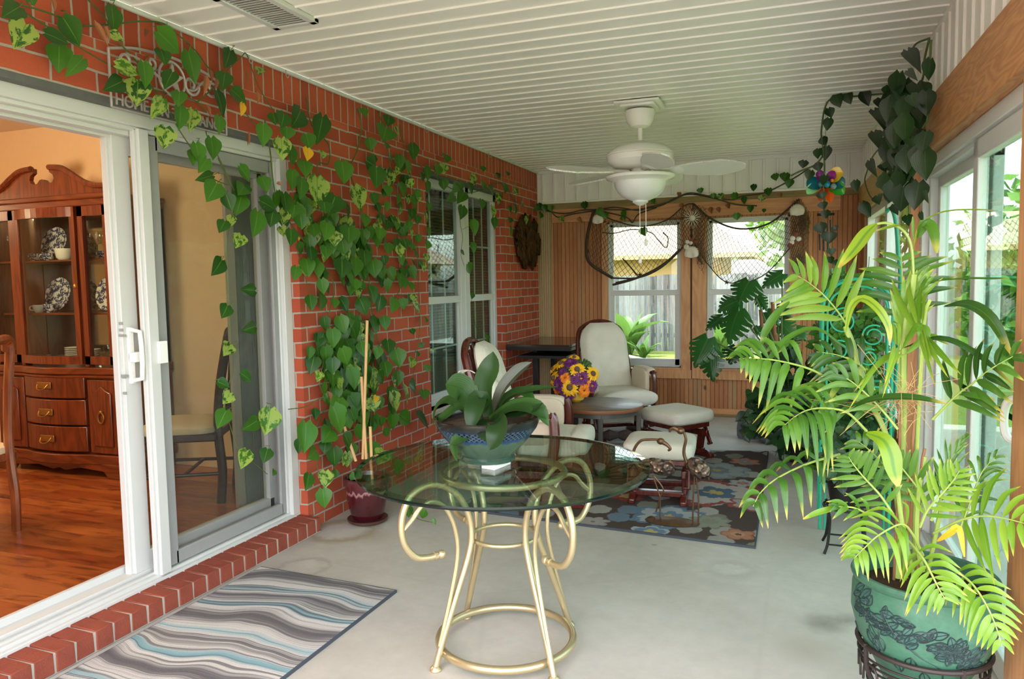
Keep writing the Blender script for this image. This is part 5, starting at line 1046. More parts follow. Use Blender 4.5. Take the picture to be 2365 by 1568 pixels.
for dx, dy, l in ((.0,-.02,.34),(.035,.01,.22)):
    m = MB(); m.tube([(dx,dy,-.67),(dx,dy,-.69-l)], .0022, 6); z = -.69-l; m.lathe([(0,z),(.006,z-.004),(.013,z-.035),(.011,z-.047),(0,z-.052)], (dx,dy,0), 12); m.build('pull_chain', MT['white_gloss'], fan)

# ---------------------------------------------------------------- ceiling vent, hooks
va = [onz(*p, ZC) for p in ((512,-14),(640,62),(729,42))]
vent = thing('ceiling_vent', 'white louvred air vent in the vinyl ceiling', 'vent', (-2.11,2.76,ZC))
x0, x1, y0, y1 = -2.232, -2.0, 2.535, 2.955; m = MB()
for a in ((x0,y0,x1,y0+.035),(x0,y1-.035,x1,y1),(x0,y0,x0+.035,y1),(x1-.035,y0,x1,y1)): m.box((a[0],a[1],ZC-.022),(a[2],a[3],ZC-.001))
P('frame', m, MT['white'], vent, bevel=.004)
m = MB(); m.box((x0+.02,y0+.02,ZC-.005),(x1-.02,y1-.02,ZC-.002)); P('duct_shade_plate', m, MT['dark_steel'], vent, smooth=False)  # solid dark plate standing in for the shade behind the louvres
m = MB(); y = y0+.05
while y < y1-.04: m.add([(x0+.03,y,ZC-.020),(x1-.03,y,ZC-.020),(x1-.03,y+.010,ZC-.006),(x0+.03,y+.010,ZC-.006)], [(0,1,2,3)]); y += .022
P('louvres', m, MT['white'], vent, smooth=False, solid=.002)
for px, py, where in ((380,45,'above the metal wall sign'),(573,122,'right of the metal wall sign'),(650,158,'above the right side of the patio door'),(977,290,'above the brick wall left of the window'),(1120,350,'above the brick wall window')):
    q = onz(px, py, ZC); q.x = XL+.03; m = MB(); m.tube(spline([(q.x,q.y,ZC-.012),(q.x,q.y,ZC-.04),(q.x+.012,q.y,ZC-.055),(q.x+.02,q.y,ZC-.042)], 5), .0025, 6)
    tag(m.build('ceiling_hook', MT['grey_alu']), 'small metal vine hook at the ceiling edge ' + where, 'hook', 'vine hooks along the ceiling')

# ---------------------------------------------------------------- metal wall sign over the patio door
SX = XL+.035; sy0, sy1, sz0, sz1 = 2.365, 3.03, 2.243, 2.40
MT['pewter'] = plain('pewter', (178,170,168), .45, .45, var=.15, nscale=30)
sg = thing('metal_sign', 'grey metal scrollwork wall sign with lettering above the patio door', 'sign', (SX, 2.7, 2.25))
def sq(u, v): return (SX, sy0+(sy1-sy0)*u, sz0+(sz1-sz0)*v)
m = MB(); m.tube([sq(0,.0), sq(0,1.)], .006, 6); m.tube(spline([sq(0,1.), sq(.2,1.22), sq(.4,1.30), sq(.5,1.32), sq(.6,1.30), sq(.8,1.22), sq(1,1.)], 8), .0065, 6); m.tube([sq(1,1.), sq(1,0)], .006, 6); m.tube([sq(0,.0), sq(1,.0)], .0055, 6); P('frame', m, MT['pewter'], sg)
m = MB()
def spiral(cu, cv, r0, turns, sgn, st):
    pts = []
    for i in range(30):
        a = st+sgn*i/29*turns*2*PI; r = r0*(1-.75*i/29); p = sq(cu, cv); pts.append((SX, p[1]+r*math.cos(a), p[2]+r*math.sin(a)))
    m.tube(pts, .0065, 6)
spiral(.13,.82,.045,1.1,-1,-.3); spiral(.87,.82,.045,1.1,1,PI+.3); spiral(.33,.98,.03,1.2,1,PI); spiral(.67,.72,.05,1.2,-1,0)
m.tube(spline([sq(.13,1.02), sq(.25,.95), sq(.34,.75), sq(.42,.6)], 6), .006, 6); m.tube(spline([sq(.87,1.02), sq(.78,.9), sq(.70,.6), sq(.62,.55)], 6), .006, 6)
P('scrolls', m, MT['pewter'], sg)
m = MB(); c = sq(.5,.72); m.tube([(SX, c[1]+.075*math.cos(2*PI*i/40), c[2]+.075*math.sin(2*PI*i/40)) for i in range(40)], .006, 6, True)
st_ = [(.072 if i % 2 == 0 else .028, PI/2+i*PI/5) for i in range(10)]; m.prism([(c[1]+r*math.cos(a), c[2]+r*math.sin(a)) for r, a in st_], SX-.004, SX+.004, 'x'); P('star_ring', m, MT['pewter'], sg)
fc = bpy.data.curves.new('lettering', 'FONT'); fc.body = 'HOME ON THE RANGE'; fc.size = .072; fc.extrude = .003; fc.align_x = 'CENTER'; fc.space_character = 1.0
fo = bpy.data.objects.new('lettering_curve', fc); COL.objects.link(fo); bpy.context.view_layer.update()
me = bpy.data.meshes.new_from_object(fo.evaluated_get(bpy.context.evaluated_depsgraph_get())); bpy.data.objects.remove(fo)
ws = max(v.co.x for v in me.vertices)-min(v.co.x for v in me.vertices); k = (sy1-sy0)*.94/ws
me.transform(Matrix(((0,0,1,SX+.002),(k,0,0,(sy0+sy1)/2),(0,.95,0,sz0-.062),(0,0,0,1)))); me.materials.append(MT['pewter'])
lo = bpy.data.objects.new('lettering', me); COL.objects.link(lo); lo.parent = sg; lo.matrix_parent_inverse = sg.matrix_basis.inverted()
m = MB(); m.tube([sq(0,-.48), sq(1,-.48)], .0045, 6); m.tube([sq(0,0), sq(0,-.48)], .005, 6); m.tube([sq(1,0), sq(1,-.48)], .005, 6); P('lower_rail', m, MT['pewter'], sg)

# ---------------------------------------------------------------- cork bark panel on the brick
bk_ = thing('bark_panel', 'rough dark brown bark panel hung on the brick wall by the corner', 'wall decoration', (XL+.03,7.5,1.9))
R = random.Random(5); m = MB(); pts = []
n = 34
for i in range(n+1):
    y = 7.13+(7.88-7.13)*i/n; e = 1-abs(2*i/n-1)**3; z1 = 1.86+.22*e**.7+R.uniform(-.05,.06); z0 = 1.86-.26*e**.6+R.uniform(-.07,.04); pts.append((y,z0,z1))
rows = []
for (y,z0,z1) in pts: rows.append([(XL+.025+R.uniform(-.008,.025), y, z0+(z1-z0)*j/10) for j in range(11)])
m.sheet(rows); t = NT('bark_panel'); o = t.pos(); g = t.noise(t.scale(o, (1,1,.35)), 26, 5, .7)
P('bark', m, t.done(t.pbr(t.ramp(g, [(.35,(28,18,12)),(.55,(84,60,36)),(.8,(112,84,52))]), .95, 0, .1, t.bump(g, 1., .03))), bk_, solid=.02)

# ---------------------------------------------------------------- fishing net, shells, driftwood on the back wall
D6 = crop(1250,400,2.85); NY = YB-.05
def npnt(x, y, o=0.): return ony(*D6(x,y), NY-o)
MT['net'] = plain('net_twine', (92,74,54), .9); MT['rope'] = plain('net_rope', (66,52,40), .9)
def net(m, top, bot, nu, nv, r):
    T_ = spline([npnt(*p) for p in top], 12); B_ = spline([npnt(*p) for p in bot], 12)
    def at(C, u): f = u*(len(C)-1); i = min(int(f), len(C)-2); return C[i].lerp(C[i+1], f-i)
    def g(u, v): return at(T_, u).lerp(at(B_, u), v)+Vector((0,-.01*math.sin(9*u+5*v),0))
    for s in (1, -1):
        for i in range(-nv, nu+1, 2):
            pts = []
            for j in range(nv+1):
                u = (i+s*j if s > 0 else i+nv-j)/nu
                if 0 <= u <= 1: pts.append(g(u, j/nv))
            if len(pts) > 1: m.tube(pts, r, 3, caps=False)
nt_ = thing('fishing_net', 'brown fishing net draped in swags over the back windows', 'net', (-1.0,NY,1.7))
m = MB(); net(m, [(350,250),(480,310),(650,350),(820,310),(940,215)], [(310,560),(420,650),(620,690),(800,620),(940,480)], 46, 16, .0026); net(m, [(1000,205),(1120,300),(1300,365),(1500,330),(1700,170)], [(1010,470),(1090,590),(1230,720),(1450,680),(1650,480)], 50, 16, .0026); net(m, [(920,215),(1000,200),(1090,230)], [(930,480),(1000,510),(1070,470)], 14, 16, .0026); net(m, [(1650,190),(1710,170),(1770,300)], [(1640,560),(1690,580),(1740,600)], 16, 20, .0028); P('mesh', m, MT['net'], nt_)
m = MB()
for pts, r in (([(350,250),(480,310),(650,350),(820,310),(940,215),(1000,200)],.006), ([(1000,200),(1120,300),(1300,365),(1500,330),(1700,170)],.009), ([(470,690),(620,690),(740,650),(840,580),(940,480)],.009), ([(490,720),(640,685),(760,640),(860,560),(950,470)],.007), ([(1010,470),(1090,590),(1230,720),(1450,680),(1650,480)],.005),([(1000,200),(995,460),(1060,600)],.006)): m.tube(spline([npnt(*p, rnd.uniform(0,.012)) for p in pts], 8), r, 6)
P('edge_rope', m, MT['rope'], nt_)
R = random.Random(3)
for cx0, cy0, sx, sy, n in ((1700,560,40,60,60),(1730,300,35,70,50),(1050,520,30,60,30)):
    m = MB()
    for _ in range(n):
        a = npnt(cx0+R.gauss(0,.5)*sx, cy0+R.gauss(0,.5)*sy, R.uniform(0,.03)); m.tube(spline([a, a+Vector((R.uniform(-.04,.04),R.uniform(-.02,0),-.05)), a+Vector((R.uniform(-.04,.04),0,-.1))], 3), .0022, 3)
    P('bunched_tail', m, MT['net'], nt_)
vb = thing('driftwood_branch', 'dark curved driftwood branch woven through the net at the left back window', 'branch', (-1.7,NY-.03,1.6))
m = MB(); m.tube(spline([npnt(345,250,.02),npnt(305,400,.03),npnt(298,540,.03),npnt(340,610,.03),npnt(470,690,.02)], 8), .016, 8); P('main_branch', m, MT['rope'], vb)
m = MB(); m.tube(spline([npnt(470,735,.03),npnt(600,700,.03),npnt(720,650,.03),npnt(830,580,.03),npnt(915,500,.03)], 8), .012, 8); m.tube(spline([npnt(640,680,.03),npnt(580,610,.03),npnt(535,560,.04)], 6), .007, 6); m.tube(spline([npnt(400,390,.03),npnt(480,395,.03),npnt(600,370,.03),npnt(720,390,.03),npnt(770,440,.03),npnt(820,490,.03),npnt(835,430,.03),npnt(800,390,.03)], 6), .005, 6); P('side_branch', m, MT['rope'], vb)
MT['shell'] = plain('white_shell', (226,218,206), .5, var=.08, nscale=30, bump=.2); MT['shell_red'] = plain('red_brown_shell', (126,70,56), .5, var=.3, nscale=20)
def scallop(label, x, y, rpx, mat, rot=0., group=None):
    c = npnt(x, y, .02); r = rpx/2.85*dep(c); m = MB(); rows = []; n = 26
    for i in range(n+1):
        a = .06*PI+.88*PI*i/n; row = []
        for j in range(7):
            q = j/6; rr = r*(.75+1.1*math.sin(a))*q*(1+.04*math.cos(i*PI)); row.append(c+Vector((rr*math.cos(a+rot), -.018*math.sin(PI*q)-.004+.004*math.cos(i*PI)*q, rr*math.sin(a+rot)-r*.85)))
        rows.append(row)
    m.sheet(rows); o = m.build('scallop_shell', mat, smooth=True, sharp=2, solid=.004); return tag(o, label, 'shell', group)
scallop('white scallop shell at the upper left end of the net', 372, 305, 34, MT['shell']); scallop('white scallop shell at the upper right end of the net', 1685, 245, 42, MT['shell']); scallop('large white scallop shell on the post between the back windows', 990, 522, 42, MT['shell'])
def snail(label, x, y, rpx, mat, group):
    c = npnt(x, y, .045); r = rpx/2.85*dep(c); m = MB(); m.ell(c, (r, r*.6, r), 0, 14, 8); m.ell(c+Vector((r*.3,-r*.35,r*.2)), (r*.55,r*.4,r*.55), 0, 12, 7); tag(m.build('sea_shell', mat), label, 'shell', group)
for lb, x, y, r, mt in (('small red-brown shell topmost in the cluster on the window post',990,440,14,'shell_red'),('small white shell at the upper left of the cluster on the window post',962,452,14,'shell'),('round pinkish shell in the middle of the cluster on the window post',985,458,13,'shell'),('small red-brown shell at the upper right of the cluster on the window post',1015,448,16,'shell_red'),('white shell at the left of the cluster on the window post',955,485,18,'shell')): snail(lb, x, y, r, MT[mt], 'shells on the post between the windows')
for lb, x, y, r, mt in (('dark purple shell topmost in the cluster right of the right window',1675,402,22,'shell_red'),('white shell below the dark purple one, right of the right window',1655,428,18,'shell'),('white shell at the right of the cluster beside the right window',1695,432,17,'shell'),('reddish shell lowest in the cluster right of the right window',1638,475,18,'shell_red'),('pale shell on the lower left of the cluster right of the right window',1650,455,16,'shell'),('reddish shell at the right edge of the cluster right of the right window',1708,458,15,'shell_red')): snail(lb, x, y, r, MT[mt], 'shells right of the right back window')
su = thing('starburst_ornament', 'white spiky starburst ornament on the post between the back windows', 'wall decoration', tuple(npnt(995,295,.04))); m = MB(); c = npnt(995,295,.04); r = 72/2.85*dep(c)
for i in range(28):
    a = 2*PI*i/28; l = r*rnd.uniform(.7,1.); d = Vector((math.cos(a),-.15,math.sin(a))); s = Vector((-math.sin(a),0,math.cos(a))); m.tube(spline([c, c+d*l*.5+s*l*.05*(-1)**i, c+d*l], 4), [.005,.005,.004,.004,.0035,.003,.002,.0015,.001], 5)
m.ell(c, (r*.25,.02,r*.25), 0, 12, 8); P('spikes', m, MT['shell'], su)
for lb, x, y, s in (('small dark starfish on the branch below the left back window swag',650,668,22),('small dark starfish on the net over the right back window',1220,718,20)):
    c = npnt(x, y, .0); k = s/2.85*dep(c); m = MB(); m.prism([(c.x+k*(1 if i % 2 == 0 else .35)*math.cos(PI/2+i*PI/5), c.z+k*(1 if i % 2 == 0 else .35)*math.sin(PI/2+i*PI/5)) for i in range(10)], c.y-.008, c.y+.004, 'y'); tag(m.build('starfish', MT['rope'], bevel=.003), lb, 'starfish')

# ---------------------------------------------------------------- hanging glass flower and wind chime
SY = 5.6; s0 = ony(1905,425,SY)
sc = thing('glass_flower_spinner', 'hanging ornament of coloured glass petals near the right wall', 'ornament', tuple(s0)); m = MB(); m.tube([s0+Vector((0,0,.05)), Vector((s0.x,s0.y,ZC-.014))], .0015, 5); m.ell(s0, (.035,.035,.035), 0, 14, 8); P('hanging_wire', m, MT['iron'], sc)
def gl(n, c): return plain(n, c, .15, spec=.6)
for (x1,y1,w,c) in ((1930,408,36,(150,40,140)),(1885,402,30,(140,44,136)),(1945,400,44,(240,200,40)),(1866,432,44,(20,110,130)),(1866,447,34,(150,220,150)),(1948,430,44,(10,110,120)),(1946,448,40,(60,170,50)),(1895,462,30,(210,70,20)),(1918,465,30,(236,96,20))):
    e = ony(x1,y1,SY-.05); d = (e-s0); m = MB(); blade(m, [s0+d*.25, s0+d*.7+Vector((0,-.01,.012)), s0+d*1.05], w*dep(s0)*.75, (0,-1,.25), 8, .2, 'oval'); P('glass_petal', m, gl('petal_glass', c), sc, fix=False, sharp=2)
for (x1,y1,r,c) in ((1910,425,8,(20,150,190)),(1895,426,6,(40,120,130)),(1925,430,7,(120,150,150)),(1922,417,4,(240,150,40))): m = MB(); m.ell(ony(x1,y1,SY-.07), (r*dep(s0),)*3, 0, 12, 8); P('glass_bead', m, gl('bead_glass', c), sc)
wc0 = ony(1907,495,SY)
wc = thing('wind_chime', 'dark metal wind chime hanging below the glass flower', 'wind chime', tuple(wc0)); m = MB(); m.tube([wc0+Vector((-.055,0,0)), wc0+Vector((.055,0,0))], .009, 8); P('crossbar', m, MT['black'], wc)
for (x1,y0_,y1) in ((1893,540,578),(1902,515,580),(1911,520,584),(1918,508,560)):
    m = MB(); m.tube([ony(x1,y0_,SY), ony(x1+1,y1,SY)], .006, 8); m.tube([ony(x1,y0_,SY), Vector((ony(x1,y0_,SY).x, SY, wc0.z))], .001, 4); P('tube', m, MT['iron'], wc)
m = MB(); m.tube([wc0, s0-Vector((0,0,.03))], .0015, 5); P('cord', m, MT['iron'], wc)

# ---------------------------------------------------------------- flamingo sculpture
MT['bronze'] = plain('bronze', (112,84,60), .4, .7, var=.45, nscale=30, bump=.4, bscale=40)
t = NT('scrap_feathers'); v = t.n('TexVoronoi', {'Vector': t.obj(), 'Scale': 46.}); k = t.sep(v.outputs['Color'])[0]
MT['feathers'] = t.done(t.pbr(t.ramp(k, [(0.,(40,34,32)),(.4,(96,78,70)),(.7,(140,118,100)),(1.,(70,52,40))]), .35, .6, .5, t.bump(v.outputs['Distance'], 1., .012)))
fm = thing('flamingo_sculpture', 'pair of dark metal flamingos standing on one oval base on the rug', 'sculpture', (-.645,4.335,.0155)); FO = Vector((-.645,4.335,.0155))
m = MB(); m.lathe([(0,.0),(.155,0),(.16,.004),(.12,.012),(0,.018)], seg=32, sx=1., sy=.55); m.build('base', MT['bronze'], fm)
def fp(px, py, y=4.335): return ony(px, py, y)-FO
def tubep(nm, pts, r, par, y=4.335, mat='bronze', n=7): m = MB(); S = spline([fp(*p, y) for p in pts], n); rr = r if not isinstance(r, tuple) else [r[0]+(r[1]-r[0])*i/(len(S)-1) for i in range(len(S))]; m.tube(S, rr, 8); return m.build(nm, MT[mat], par)
for nm, y, body, neck, head, beak, legs, tail in (
    ('bird_bowed', 4.36, ((1500,1068),(1545,1088),38,19), [(1500,1075),(1478,1078),(1463,1055),(1466,1035),(1480,1018),(1500,1015),(1520,1015)], (1526,1019), [(1528,1020),(1540,1027),(1548,1036),(1543,1041)], ([(1508,1098),(1522,1140),(1524,1150),(1515,1182)], [(1510,1098),(1532,1130),(1525,1150),(1525,1210)]), [(1545,1065),(1552,1070),(1557,1078)]),
    ('bird_upright', 4.32, ((1608,1077),(1620,1085),30,22), [(1586,1068),(1580,1050),(1580,1035),(1584,1015),(1580,1000),(1575,994)], (1572,995), [(1568,994),(1556,989),(1548,992),(1547,998)], ([(1604,1102),(1601,1150),(1600,1208)], [(1608,1102),(1613,1150),(1613,1212)]), [(1628,1090),(1634,1098),(1638,1108)])):
    k = dep(fp(1560,1090)+FO); c = (fp(*body[0], y)+fp(*body[1], y))/2; m = MB(); Mx = Matrix.Rotation(math.radians(14 if nm == 'bird_bowed' else 42), 3, 'Y')
    m.ell(c, (body[2]*k, body[3]*k*.8, body[3]*k), 0, 20, 12, Mx); b = m.build('body', MT['feathers'], fm)
    tubep('neck', neck, (.010,.007), fm, y); m = MB(); m.ell(fp(*head, y), (.024,.018,.02), 0, 12, 8); hd = m.build('head', MT['bronze'], fm); tubep('beak', beak, (.014,.006), hd, y)
    for L_ in legs: tubep('leg', L_, .0045, fm, y, 'iron' if False else 'bronze')
    tubep('tail', tail, (.012,.003), b, y)
m = MB(); blade(m, [fp(1512,1195), fp(1500,1200), fp(1490,1205)], .05, (0,-.3,1), 6, .1, 'oval'); m.build('foot', MT['bronze'], fm, fix=False, solid=.004)

# ---------------------------------------------------------------- grey stone heads on the floor
MT['stone'] = plain('grey_stone', (104,108,118), .9, var=.35, nscale=9, bump=.8, bscale=50); MT['stone_dark'] = plain('stone_carving', (46,42,42), .9)
th = thing('stone_head', 'grey carved stone head with round eyes on the concrete floor by the back wall', 'stone sculpture', (-.36,6.93,0)); m = MB()
m.lathe([(0,0),(.085,0),(.098,.02),(.100,.09),(.092,.16),(.075,.21),(.045,.245),(0,.255)], seg=28, sx=1, sy=.85); m.build('body', MT['stone'], th)
for s in (-.02,.02): m = MB(); c = Vector((s-.012,-.079,.165)); m.tube([c+Vector((.014*math.cos(2*PI*i/16),-.006,.014*math.sin(2*PI*i/16))) for i in range(16)], .004, 6, True); m.ell(c+Vector((0,-.004,0)), (.006,)*3, 0, 8, 6); m.build('eye', plain('eye_ring', (150,140,124), .8), th)
m = MB(); m.cbox((-.012,-.082,.12),(.03,.018,.05)); m.build('nose', MT['stone'], th, bevel=.006); m = MB(); m.tube(spline([(-.07,-.062,.075),(-.04,-.083,.085),(0,-.088,.078),(.03,-.084,.072)], 5), .007, 6); m.build('mouth', MT['stone_dark'], th)
t2 = thing('stone_head', 'lower grey stone head half hidden behind palm fronds', 'stone sculpture', (-.13,6.80,0)); m = MB(); m.lathe([(0,0),(.10,0),(.125,.03),(.12,.09),(.08,.15),(0,.165)], seg=28, sx=1.2, sy=.8); m.build('body', MT['stone'], t2); m = MB(); m.tube(spline([(-.07,-.09,.06),(0,-.10,.055),(.07,-.09,.06)], 5), .006, 6); m.build('mouth', MT['stone_dark'], t2)
# ---------------------------------------------------------------- china hutch
MT['cherry'] = wood('cherry_wood', (120,54,24), (66,25,11), 'z', 1.3, .28, .5, coat=.3); MT['cherry_x'] = wood('cherry_wood_crosswise', (122,56,24), (70,26,11), 'x', 1.3, .28, .5, coat=.3)
MT['brass'] = plain('aged_brass', (170,130,70), .35, .85); MT['mirror'] = plain('cabinet_mirror', (176,166,150), .08, .95)
HX, HF = -4.80, 3.76; hw = .60
hu = thing('china_hutch', 'cherry wood china hutch with glass doors and broken pediment top', 'cabinet', (HX,HF,ZF)); Z0 = ZF
def bow(x): return HF-.055*max(0, 1-((x-HX)/.30)**2)
zt = 2.03; zb = .90
m = MB(); m.box((HX-hw,HF+.02,Z0+.10),(HX+hw,4.20,zb-.04)); P('base_case', m, MT['cherry'], hu, bevel=.004)
m = MB(); poly = [(HX-hw-.02, 4.2),(HX-hw-.02, HF-.005)] + [(HX+u, bow(HX+u)-.03) for u in (-.36,-.30,-.2,-.1,0,.1,.2,.30,.36)] + [(HX+hw+.02, HF-.005),(HX+hw+.02,4.2)]
m.prism(poly, zb-.05, zb, 'z'); m.prism([(x, y+.012 if y < 4 else y) for x, y in poly], zb-.075, zb-.05, 'z'); P('waist_moulding', m, MT['cherry_x'], hu, bevel=.008)
m = MB(); m.prism([(x, y+.005 if y < 4 else y) for x, y in poly], Z0+.09, Z0+.16, 'z'); P('plinth', m, MT['cherry_x'], hu, bevel=.008)
m = MB(); zz = [(HX-hw-.02,Z0),(HX-hw+.14,Z0),(HX-hw+.18,Z0+.045),(HX-.2,Z0+.06),(HX-.06,Z0+.035),(HX,Z0+.05),(HX+.06,Z0+.035),(HX+.2,Z0+.06),(HX+hw-.18,Z0+.045),(HX+hw-.14,Z0),(HX+hw+.02,Z0),(HX+hw+.02,Z0+.1),(HX-hw-.02,Z0+.1)]; m.prism(zz, HF-.02, HF+.01, 'y'); P('bracket_apron', m, MT['cherry_x'], hu, bevel=.004)
m = MB(); m.box((HX-hw,3.9,Z0),(HX-hw+.1,4.18,Z0+.1)); m.box((HX+hw-.1,3.9,Z0),(HX+hw,4.18,Z0+.1)); P('rear_feet', m, MT['cherry'], hu)
for i in range(3):
    za = Z0+.175+i*.185; m = MB(); xs_ = [HX-.285+.57*k/12 for k in range(13)]; m.prism([(x, bow(x)-.012) for x in xs_]+[(HX+.285,HF+.03),(HX-.285,HF+.03)], za, za+.175, 'z'); d_ = P('drawer', m, MT['cherry'], hu, bevel=.006)
    m = MB(); c = Vector((HX-.02, bow(HX)-.02, za+.09)); m.cbox(c, (.13,.008,.045)); m.tube(spline([c+Vector((-.05,-.01,.008)),c+Vector((-.035,-.03,-.02)),c+Vector((0,-.034,-.028)),c+Vector((.035,-.03,-.02)),c+Vector((.05,-.01,.008))], 5), .005, 6); P('drawer_pull', m, MT['brass'], d_, bevel=.003)
for s in (-1, 1):
    xa, xb = sorted((HX+s*.305, HX+s*.575)); m = MB(); m.box((xa,HF-.012,Z0+.17),(xb,HF+.03,zb-.085)); dd = P('cabinet_door', m, MT['cherry'], hu, bevel=.005)
    m = MB(); px_ = (xa+xb)/2; w2 = (xb-xa)/2-.05; m.prism([(px_-w2,Z0+.22),(px_+w2,Z0+.22),(px_+w2,zb-.17),(px_+w2*.5,zb-.155),(px_,zb-.125),(px_-w2*.5,zb-.155),(px_-w2,zb-.17)], HF-.026, HF-.01, 'y'); P('raised_panel', m, MT['cherry'], dd, bevel=.012)
    m = MB(); c = Vector((px_-s*.0, HF-.035, Z0+.42)); m.tube([c+Vector((.026*math.cos(2*PI*k/24),0,.036*math.sin(2*PI*k/24))) for k in range(24)], .005, 6, True); m.ell(c+Vector((0,.004,.04)), (.012,)*3, 0, 8, 6); P('ring_pull', m, MT['brass'], dd)
HB = 4.16
m = MB(); m.box((HX-hw,HF+.03,zb),(HX-hw+.025,4.2,zt)); m.box((HX+hw-.025,HF+.03,zb),(HX+hw,4.2,zt)); m.box((HX-hw,HF+.02,zt-.02),(HX+hw,4.2,zt)); m.box((HX-hw,HB+.012,zb),(HX+hw,4.2,zt)); m.box((HX-.32,HF+.0,zb),(HX-.285,HF+.05,zt)); m.box((HX+.285,HF+.0,zb),(HX+.32,HF+.05,zt)); P('upper_case', m, MT['cherry'], hu, bevel=.003)
m = MB(); m.box((HX-hw+.03,HB+.004,zb+.02),(HX+hw-.03,HB+.01,zt-.03)); P('mirror_back', m, MT['mirror'], hu, smooth=False)
SZ = [onz and ony(100,715,3.95).z-.02, ony(100,597,3.95).z-.02]
for z in SZ: m = MB(); m.box((HX-hw+.026,HF+.06,z-.012),(HX+hw-.026,HB,z)); P('shelf', m, MT['cherry_x'], hu)
def gdoor(xa, xb, bowed):
    m = MB(); f = (lambda x: bow(x)) if bowed else (lambda x: HF)
    for (a, b, c, d) in ((xa,xa+.045,zb+.02,zt-.05),(xb-.045,xb,zb+.02,zt-.05)): m.box((a,f((a+b)/2)-.012,c),(b,f((a+b)/2)+.02,d))
    n = 10 if bowed else 1
    for (c, d) in ((zb+.02,zb+.075),(zt-.115,zt-.05)):
        for k in range(n):
            x0_ = xa+(xb-xa)*k/n; x1_ = xa+(xb-xa)*(k+1)/n; vs = [(x0_,f(x0_)-.012,c),(x1_,f(x1_)-.012,c),(x1_,f(x1_)+.02,c),(x0_,f(x0_)+.02,c),(x0_,f(x0_)-.012,d),(x1_,f(x1_)-.012,d),(x1_,f(x1_)+.02,d),(x0_,f(x0_)+.02,d)]; m.add(vs, [(3,2,1,0),(4,5,6,7),(0,1,5,4),(2,3,7,6)])
    o = P('glass_door', m, MT['cherry'], hu, sharp=.5); m = MB(); m.sheet([[(xa+.04+(xb-xa-.08)*k/10, f(xa+.04+(xb-xa-.08)*k/10)+.004, z) for k in range(11)] for z in (zb+.06, zt-.10)]); P('glass', m, MT['glass'], o); return o
gdoor(HX-.575, HX-.305, False); gd = gdoor(HX-.29, HX+.29, True); gdoor(HX+.305, HX+.575, False)
m = MB(); m.cbox((HX+.265,HF-.01,1.46),(.02,.012,.10)); m.ell((HX+.265,HF-.022,1.45),(.012,.012,.02)); P('escutcheon', m, MT['brass'], gd)
m = MB(); m.box((HX-hw-.01,HF-.015,zt-.05),(HX+hw+.01,4.2,zt)); m.box((HX-hw-.025,HF-.035,zt-.005),(HX+hw+.025,4.2,zt+.03)); P('cornice', m, MT['cherry_x'], hu, bevel=.008)
for s in (-1, 1):   # broken swan-neck pediment
    o_ = [(.60,.03),(.60,.085),(.50,.09),(.40,.12),(.30,.185),(.20,.235),(.10,.25),(.075,.25),(.075,.215),(.105,.195),(.115,.165),(.10,.14),(.075,.13),(.045,.135),(.02,.16),(0,.165),(0,.03)]; m = MB(); m.prism([(HX+s*a, zt+b*.9) for a, b in o_], HF-.01, HF+.02, 'y'); m.tube(spline([(HX+s*a, HF-.015, zt+b*.9) for a, b in ((.60,.08),(.48,.09),(.38,.125),(.28,.19),(.19,.235),(.085,.248))], 5), .02, 8, flat=1.2); P('pediment', m, MT['cherry'], hu)

MT['china'] = plain('white_china', (226,218,202), .2, spec=.5)
t = NT('blue_china'); o = t.obj(); f = t.noise(o, 34, 4, .65, .4); MT['blue_china'] = t.done(t.pbr(t.ramp(f, [(.45,(222,214,200)),(.52,(52,58,92)),(.62,(44,50,84)),(.66,(214,208,196))]), .2, 0, .5))
MT['clear'] = thin_glass('clear_crystal', (240,242,240), 1.7); MT['green_glass'] = plain('green_glass', (40,130,40), .1, spec=.6)
def plate(label, x, z, r, y=4.06, tilt=.25, grp='blue and white plates in the hutch'):
    m = MB(); m.lathe([(0,.004),(r*.55,.004),(r*.62,.008),(r,.022),(r,.026),(r*.6,.013),(0,.009)], (0,0,0), 40, 0, Matrix.Rotation(PI/2-tilt, 3, 'X')); o = m.build('plate', MT['blue_china']); o.location = (x, y, z+r*math.cos(tilt)+.004); return tag(o, label, 'plate', grp)
plate('blue and white plate standing on the top shelf of the china hutch', ony(112,540,4.0).x, SZ[1], .125); plate('blue and white plate standing on the middle shelf behind the centre glass door', ony(122,670,4.0).x, SZ[0], .125); plate('blue and white plate standing on the middle shelf behind the right glass door', ony(242,660,4.0).x, SZ[0], .13)
def cup(label, px, z, y=3.93, mat='blue_china', s=1., grp='cups in the china hutch'):
    x = ony(px, 600, y).x; o = thing('teacup', label, 'cup', (x, y, z), rnd.uniform(2.6,3.6), grp); m = MB(); m.lathe([(0,0),(.022*s,0),(.026*s,.004),(.036*s,.02),(.043*s,.055*s),(.040*s,.055*s),(.033*s,.02),(0,.01)], seg=24); m.build('bowl', MT[mat], o); m = MB(); m.tube(spline([(.036*s,0,.045*s),(.06*s,0,.045*s),(.062*s,0,.022),(.034*s,0,.016)], 5), .0035, 6); m.build('handle', MT[mat], o)
cup('blue teacup at the left of the top hutch shelf', 82, SZ[1]); cup('blue teacup in front of the standing plate on the top hutch shelf', 112, SZ[1]); cup('white creamer cup with a gilded handle on the top hutch shelf', 150, SZ[1], mat='china', s=1.5); cup('blue teacup in front of the plate on the middle hutch shelf', 108, SZ[0], s=1.1); cup('small white cup at the left of the middle hutch shelf', 82, SZ[0], mat='china'); cup('blue teacup behind the right glass door on the top hutch shelf', 240, SZ[1])
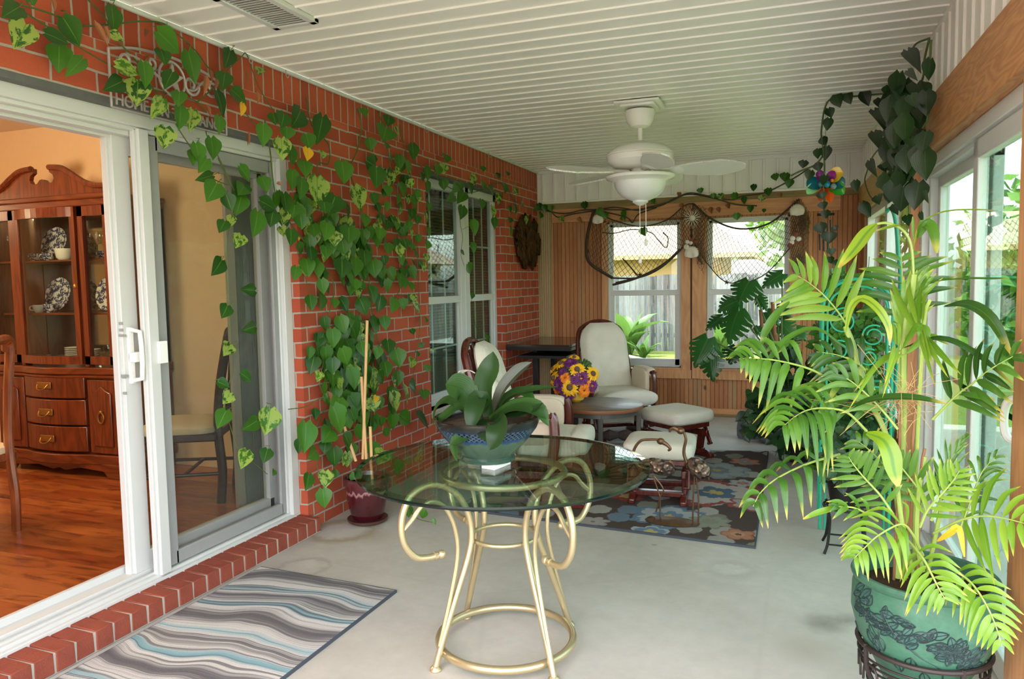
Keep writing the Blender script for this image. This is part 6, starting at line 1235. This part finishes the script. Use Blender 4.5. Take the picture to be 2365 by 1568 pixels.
def stack(px, z, n, r, label, grp, y=3.97):
    x = ony(px, 800, y).x
    for i in range(n):
        m = MB(); m.lathe([(0,0),(r*.6,0),(r,.008),(r,.011),(r*.6,.004),(0,.004)], seg=32); o = m.build('saucer', MT['china']); o.location = (x, y, z+.002+i*.0125); tag(o, label, 'plate', grp)
stack(172, zb+.001, 9, .065, 'white saucer in the stack behind the centre glass door of the hutch', 'stack of white saucers in the hutch'); stack(214, zb+.001, 8, .05, 'white saucer in the stack behind the right glass door of the hutch', 'stack of saucers behind the right door')
for px, z, lb in ((98,SZ[1],'white serving platter lying flat on the top hutch shelf'),(115,SZ[0],'white serving platter lying flat on the middle hutch shelf')):
    pass
def goblet(label, px, z, mat='green_glass', s=1., y=3.93):
    x = ony(px, 600, y).x; o = thing('goblet', label, 'glass', (x, y, z), 0, 'goblets in the china hutch'); m = MB(); m.lathe([(0,0),(.03*s,0),(.03*s,.003),(.005*s,.008),(.004*s,.085*s),(.006*s,.09*s)], seg=20); m.build('stem', MT[mat], o); m = MB(); m.lathe([(.004*s,.09*s),(.028*s,.105*s),(.042*s,.14*s),(.036*s,.175*s)], seg=24); m.build('glass_bowl', MT['clear'], o)
goblet('green stemmed goblet on the top shelf behind the left glass door', 22, SZ[1], s=1.2); goblet('green stemmed goblet on the middle shelf behind the left glass door', 20, SZ[0], s=1.2); goblet('green stemmed goblet on the top shelf behind the right glass door', 226, SZ[1], s=1.1); goblet('second green stemmed goblet on the top shelf behind the right glass door', 244, SZ[1]); goblet('crystal goblet on the bottom of the hutch behind the right glass door', 238, zb, 'clear', .8); goblet('crystal goblet at the right bottom corner of the hutch', 252, zb, 'clear', .8)
for px, r, lb in ((112,.06,'cut crystal bowl at the bottom of the hutch behind the centre door'),(138,.05,'smaller cut crystal bowl next to the stack of saucers in the hutch'),(226,.035,'crystal dish at the bottom of the hutch behind the right door')):
    m = MB(); m.lathe([(0,0),(r*.6,0),(r,.055),(r*.95,.055),(r*.55,.006),(0,.006)], seg=14); o = m.build('crystal_bowl', MT['clear'], sharp=.1); o.location = (ony(px,810,3.93).x, 3.93, zb+.001); tag(o, lb, 'bowl', 'crystal bowls in the hutch')
m = MB(); m.lathe([(0,0),(.035,0),(.03,.04),(.045,.12),(.03,.20),(.04,.245),(.036,.245),(0,.02)], seg=24); o = m.build('pitcher', MT['china']); o.location = (-4.275, 4.0, zb+.001); tag(o, 'tall white pitcher at the right bottom end of the hutch', 'pitcher')

lv = ony(123, 508, 2*(HB+.004)-2.45); LP = Vector((lv.x, 2.45, lv.z))
pl = thing('pendant_lamp', 'warm glass bowl lamp hanging in the dining room, mirrored in the hutch', 'lamp', tuple(LP)); m = MB(); m.tube([(0,0,.10),(0,0,2.66-LP.z)], .008, 8); m.build('rod', MT['brass'], pl)
em = NT('lit_shade'); MT['lit_shade'] = em.done(em.n('Emission', {'Color': (1., .80, .52, 1), 'Strength': 9.}))
for k in range(4):
    a = k*PI/2+.4; q = Vector((math.cos(a)*.17, math.sin(a)*.17, 0)); m = MB(); m.lathe([(0,-.05),(.045,-.04),(.07,0),(.075,.03)], tuple(q), 20, caps=False); m.build('glass_shade', MT['lit_shade'], pl); m = MB(); m.tube(spline([q+Vector((0,0,-.03)), q*.7+Vector((0,0,.05)), Vector((0,0,.10))], 5), .006, 6); m.build('arm', MT['brass'], pl)
# ---------------------------------------------------------------- dining chairs
def dining_chair(label, loc, rz, mat):
    c = thing('dining_chair', label, 'chair', loc, rz, 'dining room chairs')   # faces -y
    for s in (-1, 1):
        m = MB(); m.tube(spline([(s*.20,.20,0),(s*.195,.215,.2),(s*.19,.20,.45),(s*.185,.225,.72),(s*.175,.28,1.0),(s*.15,.29,1.03)], 6), .021, 8, flat=1.3); m.build('back_leg', MT[mat], c)
        m = MB(); m.tube(spline([(s*.225,-.22,.43),(s*.24,-.245,.34),(s*.225,-.225,.15),(s*.235,-.24,.04),(s*.235,-.245,0)], 6), [.032-.016*min(1,i/14) for i in range(25)], 10); m.ell((s*.235,-.25,.022), (.03,.035,.022), 0, 10, 6); m.build('front_leg', MT[mat], c)
    m = MB(); m.box((-.24,-.25,.38),(.24,.20,.43)); m.build('seat_rail', MT[mat], c, bevel=.01)
    m = MB(); superq(m, (0,-.03,.445), (.245,.235,.04), .6, .35); m.build('seat', MT['seat_fabric'], c)
    m = MB(); m.tube(spline([(-.175,.27,.98),(-.15,.29,1.035),(-.06,.295,1.03),(0,.30,1.05),(.06,.295,1.03),(.15,.29,1.035),(.175,.27,.98)], 5), .024, 8, flat=1.4); m.build('crest_rail', MT[mat], c)
    m = MB(); m.prism([(-.05,.46),(.05,.46),(.06,.56),(.035,.66),(.07,.80),(.09,.92),(.06,1.03),(-.06,1.03),(-.09,.92),(-.07,.80),(-.035,.66),(-.06,.56)], -.006, .006, 'y'); m.xf(Matrix.Translation((0,.20,0)) @ Matrix(((1,0,0,0),(0,1,.14,-.06),(0,0,1,0),(0,0,0,1)))); m.build('splat', MT[mat], c)
    m = MB(); m.tube([(-.215,0,.18),(.215,0,.18)], .011, 8); m.build('stretcher', MT[mat], c)
    for s in (-1, 1): m = MB(); m.tube([(s*.2,.2,.18),(s*.228,-.22,.18)], .011, 8); m.build('side_stretcher', MT[mat], c)
    return c
MT['seat_fabric'] = plain('seat_fabric', (204,182,146), .9, var=.08, nscale=30); MT['chair_wood'] = wood('chair_wood', (146,78,38), (92,40,18), 'z', 1.5, .3, .5, coat=.3); MT['chair_dark'] = wood('chair_dark', (62,36,26), (34,20,16), 'z', 1.5, .35, .5)
dining_chair('brown wooden dining chair by the open patio door, in front of the hutch', (-4.10,2.57,ZF), math.radians(-90), 'chair_wood')
dining_chair('dark wooden dining chair with cream seat behind the screen door', (-3.46,3.60,ZF), math.radians(-62), 'chair_dark')
vbd = thing('vertical_blind', 'stacked grey vertical blind behind the right edge of the patio door', 'blind', (-2.90,3.52,2.08)); m = MB(); m.box((-2.94,2.6,2.06),(-2.88,3.6,2.10)); P('headrail', m, MT['white'], vbd)
MT['vane'] = plain('grey_vane', (150,150,146), .7)
for i in range(11): y = 3.37+.018*i; m = MB(); m.sheet([[(-2.965,y+.016,z),(-2.93,y,z),(-2.89,y+.012,z)] for z in (ZF+.03,2.06)]); P('vane', m, MT['vane'], vbd, fix=False)
# ---------------------------------------------------------------- teal plant rack, its plants and the black stand
MT['teal'] = plain('teal_enamel', (36,160,124), .4, spec=.5, var=.1, nscale=20)
RX, RY = .33, 4.62
rk = thing('plant_rack', 'teal metal plant rack with arched scroll top behind the palm', 'plant rack', (RX,RY,0))
def arc(x0, x1, y, z0, zt, r, nm='arch'):
    m = MB(); w = (x1-x0)/2; cx0 = (x0+x1)/2; pts = [(x0,y,0.005),(x0,y,z0*.5),(x0,y,z0)] + [(cx0-w*math.cos(a), y, z0+(zt-z0)*math.sin(a)) for a in [PI*k/10 for k in range(1,10)]] + [(x1,y,z0),(x1,y,z0*.5),(x1,y,.005)]
    m.tube(pts, r, 8); return m.build(nm, MT['teal'], rk)
arc(-.175,.175,-.12,1.25,1.41,.009); arc(-.175,.175,.14,1.25,1.41,.009); arc(-.15,.15,-.12,1.24,1.37,.006,'inner_arch')
for z in (.30,.82): 
    m = MB(); m.tube([(-.175,-.12,z),(.175,-.12,z),(.175,.14,z),(-.175,.14,z)], .007, 6, True)
    for k in range(7): x = -.15+.05*k; m.tube([(x,-.12,z),(x,.14,z)], .003, 5)
    m.build('shelf', MT['teal'], rk)
m = MB()
for cxx, cz, r in ((-.07,1.18,.075),(.08,1.10,.06),(-.09,1.02,.055),(.06,.98,.05)): m.tube([(cxx+r*(1-.5*k/26)*math.cos(k*.32+1), -.12, cz+r*(1-.5*k/26)*math.sin(k*.32+1)) for k in range(27)], .005, 6)
m.build('scroll', MT['teal'], rk)
for cxx, cz, r in ((-.075,.43,.11),(.085,.43,.10)): m = MB(); m.tube([(cxx+r*math.cos(2*PI*k/32), -.125, cz+r*math.sin(2*PI*k/32)) for k in range(32)], .005, 6, True); m.build('side_ring', MT['teal'], rk)
hk = thing('hanging_pole', 'tall teal shepherd hook pole rising behind the plant rack', 'pole', (.52,5.1,0)); HO = Vector((.52,5.1,0)); m = MB(); m.tube(spline([Vector((.565,5.1,.005))-HO, ony(2078,700,5.1)-HO, ony(2074,580,5.1)-HO, ony(2068,510,5.1)-HO, ony(2058,482,5.1)-HO, ony(2046,490,5.1)-HO], 8), .011, 8); m.build('pole', MT['teal'], hk)
MT['ivy'] = leaf_material('ivy_leaves', (26,66,22), (86,146,44), (90,140,60), rough=.4, trans=.2); MT['dark_bush'] = leaf_material('dark_bush_leaves', (18,44,22), (44,84,40), (50,90,50), rough=.4, trans=.1)
def bush(name, label, c, pot_r, pot_h, rad, n, s, mat, seed, potmat='black', cat='potted plant', up=.0):
    R = random.Random(seed); o = thing(name, label, cat, c); m = MB(); m.lathe([(0,0),(pot_r*.75,0),(pot_r,pot_h),(pot_r*1.06,pot_h),(pot_r*1.06,pot_h+.015),(pot_r*.9,pot_h+.015),(pot_r*.86,pot_h-.01),(0,pot_h-.01)], seg=28); m.build('pot', MT[potmat], o)
    m = MB(); m.lathe([(0,pot_h-.006),(pot_r*.86,pot_h-.008)], seg=16); m.build('soil', MT['soil'], o)
    m = MB(); sm = MB()
    for i in range(n//9):
        a = R.uniform(0,2*PI); e = R.uniform(-.25,1.1); tip = Vector((math.cos(a)*math.cos(e)*rad[0], math.sin(a)*math.cos(e)*rad[1], pot_h+up+math.sin(e)*rad[2])); q = Vector((math.cos(a)*pot_r*.4, math.sin(a)*pot_r*.4, pot_h)); C_ = spline([q, (q+tip)/2+Vector((0,0,.06)), tip], 6); sm.tube(C_, .0025, 5)
        for j in range(9):
            p = C_[3+j]; d = Vector((R.gauss(0,1),R.gauss(0,1),R.gauss(-.3,.7))).normalized(); k = s*R.uniform(.7,1.25); heart(m, p, p+d*k, k*.85, (R.uniform(-.6,.3),-1,R.uniform(.0,.9)), (R.random(),R.random()))
    m.v = [(min(p[0], .60-c[0]), p[1], max(p[2], .003)) for p in m.v]
    m.build('foliage', mat, o, fix=False, sharp=2); sm.build('stems', MT['vine'], o); return o
bush('potted_ivy', 'bushy ivy in a dark pot on the upper shelf of the teal rack', (.30,4.63,.83), .085, .11, (.22,.15,.30), 290, .055, MT['ivy'], 1)
bush('potted_vine', 'dark leafy plant on the lower shelf of the teal rack', (.30,4.63,.31), .09, .12, (.22,.16,.34), 290, .06, MT['dark_bush'], 2)
tall = bush('tall_ivy', 'tall tangled ivy in a pot in the back right corner behind the teal pole', (.36,5.62,0), .14, .26, (.26,.30,1.35), 1250, .075, MT['ivy'], 3, up=.1)
bush('potted_bush', 'dark bushy plant in a black pot beside the monstera', (.02,6.2,0), .15, .24, (.40,.36,.78), 900, .085, MT['dark_bush'], 4)
st = thing('wire_plant_stand', 'black wire plant stand in front of the teal rack', 'plant stand', (.27,4.19,0))
for x, y in ((-.085,-.085),(.085,-.085),(.085,.085),(-.085,.085)): m = MB(); m.tube(spline([(x*1.25,y*1.25,.005),(x*1.05,y*1.05,.06),(x*.95,y*.95,.18),(x*1.1,y*1.1,.24)], 5), .007, 8); m.build('leg', MT['black'], st)
m = MB(); m.tube([(.11*math.cos(2*PI*k/32),.11*math.sin(2*PI*k/32),.235) for k in range(32)], .006, 8, True); m.build('ring_shelf', MT['black'], st); m = MB(); m.tube([(-.085,-.085,.05),(.085,-.085,.05),(.085,.085,.05),(-.085,.085,.05)], .005, 6, True); m.build('lower_brace', MT['black'], st); m = MB(); m.tube([(-.11,0,.235),(.11,0,.235)], .004, 6); m.tube([(0,-.11,.235),(0,.11,.235)], .004, 6); m.build('cross_wires', MT['black'], st)
bush('potted_bush', 'dark bushy plant in a dark blue pot on the black wire stand', (.27,4.19,.241), .10, .15, (.17,.17,.34), 250, .055, MT['dark_bush'], 6)
# ---------------------------------------------------------------- outside
GZ = -.15
t = NT('lawn'); p = t.pos(); n1 = t.noise(p, .8, 4, .6); n2 = t.noise(p, 30, 3, .7)
col = t.mix(n1, lin((96,112,48)), lin((140,138,84))); col = t.mix(t.math('MULTIPLY', n2, .5), col, lin((70,96,36)))
MT['lawn'] = t.done(t.pbr(col, .9, 0, .1, t.bump(n2, .6, .03)))
m = MB(); m.box((-40,YB+.13,GZ-.2),(2.3,60,GZ)); m.box((2.2,-20,GZ-.2),(60,60,GZ))
struct(m.build('ground', MT['lawn'], smooth=False))
t = NT('weathered_fence'); p = t.pos(); x, y, z = t.sep(p)
idx = t.math('FLOOR', t.math('DIVIDE', t.math('ADD', x, y), .14)); wn = t.n('TexWhiteNoise', {'W': idx}, noise_dimensions='1D').outputs['Value']
g = t.noise(t.comb(t.math('ADD', x, y), idx, t.math('MULTIPLY', z, .12)), 12, 4, .65)
col = t.ramp(t.math('ADD', t.math('MULTIPLY', wn, .4), t.math('MULTIPLY', g, .6)), [(.25, (64,64,66)), (.5, (112,112,114)), (.8, (146,146,146))])
MT['fence'] = t.done(t.pbr(col, .9, 0, .1))
FY = 16.5
f1 = thing('wooden_fence', 'weathered grey picket privacy fence across the back garden', 'fence', (-6, FY, GZ))
m = MB(); x = -18
while x < 12: m.box((x,FY,GZ),(x+.13,FY+.02,1.5+rnd.uniform(-.02,.02))); x += .138
P('pickets', m, MT['fence'], f1, smooth=False)
m = MB(); m.box((-18,FY+.02,.15),(12,FY+.06,.24)); m.box((-18,FY+.02,1.2),(12,FY+.06,1.29)); P('rail', m, MT['fence'], f1, smooth=False)
roofm = plain('pale_shingles', (150,132,118), .9, var=.12, nscale=6)
EV = MB(); EV.box((XL-.3,YB+.1,2.50),(1.6,YB+.95,2.56)); struct(EV.build('added_sun_eave', MT['white'], smooth=False))  # unseen eave, added to keep direct sun out of the back windows
hs = thing('house', 'pale tan neighbour house with hipped shingle roof beyond the fence', 'house', (-6, 27, GZ))
m = MB(); m.box((-18,27.6,GZ),(-2.4,36,2.3)); P('wall', m, plain('tan_siding', (176,142,94), .8), hs, smooth=False)
m = MB(); m.add([(-19,26.8,2.25),(-1.3,26.8,2.25),(-1.3,37,2.25),(-19,37,2.25),(-14,31.9,5.4),(-5.4,31.9,5.4)], [(0,1,5,4),(1,2,5),(2,3,4,5),(3,0,4),(3,2,1,0)]); P('roof', m, roofm, hs, smooth=False)
m = MB(); m.box((-19,26.75,2.12),(-1.25,26.82,2.28)); m.box((-1.32,26.8,2.12),(-1.25,37,2.28)); P('fascia', m, plain('tan_fascia', (180,152,108), .7), hs, smooth=False)
m = MB(); m.box((-2.0,27.0,GZ),(-1.78,27.2,2.2)); P('porch_post', m, MT['white'], hs, smooth=False)
m = MB(); m.box((-4.0,31,3),(-2.9,32,6.8)); P('chimney', m, plain('pale_chimney', (226,206,196), .8), hs, smooth=False)
h2 = thing('house', 'white sunlit neighbour house seen through the right sliding door', 'house', (16, 26, GZ))
m = MB(); m.box((9,22,GZ),(24,30,2.3)); P('wall', m, plain('white_siding', (224,220,212), .8), h2, smooth=False)
m = MB(); m.add([(8.2,21.2,2.2),(25,21.2,2.2),(25,31,2.2),(8.2,31,2.2),(12,26,4.6),(21,26,4.6)], [(0,1,5,4),(1,2,5),(2,3,4,5),(3,0,4),(3,2,1,0)]); P('roof', m, roofm, h2, smooth=False)

def leafmat(name, c1, c2, rough=.5, trans=.35, spec=.35):
    t = NT(name); r = t.sep(uvn(t, 'rnd'))[0]; col = t.mix(r, lin(c1), lin(c2))
    b = t.pbr(col, rough, 0, spec); tr = t.n('BsdfTranslucent', {'Color': col})
    return t.done(t.n('MixShader', {0: trans, 1: b, 2: tr}))
MT['tree_leaf'] = leafmat('tree_leaves', (70,104,34), (126,160,66))
MT['bark'] = plain('bark', (96,78,60), .9, var=.3, nscale=12, bump=.8, bscale=20)
def crown(c, rad, n, s, seed, clumps=14):
    R = random.Random(seed); m = MB(); cs = []
    for _ in range(clumps):
        d = Vector((R.gauss(0,1), R.gauss(0,1), R.gauss(0,1))).normalized()*R.uniform(.25,.8); cs.append((Vector((d.x*rad[0],d.y*rad[1],d.z*rad[2]))+Vector(c), R.uniform(.35,.55)))
    for i in range(n):
        cc, k = cs[R.randrange(clumps)]; d = Vector((R.gauss(0,1), R.gauss(0,1), R.gauss(0,1))).normalized()*R.uniform(.6,1.05)*k
        p = cc + Vector((d.x*rad[0], d.y*rad[1], d.z*rad[2])); a = Vector((R.gauss(0,1),R.gauss(0,1),R.gauss(0,1))).normalized(); b = a.orthogonal().normalized(); q = s*R.uniform(.6,1.3)
        m.add([p-a*q, p+b*q*.5, p+a*q, p-b*q*.5], [(0,1,2,3)], 0, [(0,0),(1,0),(1,1),(0,1)], (R.random(), 0))
    return m
def tree(name, label, x, y, h, rad, n, s, seed, trunk=.16, group=None):
    o = thing(name, label, 'tree', (x, y, GZ), 0, group)
    m = MB(); m.tube(spline([(0,0,0),(.1,.05,h*.3),(-.05,0,h*.6),(0,.1,h*.85)], 5), [trunk*(1-.6*i/15) for i in range(16)], 8); m.build('trunk', MT['bark'], o)
    crown((0,0,h), rad, n, s, seed).build('crown', MT['tree_leaf'], o, fix=False, smooth=False); return o
tree('shade_tree', 'broad leafy tree beside the neighbour house, seen in the right back window', 1.0, 21.5, 3.4, (2.2,2.2,3.0), 5200, .17, 1)
tree('shade_tree', 'tall leafy tree behind the neighbour chimney', 1.5, 40, 7.5, (5,4,5), 4000, .3, 2)
tree('shade_tree', 'leafy tree nearest outside the right sliding door', 6.4, 13.4, 3.7, (2.6,2.6,1.7), 6000, .16, 3)
tree('shade_tree', 'second leafy tree farther off through the right sliding door', 11.5, 17.0, 4.2, (3.2,3.2,2.3), 5000, .2, 4)
tree('low_tree', 'low leafy tree against the fence outside the right window', 3.4, 10.6, 1.5, (1.4,1.4,1.8), 3600, .12, 5, .08)
def strap_plant(label, x, y, n, L, w, seed, mat, lean=1.):
    R = random.Random(seed); o = thing('garden_plant', label, 'plant', (x, y, GZ)); m = MB()
    for i in range(n):
        a = R.uniform(0, 2*PI); l = L*R.uniform(.6,1.1); k = R.uniform(.3,.9)*lean; d = Vector((math.cos(a), math.sin(a), 0)); sd = Vector((-d.y, d.x, 0)); P0 = []
        for j in range(7):
            v = j/6; c = d*l*k*v**1.6*.8 + Vector((0,0,l*(v - .45*k*v**3))); ww = w*math.sin(PI*min(1, v*.9+.1))**.7
            P0.append([c - sd*ww, c + Vector((0,0,-ww*.3)), c + sd*ww])
        m.sheet(P0, 0, (R.random(), 0))
    m.build('foliage', mat, o, fix=False); return o
MT['hosta'] = leafmat('garden_leaves', (54,88,34), (100,130,62))
for i, (px, py, n, L, w, lb) in enumerate(((1432,800,26,.9,.035,'strap-leaved plant at the left of the left back window'), (1475,803,16,.8,.03,'strap-leaved plant beside the broad-leaved one by the fence'), (1508,795,14,1.3,.16,'broad-leaved plant in front of the fence, centre of the left back window'), (1556,798,18,.6,.06,'low bushy plant at the fence near the right edge of the left back window'), (1690,800,20,1.0,.08,'leafy plant by the fence behind the monstera'))):
    q = onz(px, py, GZ); strap_plant(lb, q.x, min(q.y, 15.3)-1.3*(i % 2), n, L, w, 20+i, MT['hosta'], 1.1)
q = onz(1500, 812, GZ); lg = thing('dead_branches', 'pile of dead pale branches on the lawn by the fence', 'branches', (q.x+.2, 12.4, GZ)); m = MB()
for i in range(12):
    a = rnd.uniform(-.5, .5); b = rnd.uniform(-.6, .6); m.tube([(b-.6, a, .03+.02*i), (b, a*.5+rnd.uniform(-.1,.1), .09+.03*i*.6), (b+.7, a+rnd.uniform(-.3,.3), .04+.01*i)], [.03,.025,.01], 6)
m.build('sticks', plain('dead_wood', (186,172,150), .9), lg)
# ---------------------------------------------------------------- light
wd = bpy.data.worlds.new('sky'); SC.world = wd; wd.use_nodes = True; nt = wd.node_tree; bg = nt.nodes['Background']
sk = nt.nodes.new('ShaderNodeTexSky'); sk.sky_type = 'NISHITA'; sk.sun_disc = False; sk.sun_elevation = math.radians(58); sk.sun_rotation = math.radians(200); sk.air_density = 1.; sk.dust_density = 2.5; sk.ozone_density = 1.
hs_ = nt.nodes.new('ShaderNodeHueSaturation'); hs_.inputs['Saturation'].default_value = .45; nt.links.new(sk.outputs[0], hs_.inputs['Color']); tn = nt.nodes.new('ShaderNodeMix'); tn.data_type = 'RGBA'; tn.blend_type = 'MULTIPLY'; tn.inputs[0].default_value = 1.; tn.inputs[7].default_value = (1.05, 1., 1.0, 1); nt.links.new(hs_.outputs[0], tn.inputs[6]); nt.links.new(tn.outputs[2], bg.inputs[0]); bg.inputs[1].default_value = .36
sl = bpy.data.lights.new('sun', 'SUN'); sl.energy = 4.0; sl.angle = math.radians(1.); sl.color = (1., .95, .86)
so = bpy.data.objects.new('sun', sl); COL.objects.link(so); so.rotation_euler = Vector((-.30, .38, .88)).to_track_quat('Z', 'Y').to_euler()
def lamp(name, loc, e, col, size=.12):
    l = bpy.data.lights.new(name, 'POINT'); l.energy = e; l.color = col; l.shadow_soft_size = size; o = bpy.data.objects.new(name, l); COL.objects.link(o); o.location = loc
lamp('dining_lamp_light', (-4.6, 2.3, 1.95), 24, (1., .78, .52), .15)
vs = SC.view_settings; SC.display_settings.display_device = 'sRGB'; vs.view_transform = 'Standard'; vs.look = 'None'; vs.exposure = 2.0; vs.gamma = 1; vs.use_curve_mapping = False
SC.cycles.max_bounces = 10; SC.cycles.transparent_max_bounces = 24; SC.cycles.diffuse_bounces = 5; SC.cycles.use_denoising = True
